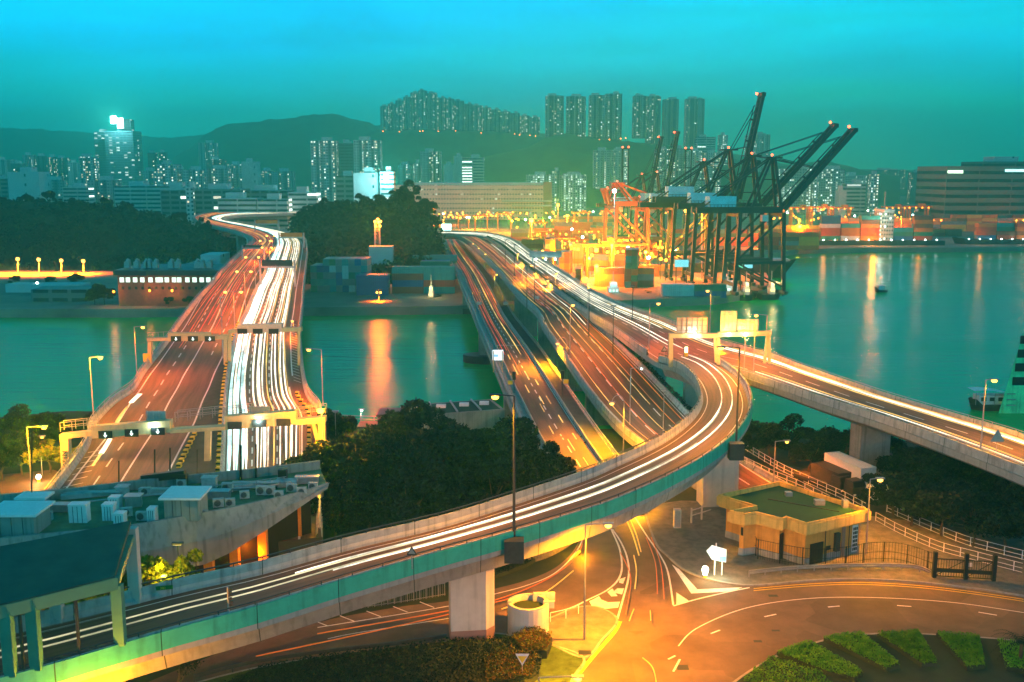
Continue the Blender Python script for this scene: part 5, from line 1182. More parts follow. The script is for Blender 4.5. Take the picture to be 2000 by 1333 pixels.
for k, u_ in enumerate(sorted(rnd.uniform(380, 620) for _ in range(26))):
    dup(lo, P(u_, rnd.uniform(398, 425), 3), label='small orange street light beyond the left bridge bend, %s from the left' % nth(k + 1), group='street lights beyond the left bridge')
for k, (u, v) in enumerate([(1040, 500), (1100, 520), (1150, 545), (1200, 500), (1130, 470), (1060, 455), (1260, 530), (1560, 470), (1000, 455), (930, 448), (1215, 450)]):
    p = P(u, v, 3); lt = small_lamp_proto('sod', 'strong orange work light in the port yard, %s of its kind' % words[k]); lt.location = p; l = light(lt, p + Vector((0, -1.5, 10)), 105000, (1, .30, .005), 1.0); l.location = (0, -1.5, 9.5)

# keep the 300 containers that show largest; the farthest ones become one object
cs = sorted([o for o in bpy.data.objects if o.get('category') == 'container'], key=lambda o: o.location.length)
if len(cs) > 296:
    rest = cs[296:]; vs, fs, ms, mi = [], [], [], []
    bpy.context.view_layer.update()
    for o in rest:
        b0 = len(vs); me = o.data; mt_ = me.materials[0]
        if mt_ not in ms: ms.append(mt_)
        vs += [tuple(o.matrix_world @ v.co) for v in me.vertices]; fs += [tuple(b0 + i for i in p.vertices) for p in me.polygons]; mi += [ms.index(mt_)] * len(me.polygons)
        bpy.data.objects.remove(o)
    me = bpy.data.meshes.new('container_mass'); me.from_pydata(vs, [], fs); [me.materials.append(x) for x in ms]; me.polygons.foreach_set('material_index', mi); me.update()
    o = bpy.data.objects.new('container_mass', me); COL.objects.link(o); tag(o, 'farthest stacked containers of the port yard merging into one mass', 'containers', kind='stuff')
# ------------------------------------------------------------ city beyond the port
FA = {
 'conc': facade('pale_tower_facade', (.55, .62, .60), 3.0, 3.0, .5, .45, .17, (1, .80, .42), 1.8, bay=9),
 'conc2': facade('grey_tower_facade', (.40, .48, .46), 3.4, 3.0, .42, .4, .12, (1, .78, .42), 1.8, bay=12),
 'dark': facade('dark_tower_facade', (.10, .16, .14), 3.2, 3.0, .45, .42, .16, (1, .72, .36), 2.2, bay=13),
 'hill': facade('hill_tower_facade', (.34, .44, .38), 3.6, 3.6, .42, .36, .13, (1, .72, .36), 2.4, bay=17),
 'ribbon': facade('ribbon_window_facade', (.52, .58, .55), 14.0, 3.6, .94, .42, .10, (.9, 1, .9), 2.5),
 'office': facade('office_tower_facade', (.07, .20, .22), 5.0, 3.4, .85, .5, .08, (.8, 1, .95), 1.0),
 'blank': facade('blank_wall_facade', (.55, .62, .60), 30, 8.0, .05, .3, .0, (1, 1, 1), 0),
 'ware': facade('warehouse_facade', (.78, .60, .50), 2.7, 4.4, .45, .28, .07, (1, .95, .6), 1.1),
 'estate': facade('estate_slab_facade', (.48, .55, .52), 2.6, 2.8, .5, .5, .30, (.9, 1, .75), 1.7),
 'ind': facade('industrial_facade', (.16, .24, .22), 7.0, 3.8, .8, .5, .12, (1, .95, .7), 2.2),
}
def bld(u0, u1, vt, D, label, fa='conc', dep=None, vb=None, shape='box', roof=1, cat='building', group=None, rz=0.0, extra=None, name='tower_block'):
    p, q = Q(u0, vt, D), Q(u1, vt, D); w = q.x - p.x; dep = dep or max(12, min(w * .8, 40)); zt = p.z; zb = Q(u0, vb, D).z if vb else 2.5
    zb = min(zb, zt - 6); cx, cy_ = (p.x + q.x) / 2, D + dep / 2
    t = thing(name, label, cat, (cx, cy_, zb), group)
    if shape == 'cross':
        n = w * .09; d2 = dep / 2; w2 = w / 2; c_ = w * .16
        poly = [(-w2, -d2 + c_), (-w2 + c_, -d2 + c_), (-w2 + c_, -d2), (-n, -d2), (-n, -d2 + c_ * 1.3), (n, -d2 + c_ * 1.3), (n, -d2), (w2 - c_, -d2), (w2 - c_, -d2 + c_), (w2, -d2 + c_), (w2, d2 - c_), (w2 - c_, d2 - c_), (w2 - c_, d2), (-w2 + c_, d2), (-w2 + c_, d2 - c_), (-w2, d2 - c_)]
    elif shape == 'slab':
        poly = [(-w / 2, -dep / 2)]; nb = max(2, int(w / 14))
        for k in range(nb):
            x0 = -w / 2 + w * k / nb; x1 = -w / 2 + w * (k + 1) / nb; m_ = x0 + (x1 - x0) * .72
            poly += [(m_, -dep / 2), (m_, -dep / 2 + 2.2), (x1, -dep / 2 + 2.2)] + ([(x1, -dep / 2)] if k < nb - 1 else [])
        poly += [(w / 2, dep / 2), (-w / 2, dep / 2)]
    else: poly = [(-w / 2, -dep / 2), (w / 2, -dep / 2), (w / 2, dep / 2), (-w / 2, dep / 2)]
    ca, sa = math.cos(rz), math.sin(rz)
    MB().prism([(cx + x * ca - y * sa, cy_ + x * sa + y * ca) for x, y in poly], zb, zt).build('facade', FA[fa], t)
    rnd = random.Random(int(u0 * 7 + vt))
    if roof:
        k = rnd.uniform(.3, .5); MB().box((cx + rnd.uniform(-.15, .15) * w, cy_, zt + 2), (w * k, dep * .5, 4)).build('roof_plant', FA['blank'], t)
        if w > 20: MB().box((cx + rnd.uniform(-.3, .3) * w, cy_ - dep * .2, zt + 1), (w * .18, dep * .2, 2)).build('water_tank', FA['blank'], t)
    if extra: extra(t, cx, cy_, w, dep, zt)
    return t
# office tower with two bright roof signs
def roofsigns(t, cx, cy_, w, dep, zt):
    em = emis('white_roof_sign', (.85, .97, 1), 6.0); em2 = emis('pink_roof_sign', (1, .75, .85), 6.0)
    a, b_ = Q(216, 227, cy_ - dep / 2), Q(228, 242, cy_ - dep / 2); MB().box(((a.x + b_.x) / 2, cy_ - dep / 2 - 1, (a.z + b_.z) / 2), (b_.x - a.x, 1, a.z - b_.z)).build('roof_sign', em2, t)
    a, b_ = Q(229, 231, cy_ - dep / 2), Q(242, 251, cy_ - dep / 2); MB().box(((a.x + b_.x) / 2, cy_ - dep / 2 - 1, (a.z + b_.z) / 2), (b_.x - a.x, 1, a.z - b_.z)).build('roof_sign', em, t)
    light(t, (cx, cy_ - dep / 2 - 14, zt + 14), 250000, (.5, .9, 1), 4)
    MB().box((cx + w * .1, cy_, zt + 8), (w * .5, dep * .4, 16)).build('crown', FA['office'], t)
bld(204, 259, 256, 1450, 'tall glass office tower crowned by two blazing white signs', 'office', 34, extra=roofsigns, roof=0, name='office_tower')
bld(183, 208, 258, 1470, 'lower left wing of the tall office tower with a pale top', 'office', 26, name='office_tower')
bld(258, 268, 300, 1480, 'slim stepped wing at the right side of the tall office tower', 'office', 20, name='office_tower')
rows = [ # u0,u1,vt,D,label,facade,shape
 (-40, 18, 312, 1500, 'hazy tower block cut by the left edge of the skyline', 'conc2', 'cross'), (20, 42, 320, 1450, 'low dark block behind the big blank pale wall at the left', 'dark', 'box'),
 (14, 75, 336, 900, 'big pale windowless block rising above the left knoll', 'blank', 'box'), (-60, 14, 350, 950, 'dark low block left of the big pale windowless block', 'ind', 'box'),
 (42, 64, 303, 1600, 'far tower with a small white dome on its roof at the left', 'conc2', 'cross'), (66, 86, 305, 1600, 'hazy tower with lit stair columns, third from the left end', 'dark', 'cross'), (87, 106, 307, 1600, 'hazy tower with lit stair columns, fourth from the left end', 'dark', 'cross'), (107, 130, 309, 1600, 'hazy tower with a bright lit stair column, fifth from the left end', 'dark', 'cross'),
 (76, 118, 352, 1100, 'low grey flats right of the big pale windowless block', 'conc2', 'slab'), (132, 152, 318, 1500, 'narrow hazy block left of the pale tower beside the offices', 'conc2', 'box'),
 (151, 184, 307, 1250, 'pale slender tower just left of the tall office tower', 'conc', 'cross'), (122, 168, 366, 1000, 'low ribbon windowed factory under the pale slender tower', 'ribbon', 'box'), (170, 222, 352, 1050, 'mid height flats in front of the office tower', 'conc2', 'slab'),
 (222, 312, 364, 900, 'long pale factory block with ribbon windows right of the office tower', 'ribbon', 'box'), (288, 302, 299, 1500, 'thin hazy tower with lit column between offices and the twin tops', 'dark', 'box'), (309, 322, 298, 1500, 'thin hazy tower, right one of the small pair by the offices', 'dark', 'box'),
 (278, 306, 334, 1250, 'short pink grey block under the small tower pair', 'conc2', 'box'), (306, 345, 321, 1150, 'pale block with a bright lit window column left of centre', 'conc', 'box'), (385, 420, 279, 1700, 'tall faint tower topping the middle of the left skyline', 'conc2', 'cross'),
 (346, 358, 331, 1300, 'sliver of a lit tower between two pale blocks', 'dark', 'box'), (357, 396, 332, 1150, 'white ribbed block of flats, left one of two', 'conc', 'slab'), (397, 442, 330, 1180, 'white ribbed block of flats, right one of two', 'conc', 'slab'), (400, 436, 312, 1500, 'dim tower with bright lit top rows behind the white ribbed flats', 'dark', 'cross'),
 (443, 470, 322, 1250, 'stepped pale tower pair beside the plain grey tower', 'conc', 'slab'), (471, 502, 316, 1200, 'plain grey blank tower right of the ribbed flats', 'blank', 'box'), (503, 530, 334, 1350, 'pale hazy slab with notched roof right of the blank tower', 'conc2', 'slab'), (531, 570, 335, 1350, 'pale hazy slab with notched roof, the farther right of two', 'conc2', 'slab'),
 (312, 366, 366, 880, 'pale lower factory with long window bands above the knoll', 'ribbon', 'box'), (313, 362, 372, 760, 'dark green glass factory behind the knoll with lit panes', 'ind', 'box'), (362, 376, 366, 755, 'narrow white stair tower of the factory with a lit column', 'conc', 'box'), (377, 470, 370, 760, 'long dark factory with scattered lit panes behind the bend', 'ind', 'box'), (471, 560, 373, 770, 'long teal factory right of the bend with ribbon windows', 'ind', 'box'),
 (425, 500, 388, 740, 'low pale terrace behind the street lights, left part', 'ribbon', 'box'), (502, 560, 390, 740, 'low pale terrace behind the street lights, middle part', 'ribbon', 'box'), (562, 618, 376, 760, 'low teal block with pale roof room right of the bend', 'ribbon', 'box'),
 (606, 655, 275, 1150, 'left wing of the big twin tower with dark glass core', 'conc', 'slab'), (655, 690, 280, 1170, 'dark glass core of the big twin tower with lit halls', 'office', 'box'), (690, 741, 274, 1150, 'right wing of the big twin tower with dark glass stripe', 'conc', 'slab'),
 (655, 690, 344, 800, 'pale block with dark grid window near the white logo sign building', 'ind', 'box'), (690, 742, 338, 790, 'white clad block left of the cyan lit sign', 'blank', 'box'),
 (778, 808, 322, 1300, 'small white flats at the hill foot, left of the taller ones', 'conc', 'box'), (808, 822, 318, 1320, 'narrow step beside the white hillside tower', 'conc', 'box'), (820, 861, 296, 1350, 'white hillside tower with lit central column', 'conc', 'cross'), (866, 886, 322, 1300, 'low white school block on the hillside', 'blank', 'box'), (886, 902, 305, 1310, 'white stair block of the hillside school', 'blank', 'box'), (901, 945, 308, 1320, 'hillside building with a row of lit windows on top', 'ribbon', 'box'),
 (1028, 1078, 342, 1250, 'left half of the long estate slab right of the warehouse', 'estate', 'slab'), (1078, 1093, 334, 1240, 'raised stair core of the long estate slab', 'conc', 'box'), (1093, 1146, 342, 1250, 'right half of the long estate slab right of the warehouse', 'estate', 'slab'),
 (1160, 1193, 294, 1400, 'pale tower left of the red beacon portal', 'conc', 'cross'), (1195, 1228, 293, 1400, 'pale tower partly behind the red beacon portal', 'conc', 'cross'), (1280, 1310, 292, 1400, 'pale tower right of the upright thin booms', 'conc', 'cross'), (1311, 1336, 290, 1420, 'pale tower between two dark portals', 'conc', 'cross'), (1340, 1372, 296, 1400, 'pale tower crossed by the thin slanted boom', 'conc', 'cross'), (1376, 1412, 298, 1400, 'pale tower right of the thin slanted boom', 'conc', 'cross'),
 (1362, 1398, 268, 1600, 'flat hilltop building with a lit window row', 'ribbon', 'box'), (1405, 1422, 264, 1600, 'small hilltop block with three bright bands', 'estate', 'box'), (1458, 1476, 264, 1600, 'pale tower beside the tallest boom', 'conc', 'box'), (1474, 1506, 263, 1600, 'hilltop tower with orange lit column right of the tallest boom', 'conc', 'cross'),
 (1534, 1600, 330, 1150, 'left half of the broad white estate behind the slanted booms', 'estate', 'slab'), (1592, 1600, 324, 1140, 'raised core of the broad white estate', 'conc', 'box'), (1600, 1652, 331, 1155, 'right half of the broad white estate with many lit flats', 'estate', 'slab'), (1652, 1694, 343, 1250, 'lower estate wing running right from the broad white estate', 'estate', 'slab'), (1702, 1718, 341, 1150, 'slim block with one bright lit stair column', 'conc', 'box'), (1654, 1692, 359, 1000, 'pale terrace below the lower estate wing', 'ribbon', 'box'), (1640, 1654, 372, 900, 'plain pale square block above the far quay', 'blank', 'box'),
 (1780, 1800, 337, 1500, 'dim hillside block with lit flats left of the dark offices', 'dark', 'box'), (1800, 1850, 333, 1600, 'faint wide hillside block with orange windows', 'dark', 'slab'), (1710, 1770, 332, 2100, 'faint far row of flats on the right horizon', 'dark', 'slab'),
]
for r in rows: bld(*r[:4], r[4], r[5], shape=r[6])
# cyan sign building beside the trees
def cyansign(t, cx, cy_, w, dep, zt):
    a, b_ = Q(749, 338, cy_ - dep / 2), Q(760, 358, cy_ - dep / 2); MB().box(((a.x + b_.x) / 2, cy_ - dep / 2 - .6, (a.z + b_.z) / 2), (b_.x - a.x, .6, a.z - b_.z)).build('lit_sign', emis('cyan_lit_sign', (.35, .95, 1), 7.0), t)
    light(t, (cx, cy_ - dep / 2 - 8, zt - 4), 60000, (.3, .9, 1), 2)
bld(742, 768, 336, 785, 'white block carrying a small blazing cyan sign', 'ribbon', extra=cyansign)
# estate on the hill crest: stepped line of towers
k = 0
for u0, u1, vt in [(742, 756, 208), (757, 771, 203), (772, 786, 196), (787, 800, 190), (801, 815, 181), (816, 832, 177), (833, 852, 182), (853, 870, 191), (871, 886, 193), (887, 905, 197), (906, 922, 203), (923, 941, 206), (942, 958, 210), (959, 976, 214), (977, 996, 218), (997, 1014, 221), (1015, 1034, 226), (1035, 1054, 229)]:
    k += 1; bld(u0, u1 + 1, vt, 2150 + (k % 3) * 12, 'faint tower of the stepped crest estate, %s from its left end' % ['1st', '2nd', '3rd', '4th', '5th', '6th', '7th', '8th', '9th', '10th', '11th', '12th', '13th', '14th', '15th', '16th', '17th', '18th'][k - 1], 'hill', 26, vb=262 + k * .4, shape='cross', group='estate towers on the hill crest')
for k, (u0, u1, vt, vb) in enumerate([(1066, 1102, 187, 268), (1107, 1145, 188, 272), (1152, 1182, 186, 276), (1184, 1216, 183, 276), (1239, 1263, 187, 270), (1265, 1292, 188, 284), (1298, 1327, 194, 284), (1342, 1378, 193, 286)]):
    bld(u0, u1, vt, 1720 + (k % 2) * 10, 'tall dark tower on the green hill, %s from the left of eight' % ['first', 'second', 'third', 'fourth', 'fifth', 'sixth', 'seventh', 'eighth'][k], 'hill', 30, vb=vb, shape='cross', group='tall towers on the green hill')
# crest building terrace for the estate
tag(ridge('estate_terrace', [(690, 275), (740, 256), (900, 257), (1060, 266), (1100, 285)], 2140, 260, seed=14) and None, None) if False else None
ridge('estate_hillside', [(660, 300), (735, 254), (900, 255), (1060, 264), (1130, 290)], 2150, 350, seed=14)
# street lights along the crest roads
cl = thing('hill_lamp', 'tiny street light on the hill road below the crest towers', 'street lamp', (0, 0, 0), 'street lights on the hill roads', local=True)
MB().bar((0, 0, 0), (0, 0, 6), .4).build('pole', M_['dmetal'], cl); MB().ball((0, -1, 6), 1.0, 6).build('lamp', M_['sodfar'], cl); reg(cl); fst = True
HL = [(748, 257, 2090), (780, 258, 2090), (820, 257, 2090), (826, 256, 2090), (856, 257, 2090), (890, 256, 2090), (940, 260, 2090), (1005, 262, 2090), (1015, 264, 2090), (1035, 265, 2090), (1046, 266, 2090), (1150, 273, 1690), (1158, 273, 1690), (1170, 274, 1690), (1190, 273, 1690), (1212, 271, 1690), (1222, 270, 1690), (1135, 270, 1690), (1325, 286, 1690), (633, 228, 2480)]
for u, v, D in HL:
    p = Q(u, v, D) - Vector((0, 0, 6))
    if fst: cl.location = p; fst = False
    else: dup(cl, p, label='tiny street light on the hill roads, %s of those below the crest and tower blocks' % nth(1 + HL.index((u, v, D))))
# the white warehouse
t = thing('warehouse', 'very wide pinkish white warehouse with rows of small windows', 'warehouse', Q(920, 430, 980))
D = 980; p, q = Q(771, 362, D), Q(1078, 362, D); z = Q(771, 430, D).z
MB().box(((p.x + q.x) / 2, D + 35, (z + p.z) / 2), (q.x - p.x, 70, p.z - z)).build('facade', FA['ware'], t)
MB().box(((p.x + q.x) / 2 + 4, D + 34, p.z + .8), (q.x - p.x - 24, 60, 2.4)).build('roof_parapet', FA['blank'], t)
for a, b_, c in ((980, 1078, 393), (1000, 1078, 402), (960, 1040, 411)):
    r0, r1 = Q(a, c, D), Q(b_, c, D); MB().box(((r0.x + r1.x) / 2, D - 1.5, r0.z), (r1.x - r0.x, 3.5, 1.6)).build('ramp_band', FA['blank'], t)
MB().box((q.x - 4, D + 6, (z + p.z) / 2 + 1), (8, 14, p.z - z + 4)).build('stair_tower', M_['pbase'], t)
# dark office block at the right
def roofl(t, cx, cy_, w, dep, zt):
    a, b_ = Q(1851, 332, cy_ - dep / 2), Q(1880, 340, cy_ - dep / 2); MB().box(((a.x + b_.x) / 2, cy_ - dep / 2 - .5, (a.z + b_.z) / 2), (b_.x - a.x, .6, (a.z - b_.z) * .7)).build('lit_sign', emis('pale_lit_sign', (.7, 1, .7), 2.5), t)
    a, b_ = Q(1963, 331, cy_ - dep / 2), Q(2010, 336, cy_ - dep / 2); MB().box(((a.x + b_.x) / 2, cy_ - dep / 2 - .5, (a.z + b_.z) / 2), (b_.x - a.x, .6, a.z - b_.z)).build('lit_sign', emis('cyan_roof_sign', (.4, .95, 1), 2.2), t)
FA['doff'] = facade('dark_office_facade', (.13, .17, .14), 26, 6.2, .97, .42, .0, (1, .5, .3), 2, glass=(.004, .012, .014))
bld(1850, 2120, 325, 820, 'broad dark office block with black window bands at the right', 'doff', 60, extra=roofl, roof=0, name='office_block')
bld(1920, 2060, 316, 826, 'dark upper storey set back on the broad office block', 'doff', 40, vb=326, roof=1, name='office_block')
# buildings on the far shore
def brick():
    D = P(330, 598, 3).y; t = thing('brick_building', 'long brick depot with bright square windows and roof ducts on the left shore', 'building', Q(330, 598, D))
    p, q = Q(229, 538, D), Q(430, 538, D); z1 = p.z
    M_['brick'] = mat('red_brick', (.22, .09, .06), .85, .2, 1.0)
    MB().box(((p.x + q.x) / 2, D + 12, (3 + z1) / 2), (q.x - p.x, 24, z1 - 3)).build('wall', M_['brick'], t)
    MB().box(((p.x + q.x) / 2, D + 12, z1 + .9), (q.x - p.x + 2, 26, 1.8)).build('roof_edge', M_['dmetal'], t)
    us = [238, 250, 264, 278, 294, 308, 314, 326, 340, 350, 366, 380, 394, 407, 420]
    for u in us:
        c = Q(u, 547, D); MB().box((c.x, D - .05, c.z), (1.5, .1, 1.7)).build('window', M_['winlit'], t)
    for u in range(240, 425, 13):
        c = Q(u, 563, D); MB().box((c.x, D - .05, c.z), (.9, .1, 1.0)).build('dark_window', M_['dark'], t)
    for k, u in enumerate((250, 268, 286, 292, 305, 335, 348, 386, 395, 410)):
        c = Q(u, 529, D + 8); MB().box((c.x, D + 8, z1 + 2.8), (1.8, 2, 2.6)).build('roof_duct', M_['metal'], t); MB().bar((c.x, D + 8, z1 + 4), (c.x + .6, D + 8, z1 + 4.9), 1.5, n=8).build('cowl', M_['metal'], t)
    for u, v in ((292, 568), (336, 568), (222, 570)):
        c = Q(u, v, D - 2); MB().ball(c, .42, 8).build('wall_lamp', M_['sodfar'], t); light(t, c - Vector((0, 1.5, 0)), 600, (1, .3, .06), .5)
brick()
bld(60, 170, 566, 372, 'low flat shed on the lower left shore', 'ind', 12, roof=0, name='shed'); bld(345, 460, 520, 420, 'flat green roofed depot behind the brick building', 'ind', 30, name='shed')
bld(10, 160, 556, 400, 'long low orange lit shed under the floodlight row', 'blank', 8, roof=0, name='shed')
bld(720, 766, 482, 445, 'pinkish blank hut wall at the foot of the lattice mast', 'blank', 6, roof=0, name='shed')
bld(1180, 1300, 462, 640, 'low lit terminal shed behind the red crane', 'ware', 12, roof=0, name='shed'); bld(690, 800, 590, 402, 'low dark quay shed with flat roof', 'ind', 5, roof=0, name='shed', vb=600)
# billboards near the port
for k, (u0, u1, v0, v1, D, lb, c, s) in enumerate([(862, 881, 438, 450, 640, 'small blazing cyan billboard beside the headland', (.4, 1, .9), 4), ]):
    a, b_ = Q(u0, v1, D), Q(u1, v0, D); t = thing('billboard', lb, 'billboard', (a.x, D, 3)); MB().box(((a.x + b_.x) / 2, D, (a.z + b_.z) / 2), (b_.x - a.x, .5, b_.z - a.z)).build('panel', emis('cyan_billboard', c, s), t)
    for x in (a.x + 1, b_.x - 1): MB().bar((x, D + .5, 3), (x, D + .5, a.z), .4).build('post', M_['dmetal'], t)
a, b_ = Q(1034, 503, 372), Q(1097, 491, 372); t = thing('sign_gantry', 'long grey sign back with three white lamps beside the port', 'gantry', ((a.x + b_.x) / 2, 372, 3), 'lane control gantries')
MB().box(((a.x + b_.x) / 2, 372, (a.z + b_.z) / 2), (b_.x - a.x, .3, b_.z - a.z)).build('sign_back', M_['metal'], t)
for f in (.2, .5, .8): MB().ball((a.x + (b_.x - a.x) * f, 371, a.z - .6), .35, 6).build('lamp', M_['wlamp'], t)
for f in (.1, .9): MB().bar((a.x + (b_.x - a.x) * f, 372.3, 3), (a.x + (b_.x - a.x) * f, 372.3, a.z), .5).build('column', M_['metal'], t)
# ------------------------------------------------------------ ground level roads and islands in front
GZ = 5.0
def pz(pts, z=GZ): return [tuple(P(u, v, z)[:2]) for u, v in pts]
def smooth(pts, n=6, closed=False):
    out = []; N = len(pts)
    for i in range(N if closed else N - 1):
        p0, p1, p2, p3 = [pts[(i + k) % N] if closed else pts[max(0, min(N - 1, i + k))] for k in (-1, 0, 1, 2)]
        for j in range(n):
            t = j / n; out.append(tuple(.5 * (2 * p1[a] + (p2[a] - p0[a]) * t + (2 * p0[a] - 5 * p1[a] + 4 * p2[a] - p3[a]) * t * t + (3 * p1[a] - p0[a] - 3 * p2[a] + p3[a]) * t ** 3) for a in (0, 1)))
    if not closed: out.append(pts[-1])
    return out
north = [(260, 1345), (450, 1268), (620, 1216), (780, 1186), (877, 1174), (961, 1152), (1022, 1136), (1075, 1115), (1108, 1090), (1128, 1062), (1138, 1030), (1132, 1003)]
east = [(1256, 990), (1268, 1030), (1283, 1066), (1302, 1086), (1335, 1114), (1387, 1134), (1464, 1145), (1580, 1136), (1685, 1133), (1825, 1142), (2000, 1166), (2400, 1240)]
tag(MB().flat(pz(smooth(north) + smooth(east) + [(2600, 1700), (-300, 1700)]), GZ + .012).build('ground_road', M_['asphalt2']), kind='structure')
tag(MB().flat(pz([(-60, 985), (250, 960), (380, 1000), (330, 1060), (-60, 1080)]), GZ + .01).build('ground_road', M_['asphalt2']), kind='structure')
tag(MB().flat(pz([(-80, 935), (105, 918), (150, 938), (140, 985), (0, 1040)]), GZ + .02).build('ground_road', M_['asphalt2']), kind='structure')
# raised kerbed islands
I1 = smooth([(330, 1352), (480, 1312), (620, 1288), (774, 1270), (875, 1256), (960, 1240), (1020, 1250), (1075, 1262), (1140, 1288), (1118, 1330), (1095, 1400)]) + [(1000, 1700), (300, 1700)]
tag(MB().prism(pz(I1), GZ - .1, GZ + .15).build('grass_island', M_['grass']), kind='structure')
I2 = smooth([(1000, 1228), (1071, 1211), (1120, 1191), (1165, 1188), (1200, 1205), (1203, 1222), (1178, 1250), (1141, 1287), (1075, 1262), (1020, 1250)], closed=True)
M_['pave'] = mat('concrete_paving', (.16, .145, .125), .85, .35, .8, bump=.15)
tag(MB().prism(pz(I2), GZ - .1, GZ + .16).build('paved_island', M_['pave']), kind='structure')
RI = smooth([(1330, 1500), (1400, 1372), (1440, 1331), (1510, 1288), (1580, 1262), (1650, 1246), (1755, 1240), (1895, 1247), (2000, 1257), (2300, 1300)]) + [(2600, 1600), (2400, 1800), (1500, 1800)]
tag(MB().prism(pz(RI), GZ - .1, GZ + .15).build('roundabout_island', M_['earth']), kind='structure')
EP = smooth([(1256, 990), (1268, 1030), (1283, 1066), (1302, 1086), (1335, 1114), (1387, 1134), (1464, 1145), (1580, 1136), (1685, 1133), (1825, 1142), (2000, 1166), (2300, 1220)]) + [(2500, 1150), (2100, 1060), (1700, 1010), (1560, 985), (1330, 980)]
tag(MB().prism(pz(EP), GZ - .1, GZ + .14).build('pavement', M_['pave']), kind='structure')
yard = [(1500, 905), (1900, 960), (2300, 1060), (2300, 1120), (1850, 1070), (1700, 1000), (1560, 950)]
tag(MB().flat(pz(yard), GZ + .03).build('lorry_park', M_['paving']), kind='structure')
def kerb(pts, z=GZ, w=.25, h=.17, name='kerb'):
    m = MB(); q = [P(u, v, z) for u, v in pts]
    for a, b_ in zip(q, q[1:]): m.bar(a + Vector((0, 0, h / 2)), b_ + Vector((0, 0, h / 2)), w, h)
    return tag(m.build(name, M_['concrete']), kind='structure')
kerb(I1[:-2]); kerb(I2 + I2[:1]); kerb(RI[:-3]); kerb(EP[:-5])
# markings
def pline(m, pts, w, z=GZ + .03, dash=None, sm=True):
    q = [P(u, v, z) for u, v in (smooth(pts, 8) if sm else pts)]
    acc = 0; on = True
    for a, b_ in zip(q, q[1:]):
        d = b_ - a; L_ = d.length
        if L_ < 1e-4: continue
        n_ = Vector((-d.y, d.x, 0)).normalized() * w / 2
        if dash:
            s = 0
            while s < L_:
                lim = dash[0] if on else dash[1]; e_ = min(L_, s + lim - acc)
                if on: A, B_ = a + d * (s / L_), a + d * (e_ / L_); m.face([A - n_, A + n_, B_ + n_, B_ - n_])
                acc += e_ - s; s = e_
                if acc >= lim - 1e-6: acc = 0; on = not on
        else: m.face([a - n_, a + n_, b_ + n_, b_ - n_])
    return m
m = MB()
pline(m, [(1325, 1262), (1360, 1228), (1450, 1190), (1560, 1171), (1685, 1167), (1850, 1176), (2000, 1197), (2200, 1230)], .14)
for a in ([(1315, 1312), (1328, 1288)], [(1388, 1238), (1406, 1231)], [(1493, 1205), (1516, 1200)], [(1617, 1186), (1640, 1184)], [(1752, 1183), (1780, 1185)], [(1911, 1196), (1947, 1202)], [(1305, 1288), (1319, 1281)]): pline(m, a, .2, sm=False)
pline(m, [(620, 1226), (877, 1184), (961, 1162), (1022, 1146), (1075, 1125), (1110, 1097), (1131, 1069), (1139, 1045), (1140, 1010)], .16)
pline(m, [(640, 1248), (700, 1236), (877, 1208)], .14); pline(m, [(1071, 1211), (1138, 1177), (1190, 1150), (1213, 1120), (1211, 1076), (1194, 1034), (1188, 1010)], .22); pline(m, [(1196, 1034), (1213, 1060), (1225, 1090), (1228, 1125), (1217, 1170), (1205, 1212)], .22)
pline(m, [(1241, 1012), (1262, 1045), (1290, 1086), (1305, 1120), (1315, 1182)], .2); pline(m, [(1315, 1184), (1360, 1171), (1420, 1157), (1464, 1148)], .22)
for a, b_, c, d in (((1151, 1175), (1166, 1168), (1167, 1190), (1160, 1191)), ((1166, 1168), (1160, 1180), (1210, 1176), (1208, 1186)), ((1186, 1157), (1196, 1150), (1206, 1165), (1194, 1166)), ((1206, 1150), (1219, 1150), (1215, 1162), (1196, 1158)), ((1210, 1132), (1222, 1128), (1217, 1141), (1209, 1139))):
    m.flat(pz([a, b_, c, d]), GZ + .03)
m.flat(pz([(1151, 1176), (1170, 1165), (1178, 1178), (1211, 1176), (1207, 1188), (1160, 1192)]), GZ + .034)
m.flat(pz([(1312, 1103), (1326, 1112), (1362, 1152), (1450, 1148), (1430, 1156), (1350, 1160)]), GZ + .03)
m.flat(pz([(1321, 1158), (1345, 1174), (1321, 1182)]), GZ + .03)
for k in range(5): pline(m, [(640 + 52 * k, 1223 - 9 * k), (612 + 52 * k, 1212 - 9 * k)], .14, sm=False)
tag(m.build('road_markings', M_['paint']), kind='structure')
m = MB(); 
for o_ in (0, 4):
    pline(m, [(1472, 1150 + o_), (1580, 1141 + o_), (1685, 1138 + o_), (1825, 1147 + o_), (2000, 1171 + o_), (2200, 1205 + o_)], .14)
    pline(m, [(1214 - o_, 1214), (1200 - o_ * 1.2, 1238), (1165 - o_ * 1.3, 1278), (1128 - o_ * 1.4, 1325), (1110 - o_ * 1.5, 1360)], .16)
tag(m.build('yellow_lines', M_['ypaint']), kind='structure')
m = MB()
for u, v, w, h in ((1142, 1278, 1.2, .9), (1333, 1304, 1.1, 1.0), (1480, 1253, .8, .5), (1515, 1232, .8, .4), (1510, 1164, 1.0, .6)): c = P(u, v, GZ + .02); m.flat([(c.x - w / 2, c.y - h / 2), (c.x + w / 2, c.y - h / 2), (c.x + w / 2, c.y + h / 2), (c.x - w / 2, c.y + h / 2)], GZ + .19 if u == 1142 else GZ + .025)
tag(m.build('drain_covers', M_['dark']), kind='structure')
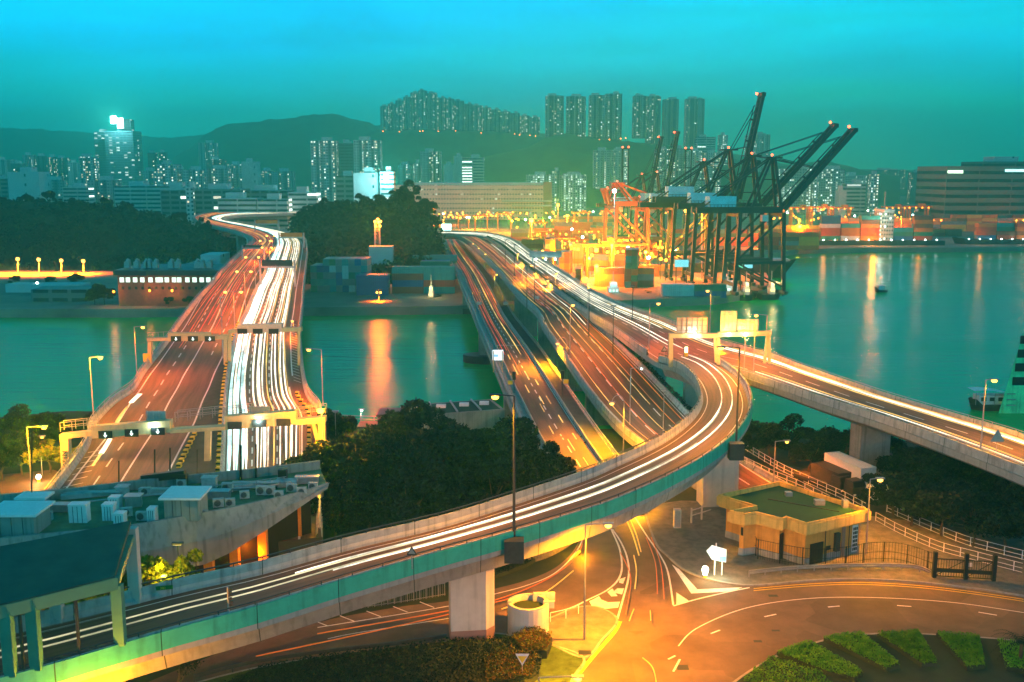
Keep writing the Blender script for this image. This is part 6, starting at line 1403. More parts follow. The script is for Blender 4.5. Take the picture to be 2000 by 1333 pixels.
# faint light streaks on the ground roads
def gtrail(pts, w, c, label, s=0):
    q = [P(u, v, GZ + .6) for u, v in smooth(pts, 8)]; mb = MB()
    for a, b_ in zip(q, q[1:]):
        d = b_ - a; x = Vector((d.y, -d.x, 0)).normalized() * w / 2; zz = Vector((0, 0, .04))
        A = [a - x - zz, a + x - zz, a + x + zz, a - x + zz]; B_ = [b_ - x - zz, b_ + x - zz, b_ + x + zz, b_ - x + zz]
        for i in range(4): j = (i + 1) % 4; mb.face([A[i], A[j], B_[j], B_[i]])
    return tag(mb.build('light_trail', TR[c]), label, 'light trail', 'streaks on the ground roads')
TR['f'] = emis('faint_trail', (1, .22, .02), .28, False); TR['g'] = emis('faint_yellow_trail', (1, .55, .08), .6, False)
for k, (pts, w, c, lb) in enumerate([([(620, 1238), (877, 1193), (990, 1165), (1080, 1125), (1130, 1080), (1143, 1030)], .10, 'f', 'thin orange streak on the outer lane of the curved ground road under the flyover'),
        ([(500, 1282), (700, 1240), (877, 1200), (1000, 1168)], .10, 'f', 'long thin orange streak running left along the curved ground road'), ([(980, 1190), (1060, 1160), (1120, 1115)], .09, 'g', 'thin yellow streak right of the flyover pier on the curved ground road'),
        ([(1222, 1013), (1236, 1045), (1248, 1085)], .12, 'g', 'yellow streak coming out from under the flyover, left one'), ([(1229, 1010), (1243, 1045), (1252, 1078)], .10, 'g', 'yellow streak coming out from under the flyover, right one'),
        ([(1238, 1085), (1243, 1115), (1240, 1150)], .12, 'g', 'short upright yellow streak in the middle of the junction road'), ([(1262, 1050), (1280, 1100), (1284, 1160)], .08, 'f', 'long faint orange streak on the right side of the junction road'), ([(1272, 1050), (1291, 1105), (1297, 1170)], .08, 'f', 'outermost faint orange streak beside the triangular marking'),
        ([(1212, 1080), (1232, 1130), (1222, 1200)], .08, 'f', 'faint orange streak next to the chevron markings'), ([(1238, 1190), (1233, 1202), (1229, 1213)], .10, 'g', 'tiny pale streak left of the junction centre'), ([(1270, 1193), (1271, 1212)], .10, 'g', 'tiny pale streak in the junction centre'),
        ([(1255, 1285), (1275, 1305), (1283, 1340)], .09, 'g', 'bent yellow streak at the bottom of the junction')]): gtrail(pts, w, c, lb)
# hedge wedges of the roundabout and shrubs
def leafbed(name, pts, z0, z1, n_, ls, mt, label, cat='hedge', group=None, seed=0, edge=.3):
    rnd = random.Random(seed); q = pz(pts); tr = tessellate_polygon([[Vector((a, b_, 0)) for a, b_ in q]]); ar = []
    for t in tr:
        a, b_, c = [Vector(q[i]) for i in t]; ar.append(abs((b_ - a).cross(c - a)) / 2)
    root = thing(name, label, cat, (q[0][0], q[0][1], z0), group)
    m = MB(); m.prism(q, z0 - .1, z0 + (z1 - z0) * .55); m.build('body', M_['earth'], root)
    m = MB()
    for _ in range(n_):
        i = rnd.choices(range(len(tr)), ar)[0]; a, b_, c = [Vector(q[k]) for k in tr[i]]; r1, r2 = rnd.random(), rnd.random()
        if r1 + r2 > 1: r1, r2 = 1 - r1, 1 - r2
        p = a + (b_ - a) * r1 + (c - a) * r2; leaf(m, Vector((p.x, p.y, rnd.uniform(z0 + (z1 - z0) * .35, z1))), ls * rnd.uniform(.6, 1.3), rnd)
    m.build('foliage', M_[mt], root); return root
W_ = [[(1454, 1335), (1506, 1293), (1600, 1324), (1640, 1360), (1450, 1400)], [(1517, 1284), (1580, 1263), (1685, 1324), (1668, 1335), (1615, 1323)], [(1608, 1256), (1681, 1246), (1757, 1309), (1730, 1316)], [(1713, 1248), (1793, 1243), (1830, 1306), (1800, 1307)], [(1828, 1246), (1912, 1253), (1923, 1310), (1888, 1314)], [(1947, 1260), (2060, 1272), (2070, 1330), (1965, 1314)]]
for k, w in enumerate(W_): leafbed('hedge', w, GZ + .15, GZ + .85, 4200, .11, 'leafb', 'low green wedge of hedge on the roundabout, %s from the left' % ['first', 'second', 'third', 'fourth', 'fifth', 'sixth'][k], group='hedge wedges on the roundabout', seed=k)
leafbed('hedge', [(500, 1318), (620, 1296), (774, 1276), (880, 1264), (1000, 1258), (1060, 1275), (1052, 1330), (900, 1420), (300, 1420)], GZ + .15, GZ + 1.0, 22000, .13, 'leaf', 'broad dark shrub bed in front of the flyover pier', 'shrub bed', seed=11)
leafbed('hedge', [(1000, 1262), (1042, 1246), (1078, 1262), (1068, 1290), (1022, 1290)], GZ + .15, GZ + 1.5, 2600, .12, 'leafr', 'reddish shrubs before the round yellow tank', 'shrub bed', seed=12)
leafbed('hedge', [(945, 1300), (1000, 1280), (1050, 1295), (1040, 1335), (950, 1350)], GZ + .15, GZ + 1.1, 2600, .12, 'leafr', 'red flowering shrubs beside the give way sign', 'shrub bed', seed=13)
leafbed('garden_bed', [(945, 1140), (1030, 1108), (1100, 1062), (1120, 1040), (1080, 1040), (980, 1080), (900, 1118)], GZ, GZ + .8, 5000, .14, 'leaf', 'dark planted bed behind the low stone wall under the flyover', 'garden bed', seed=14)
m = MB(); q = [P(u, v, GZ) for u, v in smooth([(955, 1118), (1010, 1105), (1065, 1090), (1110, 1066), (1126, 1045)])]
for a, b_ in zip(q, q[1:]): m.bar(a + Vector((0, 0, .5)), b_ + Vector((0, 0, .5)), .4, 1.0)
tag(m.build('stone_wall', mat('stone', (.14, .13, .09), .9, .5, 3.0, bump=.5)), 'low curved stone wall around the dark bed under the flyover', 'wall')
# palm at the right edge
def palm(u, v, label):
    B = P(u, v, GZ); t = thing('palm_tree', label, 'palm', B); MB().bar(B, B + Vector((0, 0, 2.2)), .35, n=7).build('trunk', M_['bark'], t); rnd = random.Random(3); m = MB(); c = B + Vector((0, 0, 2.2))
    for k in range(22):
        a = 6.283 * k / 22 + rnd.uniform(-.1, .1); up = rnd.uniform(.5, 1.3); pr = c
        for j in range(1, 8):
            s = j / 7; q = c + Vector((math.cos(a) * 2.6 * s, math.sin(a) * 2.6 * s, up * 2.4 * s - 2.6 * s * s)); d = q - pr; sd = Vector((-math.sin(a), math.cos(a), 0))
            for e_ in (-1, 1):
                for h_ in (0, .5): b0 = pr.lerp(q, h_); m.face([b0, b0 + d * .3, b0 + sd * e_ * .5 * (1.1 - s) + d * .5 + Vector((0, 0, -.1))])
            pr = q
    m.build('crown', M_['leaf'], t)
palm(1992, 1300, 'dark palm with spiky fronds at the right edge of the roundabout')
# round tank and crash rail
B = P(1032, 1240, GZ); t = thing('ventilation_shaft', 'round yellow lit concrete tank with open top beside the flyover pier', 'tank', B)
r = 2.05; n_ = 28; m = MB()
def ringp(r, z): return [B + Vector((r * math.cos(6.2832 * k / n_), r * math.sin(6.2832 * k / n_) + .8, z)) for k in range(n_)]
A0, A1, A2, A3 = ringp(r, -.2), ringp(r, 3.1), ringp(r - .35, 3.1), ringp(r - .35, 2.5)
for a, b_ in ((A0, A1), (A1, A2), (A2, A3)):
    for k in range(n_): j = (k + 1) % n_; m.face([a[k], a[j], b_[j], b_[k]])
m.build('wall', M_['ppaint'], t, orient=True); MB().face(A3).build('top_slab', M_['earth'], t); m = MB(); m.box((B.x + 1.6, B.y + 2.4, 5 + 2.9), (2.2, .4, .9)); m.box((B.x + 2.0, B.y + .6, 5 + 2.9), (1.1, .35, .7)); m.build('inlet_wall', M_['ppaint'], t)
def fence(pts, z, h, label, n_=None, mt='metal', rails=(1.0, .5), w=.06, pw=.08, sp=2.0, name='railing', cat='railing', mesh=0):
    q = [P(u, v, z) for u, v in smooth(pts, 5)]; t = thing(name, label, cat, q[0]); m = MB(); po = MB(); acc = 0
    po.bar(q[0], q[0] + Vector((0, 0, h)), pw)
    for a, b_ in zip(q, q[1:]):
        for r_ in rails: m.bar(a + Vector((0, 0, h * r_)), b_ + Vector((0, 0, h * r_)), w)
        L_ = (b_ - a).length; s = sp - acc
        while s < L_: c = a.lerp(b_, s / L_); po.bar(c, c + Vector((0, 0, h)), pw); s += sp
        acc = (acc + L_) % sp
        if mesh:
            s = 0
            while s < L_: c = a.lerp(b_, s / L_); m.bar(c, c + Vector((0, 0, h)), .025); s += mesh
    m.build('rails', M_[mt], t); po.build('posts', M_[mt], t); return t
fence([(380, 1335), (480, 1308), (620, 1286), (774, 1268), (872, 1254)], GZ + .15, .75, 'low steel crash barrier along the edge of the dark shrub bed', mt='dmetal', rails=(.95, .7), w=.18, pw=.14, sp=3.5, name='crash_barrier', cat='crash barrier')
fence([(1463, 1127), (1560, 1117), (1680, 1113), (1780, 1115), (1816, 1126)], GZ + .14, .7, 'curved double tube crash rail in front of the utility building', rails=(.95, .6), w=.16, pw=.12, name='crash_barrier', cat='crash barrier')
fence([(1480, 1092), (1575, 1110), (1640, 1108), (1700, 1098), (1760, 1100), (1826, 1122)], GZ + .14, 2.4, 'tall thin black wire fence in front of the utility building', mt='dark', rails=(.98, .5, .15), w=.04, pw=.1, sp=2.6, name='wire_fence', cat='fence', mesh=.3)
fence([(1460, 1062), (1480, 1092)], GZ + .14, 2.2, 'short black fence run at the left corner of the utility building', mt='dark', rails=(.98, .5), w=.04, pw=.1, name='wire_fence', cat='fence')
fence([(1450, 876), (1524, 920), (1604, 957), (1650, 978), (1690, 1000)], 5.6, 1.2, 'white railing along the ramp behind the utility building, upper one', mt='white', rails=(.98, .5, .1), w=.05)
fence([(1432, 896), (1500, 930), (1560, 955), (1620, 985)], 5.6, 1.2, 'white railing along the ramp behind the utility building, lower one', mt='white', rails=(.98, .5, .1), w=.05)
fence([(1710, 1018), (1760, 1045), (1832, 1076), (1900, 1095), (1996, 1120)], GZ + .1, 1.2, 'pale railing right of the utility building, lower run', mt='white', rails=(.98, .5, .1), w=.05)
fence([(1732, 1000), (1800, 1030), (1877, 1062), (1940, 1080), (2060, 1110)], GZ + .1, 1.2, 'pale railing right of the utility building, upper run', mt='white', rails=(.98, .5, .1), w=.05)
fence([(680, 1192), (740, 1184), (800, 1175), (870, 1163)], GZ, 1.4, 'green lit metal fence behind the ground road left of the pier', mt='metal', rails=(.98, .1), w=.05, sp=.7, name='wire_fence', cat='fence', mesh=.25)
fence([(1075, 1215), (1106, 1208), (1131, 1198)], GZ + .16, 1.0, 'short white railing on the small paved island', mt='white', rails=(.98,), w=.06, sp=1.8)
# black gate
t = thing('steel_gate', 'wide black steel gate at the right of the crash rail', 'gate', P(1826, 1125, GZ))
for a, b_ in ((1826, 1883), (1887, 1938)):
    p, q = P(a, 1128 + (a - 1826) * .06, GZ + .14), P(b_, 1128 + (b_ - 1826) * .06, GZ + .14); m = MB()
    for z in (.2, .9, 2.2): m.bar(p + Vector((0, 0, z)), q + Vector((0, 0, z)), .1, .1 if z != .9 else .45)
    for k in range(12): c = p.lerp(q, k / 11); m.bar(c + Vector((0, 0, .2)), c + Vector((0, 0, 2.2)), .04)
    m.bar(p + Vector((0, 0, .2)), q + Vector((0, 0, 2.2)), .06); m.build('gate_leaf', M_['dark'], t)
for u in (1824, 1885, 1940): p = P(u, 1128 + (u - 1826) * .06, GZ + .14); MB().bar(p, p + Vector((0, 0, 3.0)), .4).build('gate_post', M_['dark'], t)
c = P(1888, 1128, GZ) + Vector((0, -.3, 1.6)); MB().box(c, (.8, .05, .45)).build('notice', M_['white'], t)
# lit direction sign with bollard
t = thing('direction_sign', 'glowing white arrow shaped road sign on two posts by the junction', 'sign', P(1402, 1122, GZ)); Y = P(1402, 1122, GZ).y; rz_ = R(-12)
p0, p1 = P(1394, 1121, GZ + .14), P(1411, 1127, GZ + .14); p0.z = p1.z = GZ + .14; yy = (p0.y + p1.y) / 2
g = lambda u, v: Q(u, v, yy)
pts = [g(1380, 1077), g(1391, 1066), g(1419, 1074), g(1418, 1099), g(1390, 1093)]
m = MB(); m.face(pts); m.face([p + Vector((0, .15, 0)) for p in pts][::-1])
for k in range(5): a, b_ = pts[k], pts[(k + 1) % 5]; m.face([a, a + Vector((0, .15, 0)), b_ + Vector((0, .15, 0)), b_])
m.build('board', emis('lit_sign_board', (.85, 1, .97), .7), t); MB().box(g(1411, 1092) + Vector((0, -.04, 0)), (.75, .04, .55)).build('blue_panel', emis('blue_sign_patch', (.15, .55, .75), 1.0), t)
MB().bar(g(1400, 1074) + Vector((0, .3, 0)), g(1400, 1063) + Vector((0, .3, 0)), .12).build('lamp_arm', M_['white'], t)
for u, v0 in ((1394, 1095), (1411, 1099)): b0 = P(u, 1121 + (u - 1394) * .3, GZ + .14); MB().bar((b0.x, yy + .1, b0.z), (b0.x, yy + .1, Q(u, v0, yy).z), .14, n=6).build('post', M_['white'], t)
light(t, (p0.x + .5, yy - 1.4, GZ + 1.8), 260, (.9, 1, .7), .4)
B = P(1377, 1128, GZ + .14); t = thing('bollard', 'glowing white bollard lamp with yellow foot beside the arrow sign', 'bollard', B)
MB().bar(B, B + Vector((0, 0, .3)), .5, n=10, r2=.4).build('foot', M_['yellow'], t); m = MB().bar(B + Vector((0, 0, .3)), B + Vector((0, 0, .9)), .5, n=12, r2=.8); m.bar(B + Vector((0, 0, .9)), B + Vector((0, 0, 1.25)), .8, n=12, r2=.55); m.build('lamp', emis('bollard_lamp', (1, 1, .75), 4.0), t); light(t, B + Vector((0, -.8, 1.3)), 160, (1, .9, .3), .3)
B = P(1340, 688 + 8, 16.1); t = thing('bollard', 'lit bollard on the nose where the flyover leaves the elevated road', 'bollard', B); MB().bar(B, B + Vector((0, 0, .7)), .7, n=10).build('foot', M_['yellow'], t); MB().bar(B + Vector((0, 0, .7)), B + Vector((0, 0, 1.7)), .55, n=10).build('lamp', emis('nose_lamp', (1, .8, .4), 5), t)
B = P(76, 942, GZ); t = thing('bollard', 'glowing round bollard on the street at the far left', 'bollard', B); MB().bar(B, B + Vector((0, 0, .5)), .5, n=8).build('foot', M_['yellow'], t); MB().ball(B + Vector((0, 0, .8)), .38, 10).build('lamp', emis('globe_lamp', (1, .85, .6), 8), t); light(t, B + Vector((0, -1, 1.6)), 900, (1, .6, .2), .3)
def trisign(u, v, z, label, hgt=2.4, s=.9, mt='white', down=False):
    B = P(u, v, z); t = thing('road_sign', label, 'sign', B); MB().bar(B, B + Vector((0, 0, hgt)), .1, n=6).build('post', M_['metal'], t); c = B + Vector((0, -.08, hgt)); k = -1 if down else 1
    MB().face([c + Vector((-s, 0, -s * .8 * k)), c + Vector((s, 0, -s * .8 * k)), c + Vector((0, 0, s * k))]).face([c + Vector((0, .06, s * k)), c + Vector((s, .06, -s * .8 * k)), c + Vector((-s, .06, -s * .8 * k))]).build('sign_plate', M_[mt], t)
    c = c + Vector((0, -.03, 0)); s *= .68; MB().face([c + Vector((-s, 0, -s * .72 * k)), c + Vector((s, 0, -s * .72 * k)), c + Vector((0, 0, s * .9 * k))]).build('sign_face', M_['ypaint' if down else 'metal'], t)
trisign(1945, 890, 16.2, 'triangular sign standing in front of the streaks at the right edge', s=.9, mt='metal'); trisign(805, 1112, 17.0, 'small triangular sign back on the near parapet of the flyover', 1.6, .45, 'dmetal'); trisign(1297, 700, 16.1, 'little triangular sign before the left column of the right gantry', 1.7, .6, 'dmetal')
trisign(1020, 1328, GZ + .15, 'give way triangle in the red shrubs at the bottom', 2.0, .62, 'white', True)
B = CC.ptl(v2(CC, 1108), 1, .2, 1.0); 
# delineator post on flyover parapet
B = CC.pt(min(range(CC.n), key=lambda i: abs(CC.R[i].x - P(462, 1215, 15.8).x)), 1, .1, 1.0); t = thing('marker_post', 'dark twisted marker post on the near parapet at the left', 'post', B); MB().bar(B, B + Vector((0, 0, 2.0)), .16, n=6).build('post', M_['metal'], t); m = MB()
for k in range(6): m.box(B + Vector((.2 + .05 * (k % 2), 0, .6 + .25 * k)), (.2, .15, .14))
m.build('reflector', M_['dark'], t)
# lamp brackets on the flyover parapet
for u, v, z, l in ((1004, 1062, 16, 'dark concrete bracket holding the tall lamp on the flyover side'), (1437, 872, 16, 'dark concrete bracket under the lamp on the flyover bend')):
    B = P(u, v, z); t = tag(MB().prism([(B.x - .9, B.y - .9), (B.x + .9, B.y - .9), (B.x + .9, B.y + .5), (B.x - .9, B.y + .5)], B.z - 1.6, B.z + .5, True).build('lamp_bracket', M_['dmetal']), l, 'bracket')
# green number plate and reflectors on the flyover parapet
i = min(range(CC.n), key=lambda i: abs(CC.L[i].x - P(312, 1160, 15.7).x)); c = CC.pt(i, 0, .16, .8); a_ = math.atan2(CC.X[i].y, CC.X[i].x) 
t = thing('number_plate', 'small green plate on the far parapet of the flyover at the left', 'sign', c); MB().box(c, (1.5, .06, .34), a_ + R(90) if False else a_ - R(90)).build('plate', mat('green_plate', (.01, .16, .03), .5, .05), t)
text('381', .3, c + Vector((0, -.06, 0)), (R(90), 0, a_ + R(90)), t, 'ypaint', ext=.01)
# ------------------------------------------------------------ utility building
ZT, ZB = 10.6, 5.1
top = [(1522, 939), (1400, 966), (1471, 987), (1421, 997), (1455, 1004), (1478, 1001), (1530, 1014), (1537, 1010), (1576, 1023), (1702, 995)]
tp = [P(u, v, ZT) for u, v in top]; ctr = Vector((sum(p.x for p in tp) / 10, sum(p.y for p in tp) / 10, 0))
UB = thing('utility_building', 'flat roofed utility building with thick yellow lit roof edge and green roof', 'building', (ctr.x, ctr.y, ZB))
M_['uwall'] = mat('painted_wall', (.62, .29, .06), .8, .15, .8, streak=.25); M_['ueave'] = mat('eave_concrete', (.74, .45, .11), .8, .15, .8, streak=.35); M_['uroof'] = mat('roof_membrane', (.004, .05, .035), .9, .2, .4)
def inset(poly, d):
    out = []; N = len(poly); A = sum(poly[i].x * poly[(i + 1) % N].y - poly[(i + 1) % N].x * poly[i].y for i in range(N)); s = 1 if A > 0 else -1
    for i in range(N):
        a, b_, c = poly[i - 1], poly[i], poly[(i + 1) % N]; d1 = (b_ - a).normalized(); d2 = (c - b_).normalized(); n1, n2 = Vector((-d1.y, d1.x, 0)) * s, Vector((-d2.y, d2.x, 0)) * s
        bi = n1 + n2; k = d / max(.45, 1 + n1.dot(n2)); out.append(b_ + bi * k)
    return out
def ring(o, i, z0, z1, m):
    N = len(o)
    for k in range(N):
        j = (k + 1) % N; a, b_, c, d = o[k], o[j], i[j], i[k]; V = lambda p, z: (p.x, p.y, z)
        m.face([V(a, z0), V(b_, z0), V(b_, z1), V(a, z1)]); m.face([V(d, z1), V(c, z1), V(c, z0), V(d, z0)]); m.face([V(a, z1), V(b_, z1), V(c, z1), V(d, z1)]); m.face([V(a, z0), V(d, z0), V(c, z0), V(b_, z0)])
o_, i_, w_ = tp, inset(tp, .35), inset(tp, .8)
m = MB(); ring(inset(tp, .0), i_, ZT - 1.35, ZT - .25, m); ring(inset(tp, .12), inset(tp, .3), ZT - .25, ZT, m); ring(inset(tp, .2), inset(tp, .6), ZT - 1.55, ZT - 1.35, m); m.build('roof_edge', M_['ueave'], UB, orient=False)
MB().flat([(p.x, p.y) for p in i_], ZT - .55).build('roof', M_['uroof'], UB); MB().prism([(p.x, p.y) for p in w_], ZB, ZT - 1.4).build('wall', M_['uwall'], UB)
MB().prism([(p.x, p.y) for p in inset(tp, .76)], ZB, ZB + .9).build('plinth', M_['concrete'], UB)
def onwall(i, j, f0, f1, z0, z1, nm, mt, dep=.08):
    a, b_ = w_[i], w_[j]; p, q = a.lerp(b_, f0), a.lerp(b_, f1); d = (b_ - a).normalized(); n_ = Vector((d.y, -d.x, 0))
    if n_.y > 0: n_ = -n_
    c = (p + q) / 2 + n_ * dep / 2; return MB().box((c.x, c.y, (z0 + z1) / 2), ((q - p).length, dep, z1 - z0), math.atan2(d.y, d.x)).build(nm, M_[mt], UB)
dr = onwall(8, 9, .09, .32, ZB, ZB + 2.5, 'door', 'dark', .1); onwall(8, 9, .38, .46, ZB + 1.3, ZB + 1.8, 'meter_box', 'dark'); onwall(8, 9, .52, .60, ZB + 1.0, ZB + 3.2, 'air_conditioner', 'dmetal', .4); onwall(8, 9, .86, .96, ZB + .3, ZB + 3.6, 'louvre', 'white', .1)
for k in range(6):
    for j in range(3): onwall(8, 9, .868 + .03 * j, .888 + .03 * j, ZB + .5 + k * .5, ZB + .85 + k * .5, 'louvre_opening', 'dark', .14)
onwall(8, 9, .66, .72, ZB, ZT - 1.4, 'downpipe_panel', 'pbase', .12)
onwall(3, 4, .35, .95, ZB + 2.5, ZB + 3.5, 'window', 'dark'); onwall(6, 7, .1, .9, ZB, ZB + 3.2, 'door', 'dark')
for (u, v, w, h) in ((1600, 985, 1.2, .6), (1540, 968, .8, .5), (1650, 990, .6, .9)):
    c = P(u, v, ZT - .5); MB().box((c.x, c.y, ZT - .55 + h / 2), (w, .8, h)).build('roof_vent', M_['metal'], UB)
MB().bar(P(1500, 975, ZT - .5), P(1640, 1000, ZT - .5), .12, n=6).build('roof_pipe', M_['dmetal'], UB)
for f in (.36, .80):
    a, b_ = w_[8], w_[9]; p = a.lerp(b_, f); MB().bar((p.x, p.y - .12, ZB), (p.x, p.y - .12, ZT - 1.4), .1, n=6).build('downpipe', M_['dmetal'], UB)
light(UB, P(1450, 1085, GZ) + Vector((0, -1, 6.5)), 1, SODC) if False else None
# box, posts behind the utility building
B = P(1322, 1032, GZ); t = thing('switch_cabinet', 'pale upright cabinet on the pavement left of the utility building', 'cabinet', B); MB().box(B + Vector((0, 0, 1.3)), (.9, .8, 2.5)).build('body', M_['ppaint'], t); MB().box(B + Vector((0, -.42, 1.35)), (.7, .05, 2.1)).build('door', M_['metal'], t)
fence([(1350, 1022), (1388, 1010)], GZ + .1, 2.0, 'pale post and rail fence behind the cabinet', mt='ppaint', rails=(.85, .5), w=.1, pw=.2, sp=2.0, name='wire_fence', cat='fence')
# ------------------------------------------------------------ lorries
def truck(u, v, z, label, rz, box_m, cab_m, L=8.5, boxh=2.9, flatbed=False):
    B = P(u, v, z); t = thing('lorry', label, 'lorry', B, 'lorries parked under the trees', local=True); t.rotation_euler = (0, 0, rz)
    MB().box((0, 0, .95), (2.2, L, .3)).build('chassis', M_['dark'], t)
    m = MB(); m.box((0, -L / 2 + .1, 1.5), (2.3, 1.9, 1.3)); m.face([(-1.1, -L / 2 - .85, 2.15), (1.1, -L / 2 - .85, 2.15), (1.0, -L / 2 - .5, 3.0), (-1.0, -L / 2 - .5, 3.0)]); m.face([(-1.0, -L / 2 - .5, 3.0), (1.0, -L / 2 - .5, 3.0), (1.0, -L / 2 + 1.0, 3.0), (-1.0, -L / 2 + 1.0, 3.0)])
    for s in (-1, 1): m.face([(s * 1.12, -L / 2 - .85, 2.15), (s, -L / 2 - .5, 3.0), (s, -L / 2 + 1.0, 3.0), (s * 1.12, -L / 2 + 1.05, 2.15)])
    m.build('cab', M_[cab_m], t); MB().face([(-.95, -L / 2 - .87, 2.2), (.95, -L / 2 - .87, 2.2), (.88, -L / 2 - .58, 2.85), (-.88, -L / 2 - .58, 2.85)]).build('windscreen', M_['dark'], t)
    if flatbed: MB().box((0, 1.0, 1.3), (2.4, L - 2.2, .35)).build('flatbed', M_[box_m], t)
    else: MB().box((0, 1.1, 1.2 + boxh / 2), (2.5, L - 2.0, boxh)).build('cargo_box', M_[box_m], t)
    for s in (-1, 1):
        for y in (-L / 2 + .3, L / 2 - 1.4): MB().bar((s * .95, y, .5), (s * 1.2, y, .5), 1.0, n=12).build('wheel', M_['dark'], t)
        MB().box((s * .8, -L / 2 - .88, 1.15), (.4, .06, .25)).build('headlight', M_['white'], t)
    return t
truck(1666, 962, GZ, 'white box lorry parked beside a dark one under the trees', R(18), 'white', 'white', 10.5, 3.3); truck(1632, 962, GZ, 'dark lorry with a yellow cab door left of the white box lorry', R(22), 'dmetal', 'dmetal', 8, 2.2)
truck(1600, 955, GZ, 'low dark flatbed lorry half hidden behind the tall pier', R(30), 'dmetal', 'dmetal', 8, flatbed=True)
# ------------------------------------------------------------ curved rooftop with plant at the left
ZR = 16.0
fr = smooth([(-150, 996), (0, 984), (120, 974), (250, 958), (370, 945), (500, 932), (625, 916)]); nr_ = smooth([(-150, 1090), (0, 1062), (120, 1050), (232, 1038), (330, 1022), (450, 1000), (560, 975), (640, 948)])
RB = thing('podium_building', 'curved flat roofed building crowded with air conditioners at the left', 'building', P(300, 1000, ZR) - Vector((0, 0, 11)))
poly = [tuple(P(u, v, ZR)[:2]) for u, v in fr] + [tuple(P(u, v, ZR)[:2]) for u, v in reversed(nr_)]
M_['roofc'] = mat('weathered_roof', (.05, .17, .10), .9, .45, .5); M_['cwall'] = mat('grey_curved_wall', (.26, .27, .24), .85, .2, .3, streak=.4)
MB().prism(poly, ZR - .5, ZR, True).build('roof', M_['roofc'], RB)
m = MB(); q = [P(u, v, ZR) for u, v in fr]
for a, b_ in zip(q, q[1:]): m.bar(a + Vector((0, 0, .5)), b_ + Vector((0, 0, .5)), .35, 1.0)
m.build('rear_parapet', M_['cwall'], RB)
# curved outer wall: its lower edge sweeps up to the right
tp_ = [(-150, 1078), (0, 1052), (120, 1041), (232, 1031), (330, 1014), (400, 1001), (450, 992), (520, 977), (585, 962), (640, 944)]; lo_ = [(-150, 1190), (0, 1175), (120, 1160), (232, 1140), (330, 1116), (400, 1103), (450, 1080), (520, 1036), (585, 992), (640, 954)]
m = MB(); ra, rb_, rc = [], [], []
for (a, b_), (c, d) in zip(tp_, lo_):
    p = P(a, b_, ZR + .5); ra.append(p); bz = Q(c, d, p.y - 1.2); rb_.append(bz); rc.append(Vector((p.x, p.y + .4, p.z)))
mid = [a.lerp(b_, .5) + Vector((0, -.5, 0)) for a, b_ in zip(ra, rb_)]
m.sheet([rb_, mid, ra, rc]); m.sheet([[p + Vector((0, 1.2, .3)) for p in rb_], rb_]); m.build('curved_wall', M_['cwall'], RB, smooth=False)
m = MB(); inn = [Vector((p.x + .0, p.y + 5.5, 0)) for p in ra[:-1]]; m.sheet([[Vector((p.x, p.y, 5)) for p in inn], [Vector((p.x, p.y, ZR - .5)) for p in inn]]); m.build('back_wall', M_['dark'], RB)
for u, v0, v1 in ((410, 1100, 1128), (515, 1050, 1092), (583, 1015, 1042), (583, 1045, 1062), (460, 1088, 1110)):
    p = P(u, v1, 9); MB().bar((p.x, p.y, 5), (p.x, p.y, ZR - 1.0), .9).build('column', M_['uwall'], RB)
light(RB, P(515, 1095, 8) + Vector((0, -3, 2)), 700, SODC, .3)
M_['acp'] = mat('faded_unit_paint', (.34, .38, .36), .6, .25, 1.5)
def proto_ac():
    t = thing('air_conditioner', 'white outdoor air conditioner on the curved roof', 'air conditioner', (0, 0, 0), 'outdoor units on the curved roof', local=True); MB().box((0, 0, .62), (1.25, .55, 1.0)).build('casing', M_['acp'], t)
    m = MB(); m.bar((-.12, -.29, .62), (-.12, -.26, .62), .78, n=14); m.build('fan', M_['dmetal'], t); m = MB()
    for k in range(7): m.box((-.12, -.30, .32 + .1 * k), (.72, .02, .02))
    m.build('grille', M_['metal'], t); MB().box((-.45, 0, .06), (.1, .5, .12)).build('foot', M_['dmetal'], t); MB().box((.45, 0, .06), (.1, .5, .12)).build('foot', M_['dmetal'], t); return reg(t)
ac = proto_ac(); first = True
acs = [(285, 968, .1, 1), (355, 952, .1, 1), (395, 968, .2, 1.1), (445, 962, -.1, 1.2), (478, 975, .3, 1), (512, 968, -.1, 1.2), (528, 968, .2, 1.1), (427, 992, .3, 1.1), (450, 990, .2, 1), (570, 962, 0, 1.1), (590, 968, .2, 1), (612, 958, 0, 1), (278, 1018, 0, 1.1), (248, 1010, .4, 1.1), (92, 1018, 0, 1.1), (545, 975, .1, 1), (400, 1008, 0, .7)]
for k, (u, v, rz, s) in enumerate(acs):
    lb = 'white outdoor air conditioner on the curved roof, %s counted from the left of its group' % ['1st', '2nd', '3rd', '4th', '5th', '6th', '7th', '8th', '9th', '10th', '11th', '12th', '13th', '14th', '15th', '16th', '17th'][sorted(range(17), key=lambda q: acs[q][0]).index(k)]
    if first: ac.location = P(u, v, ZR); ac.rotation_euler = (0, 0, rz); ac.scale = (s * .8, s * .8, s * .8); ac['label'] = lb; first = False
    else: dup(ac, P(u, v, ZR), rz, (s * .8, s * .8, s * .8), lb)
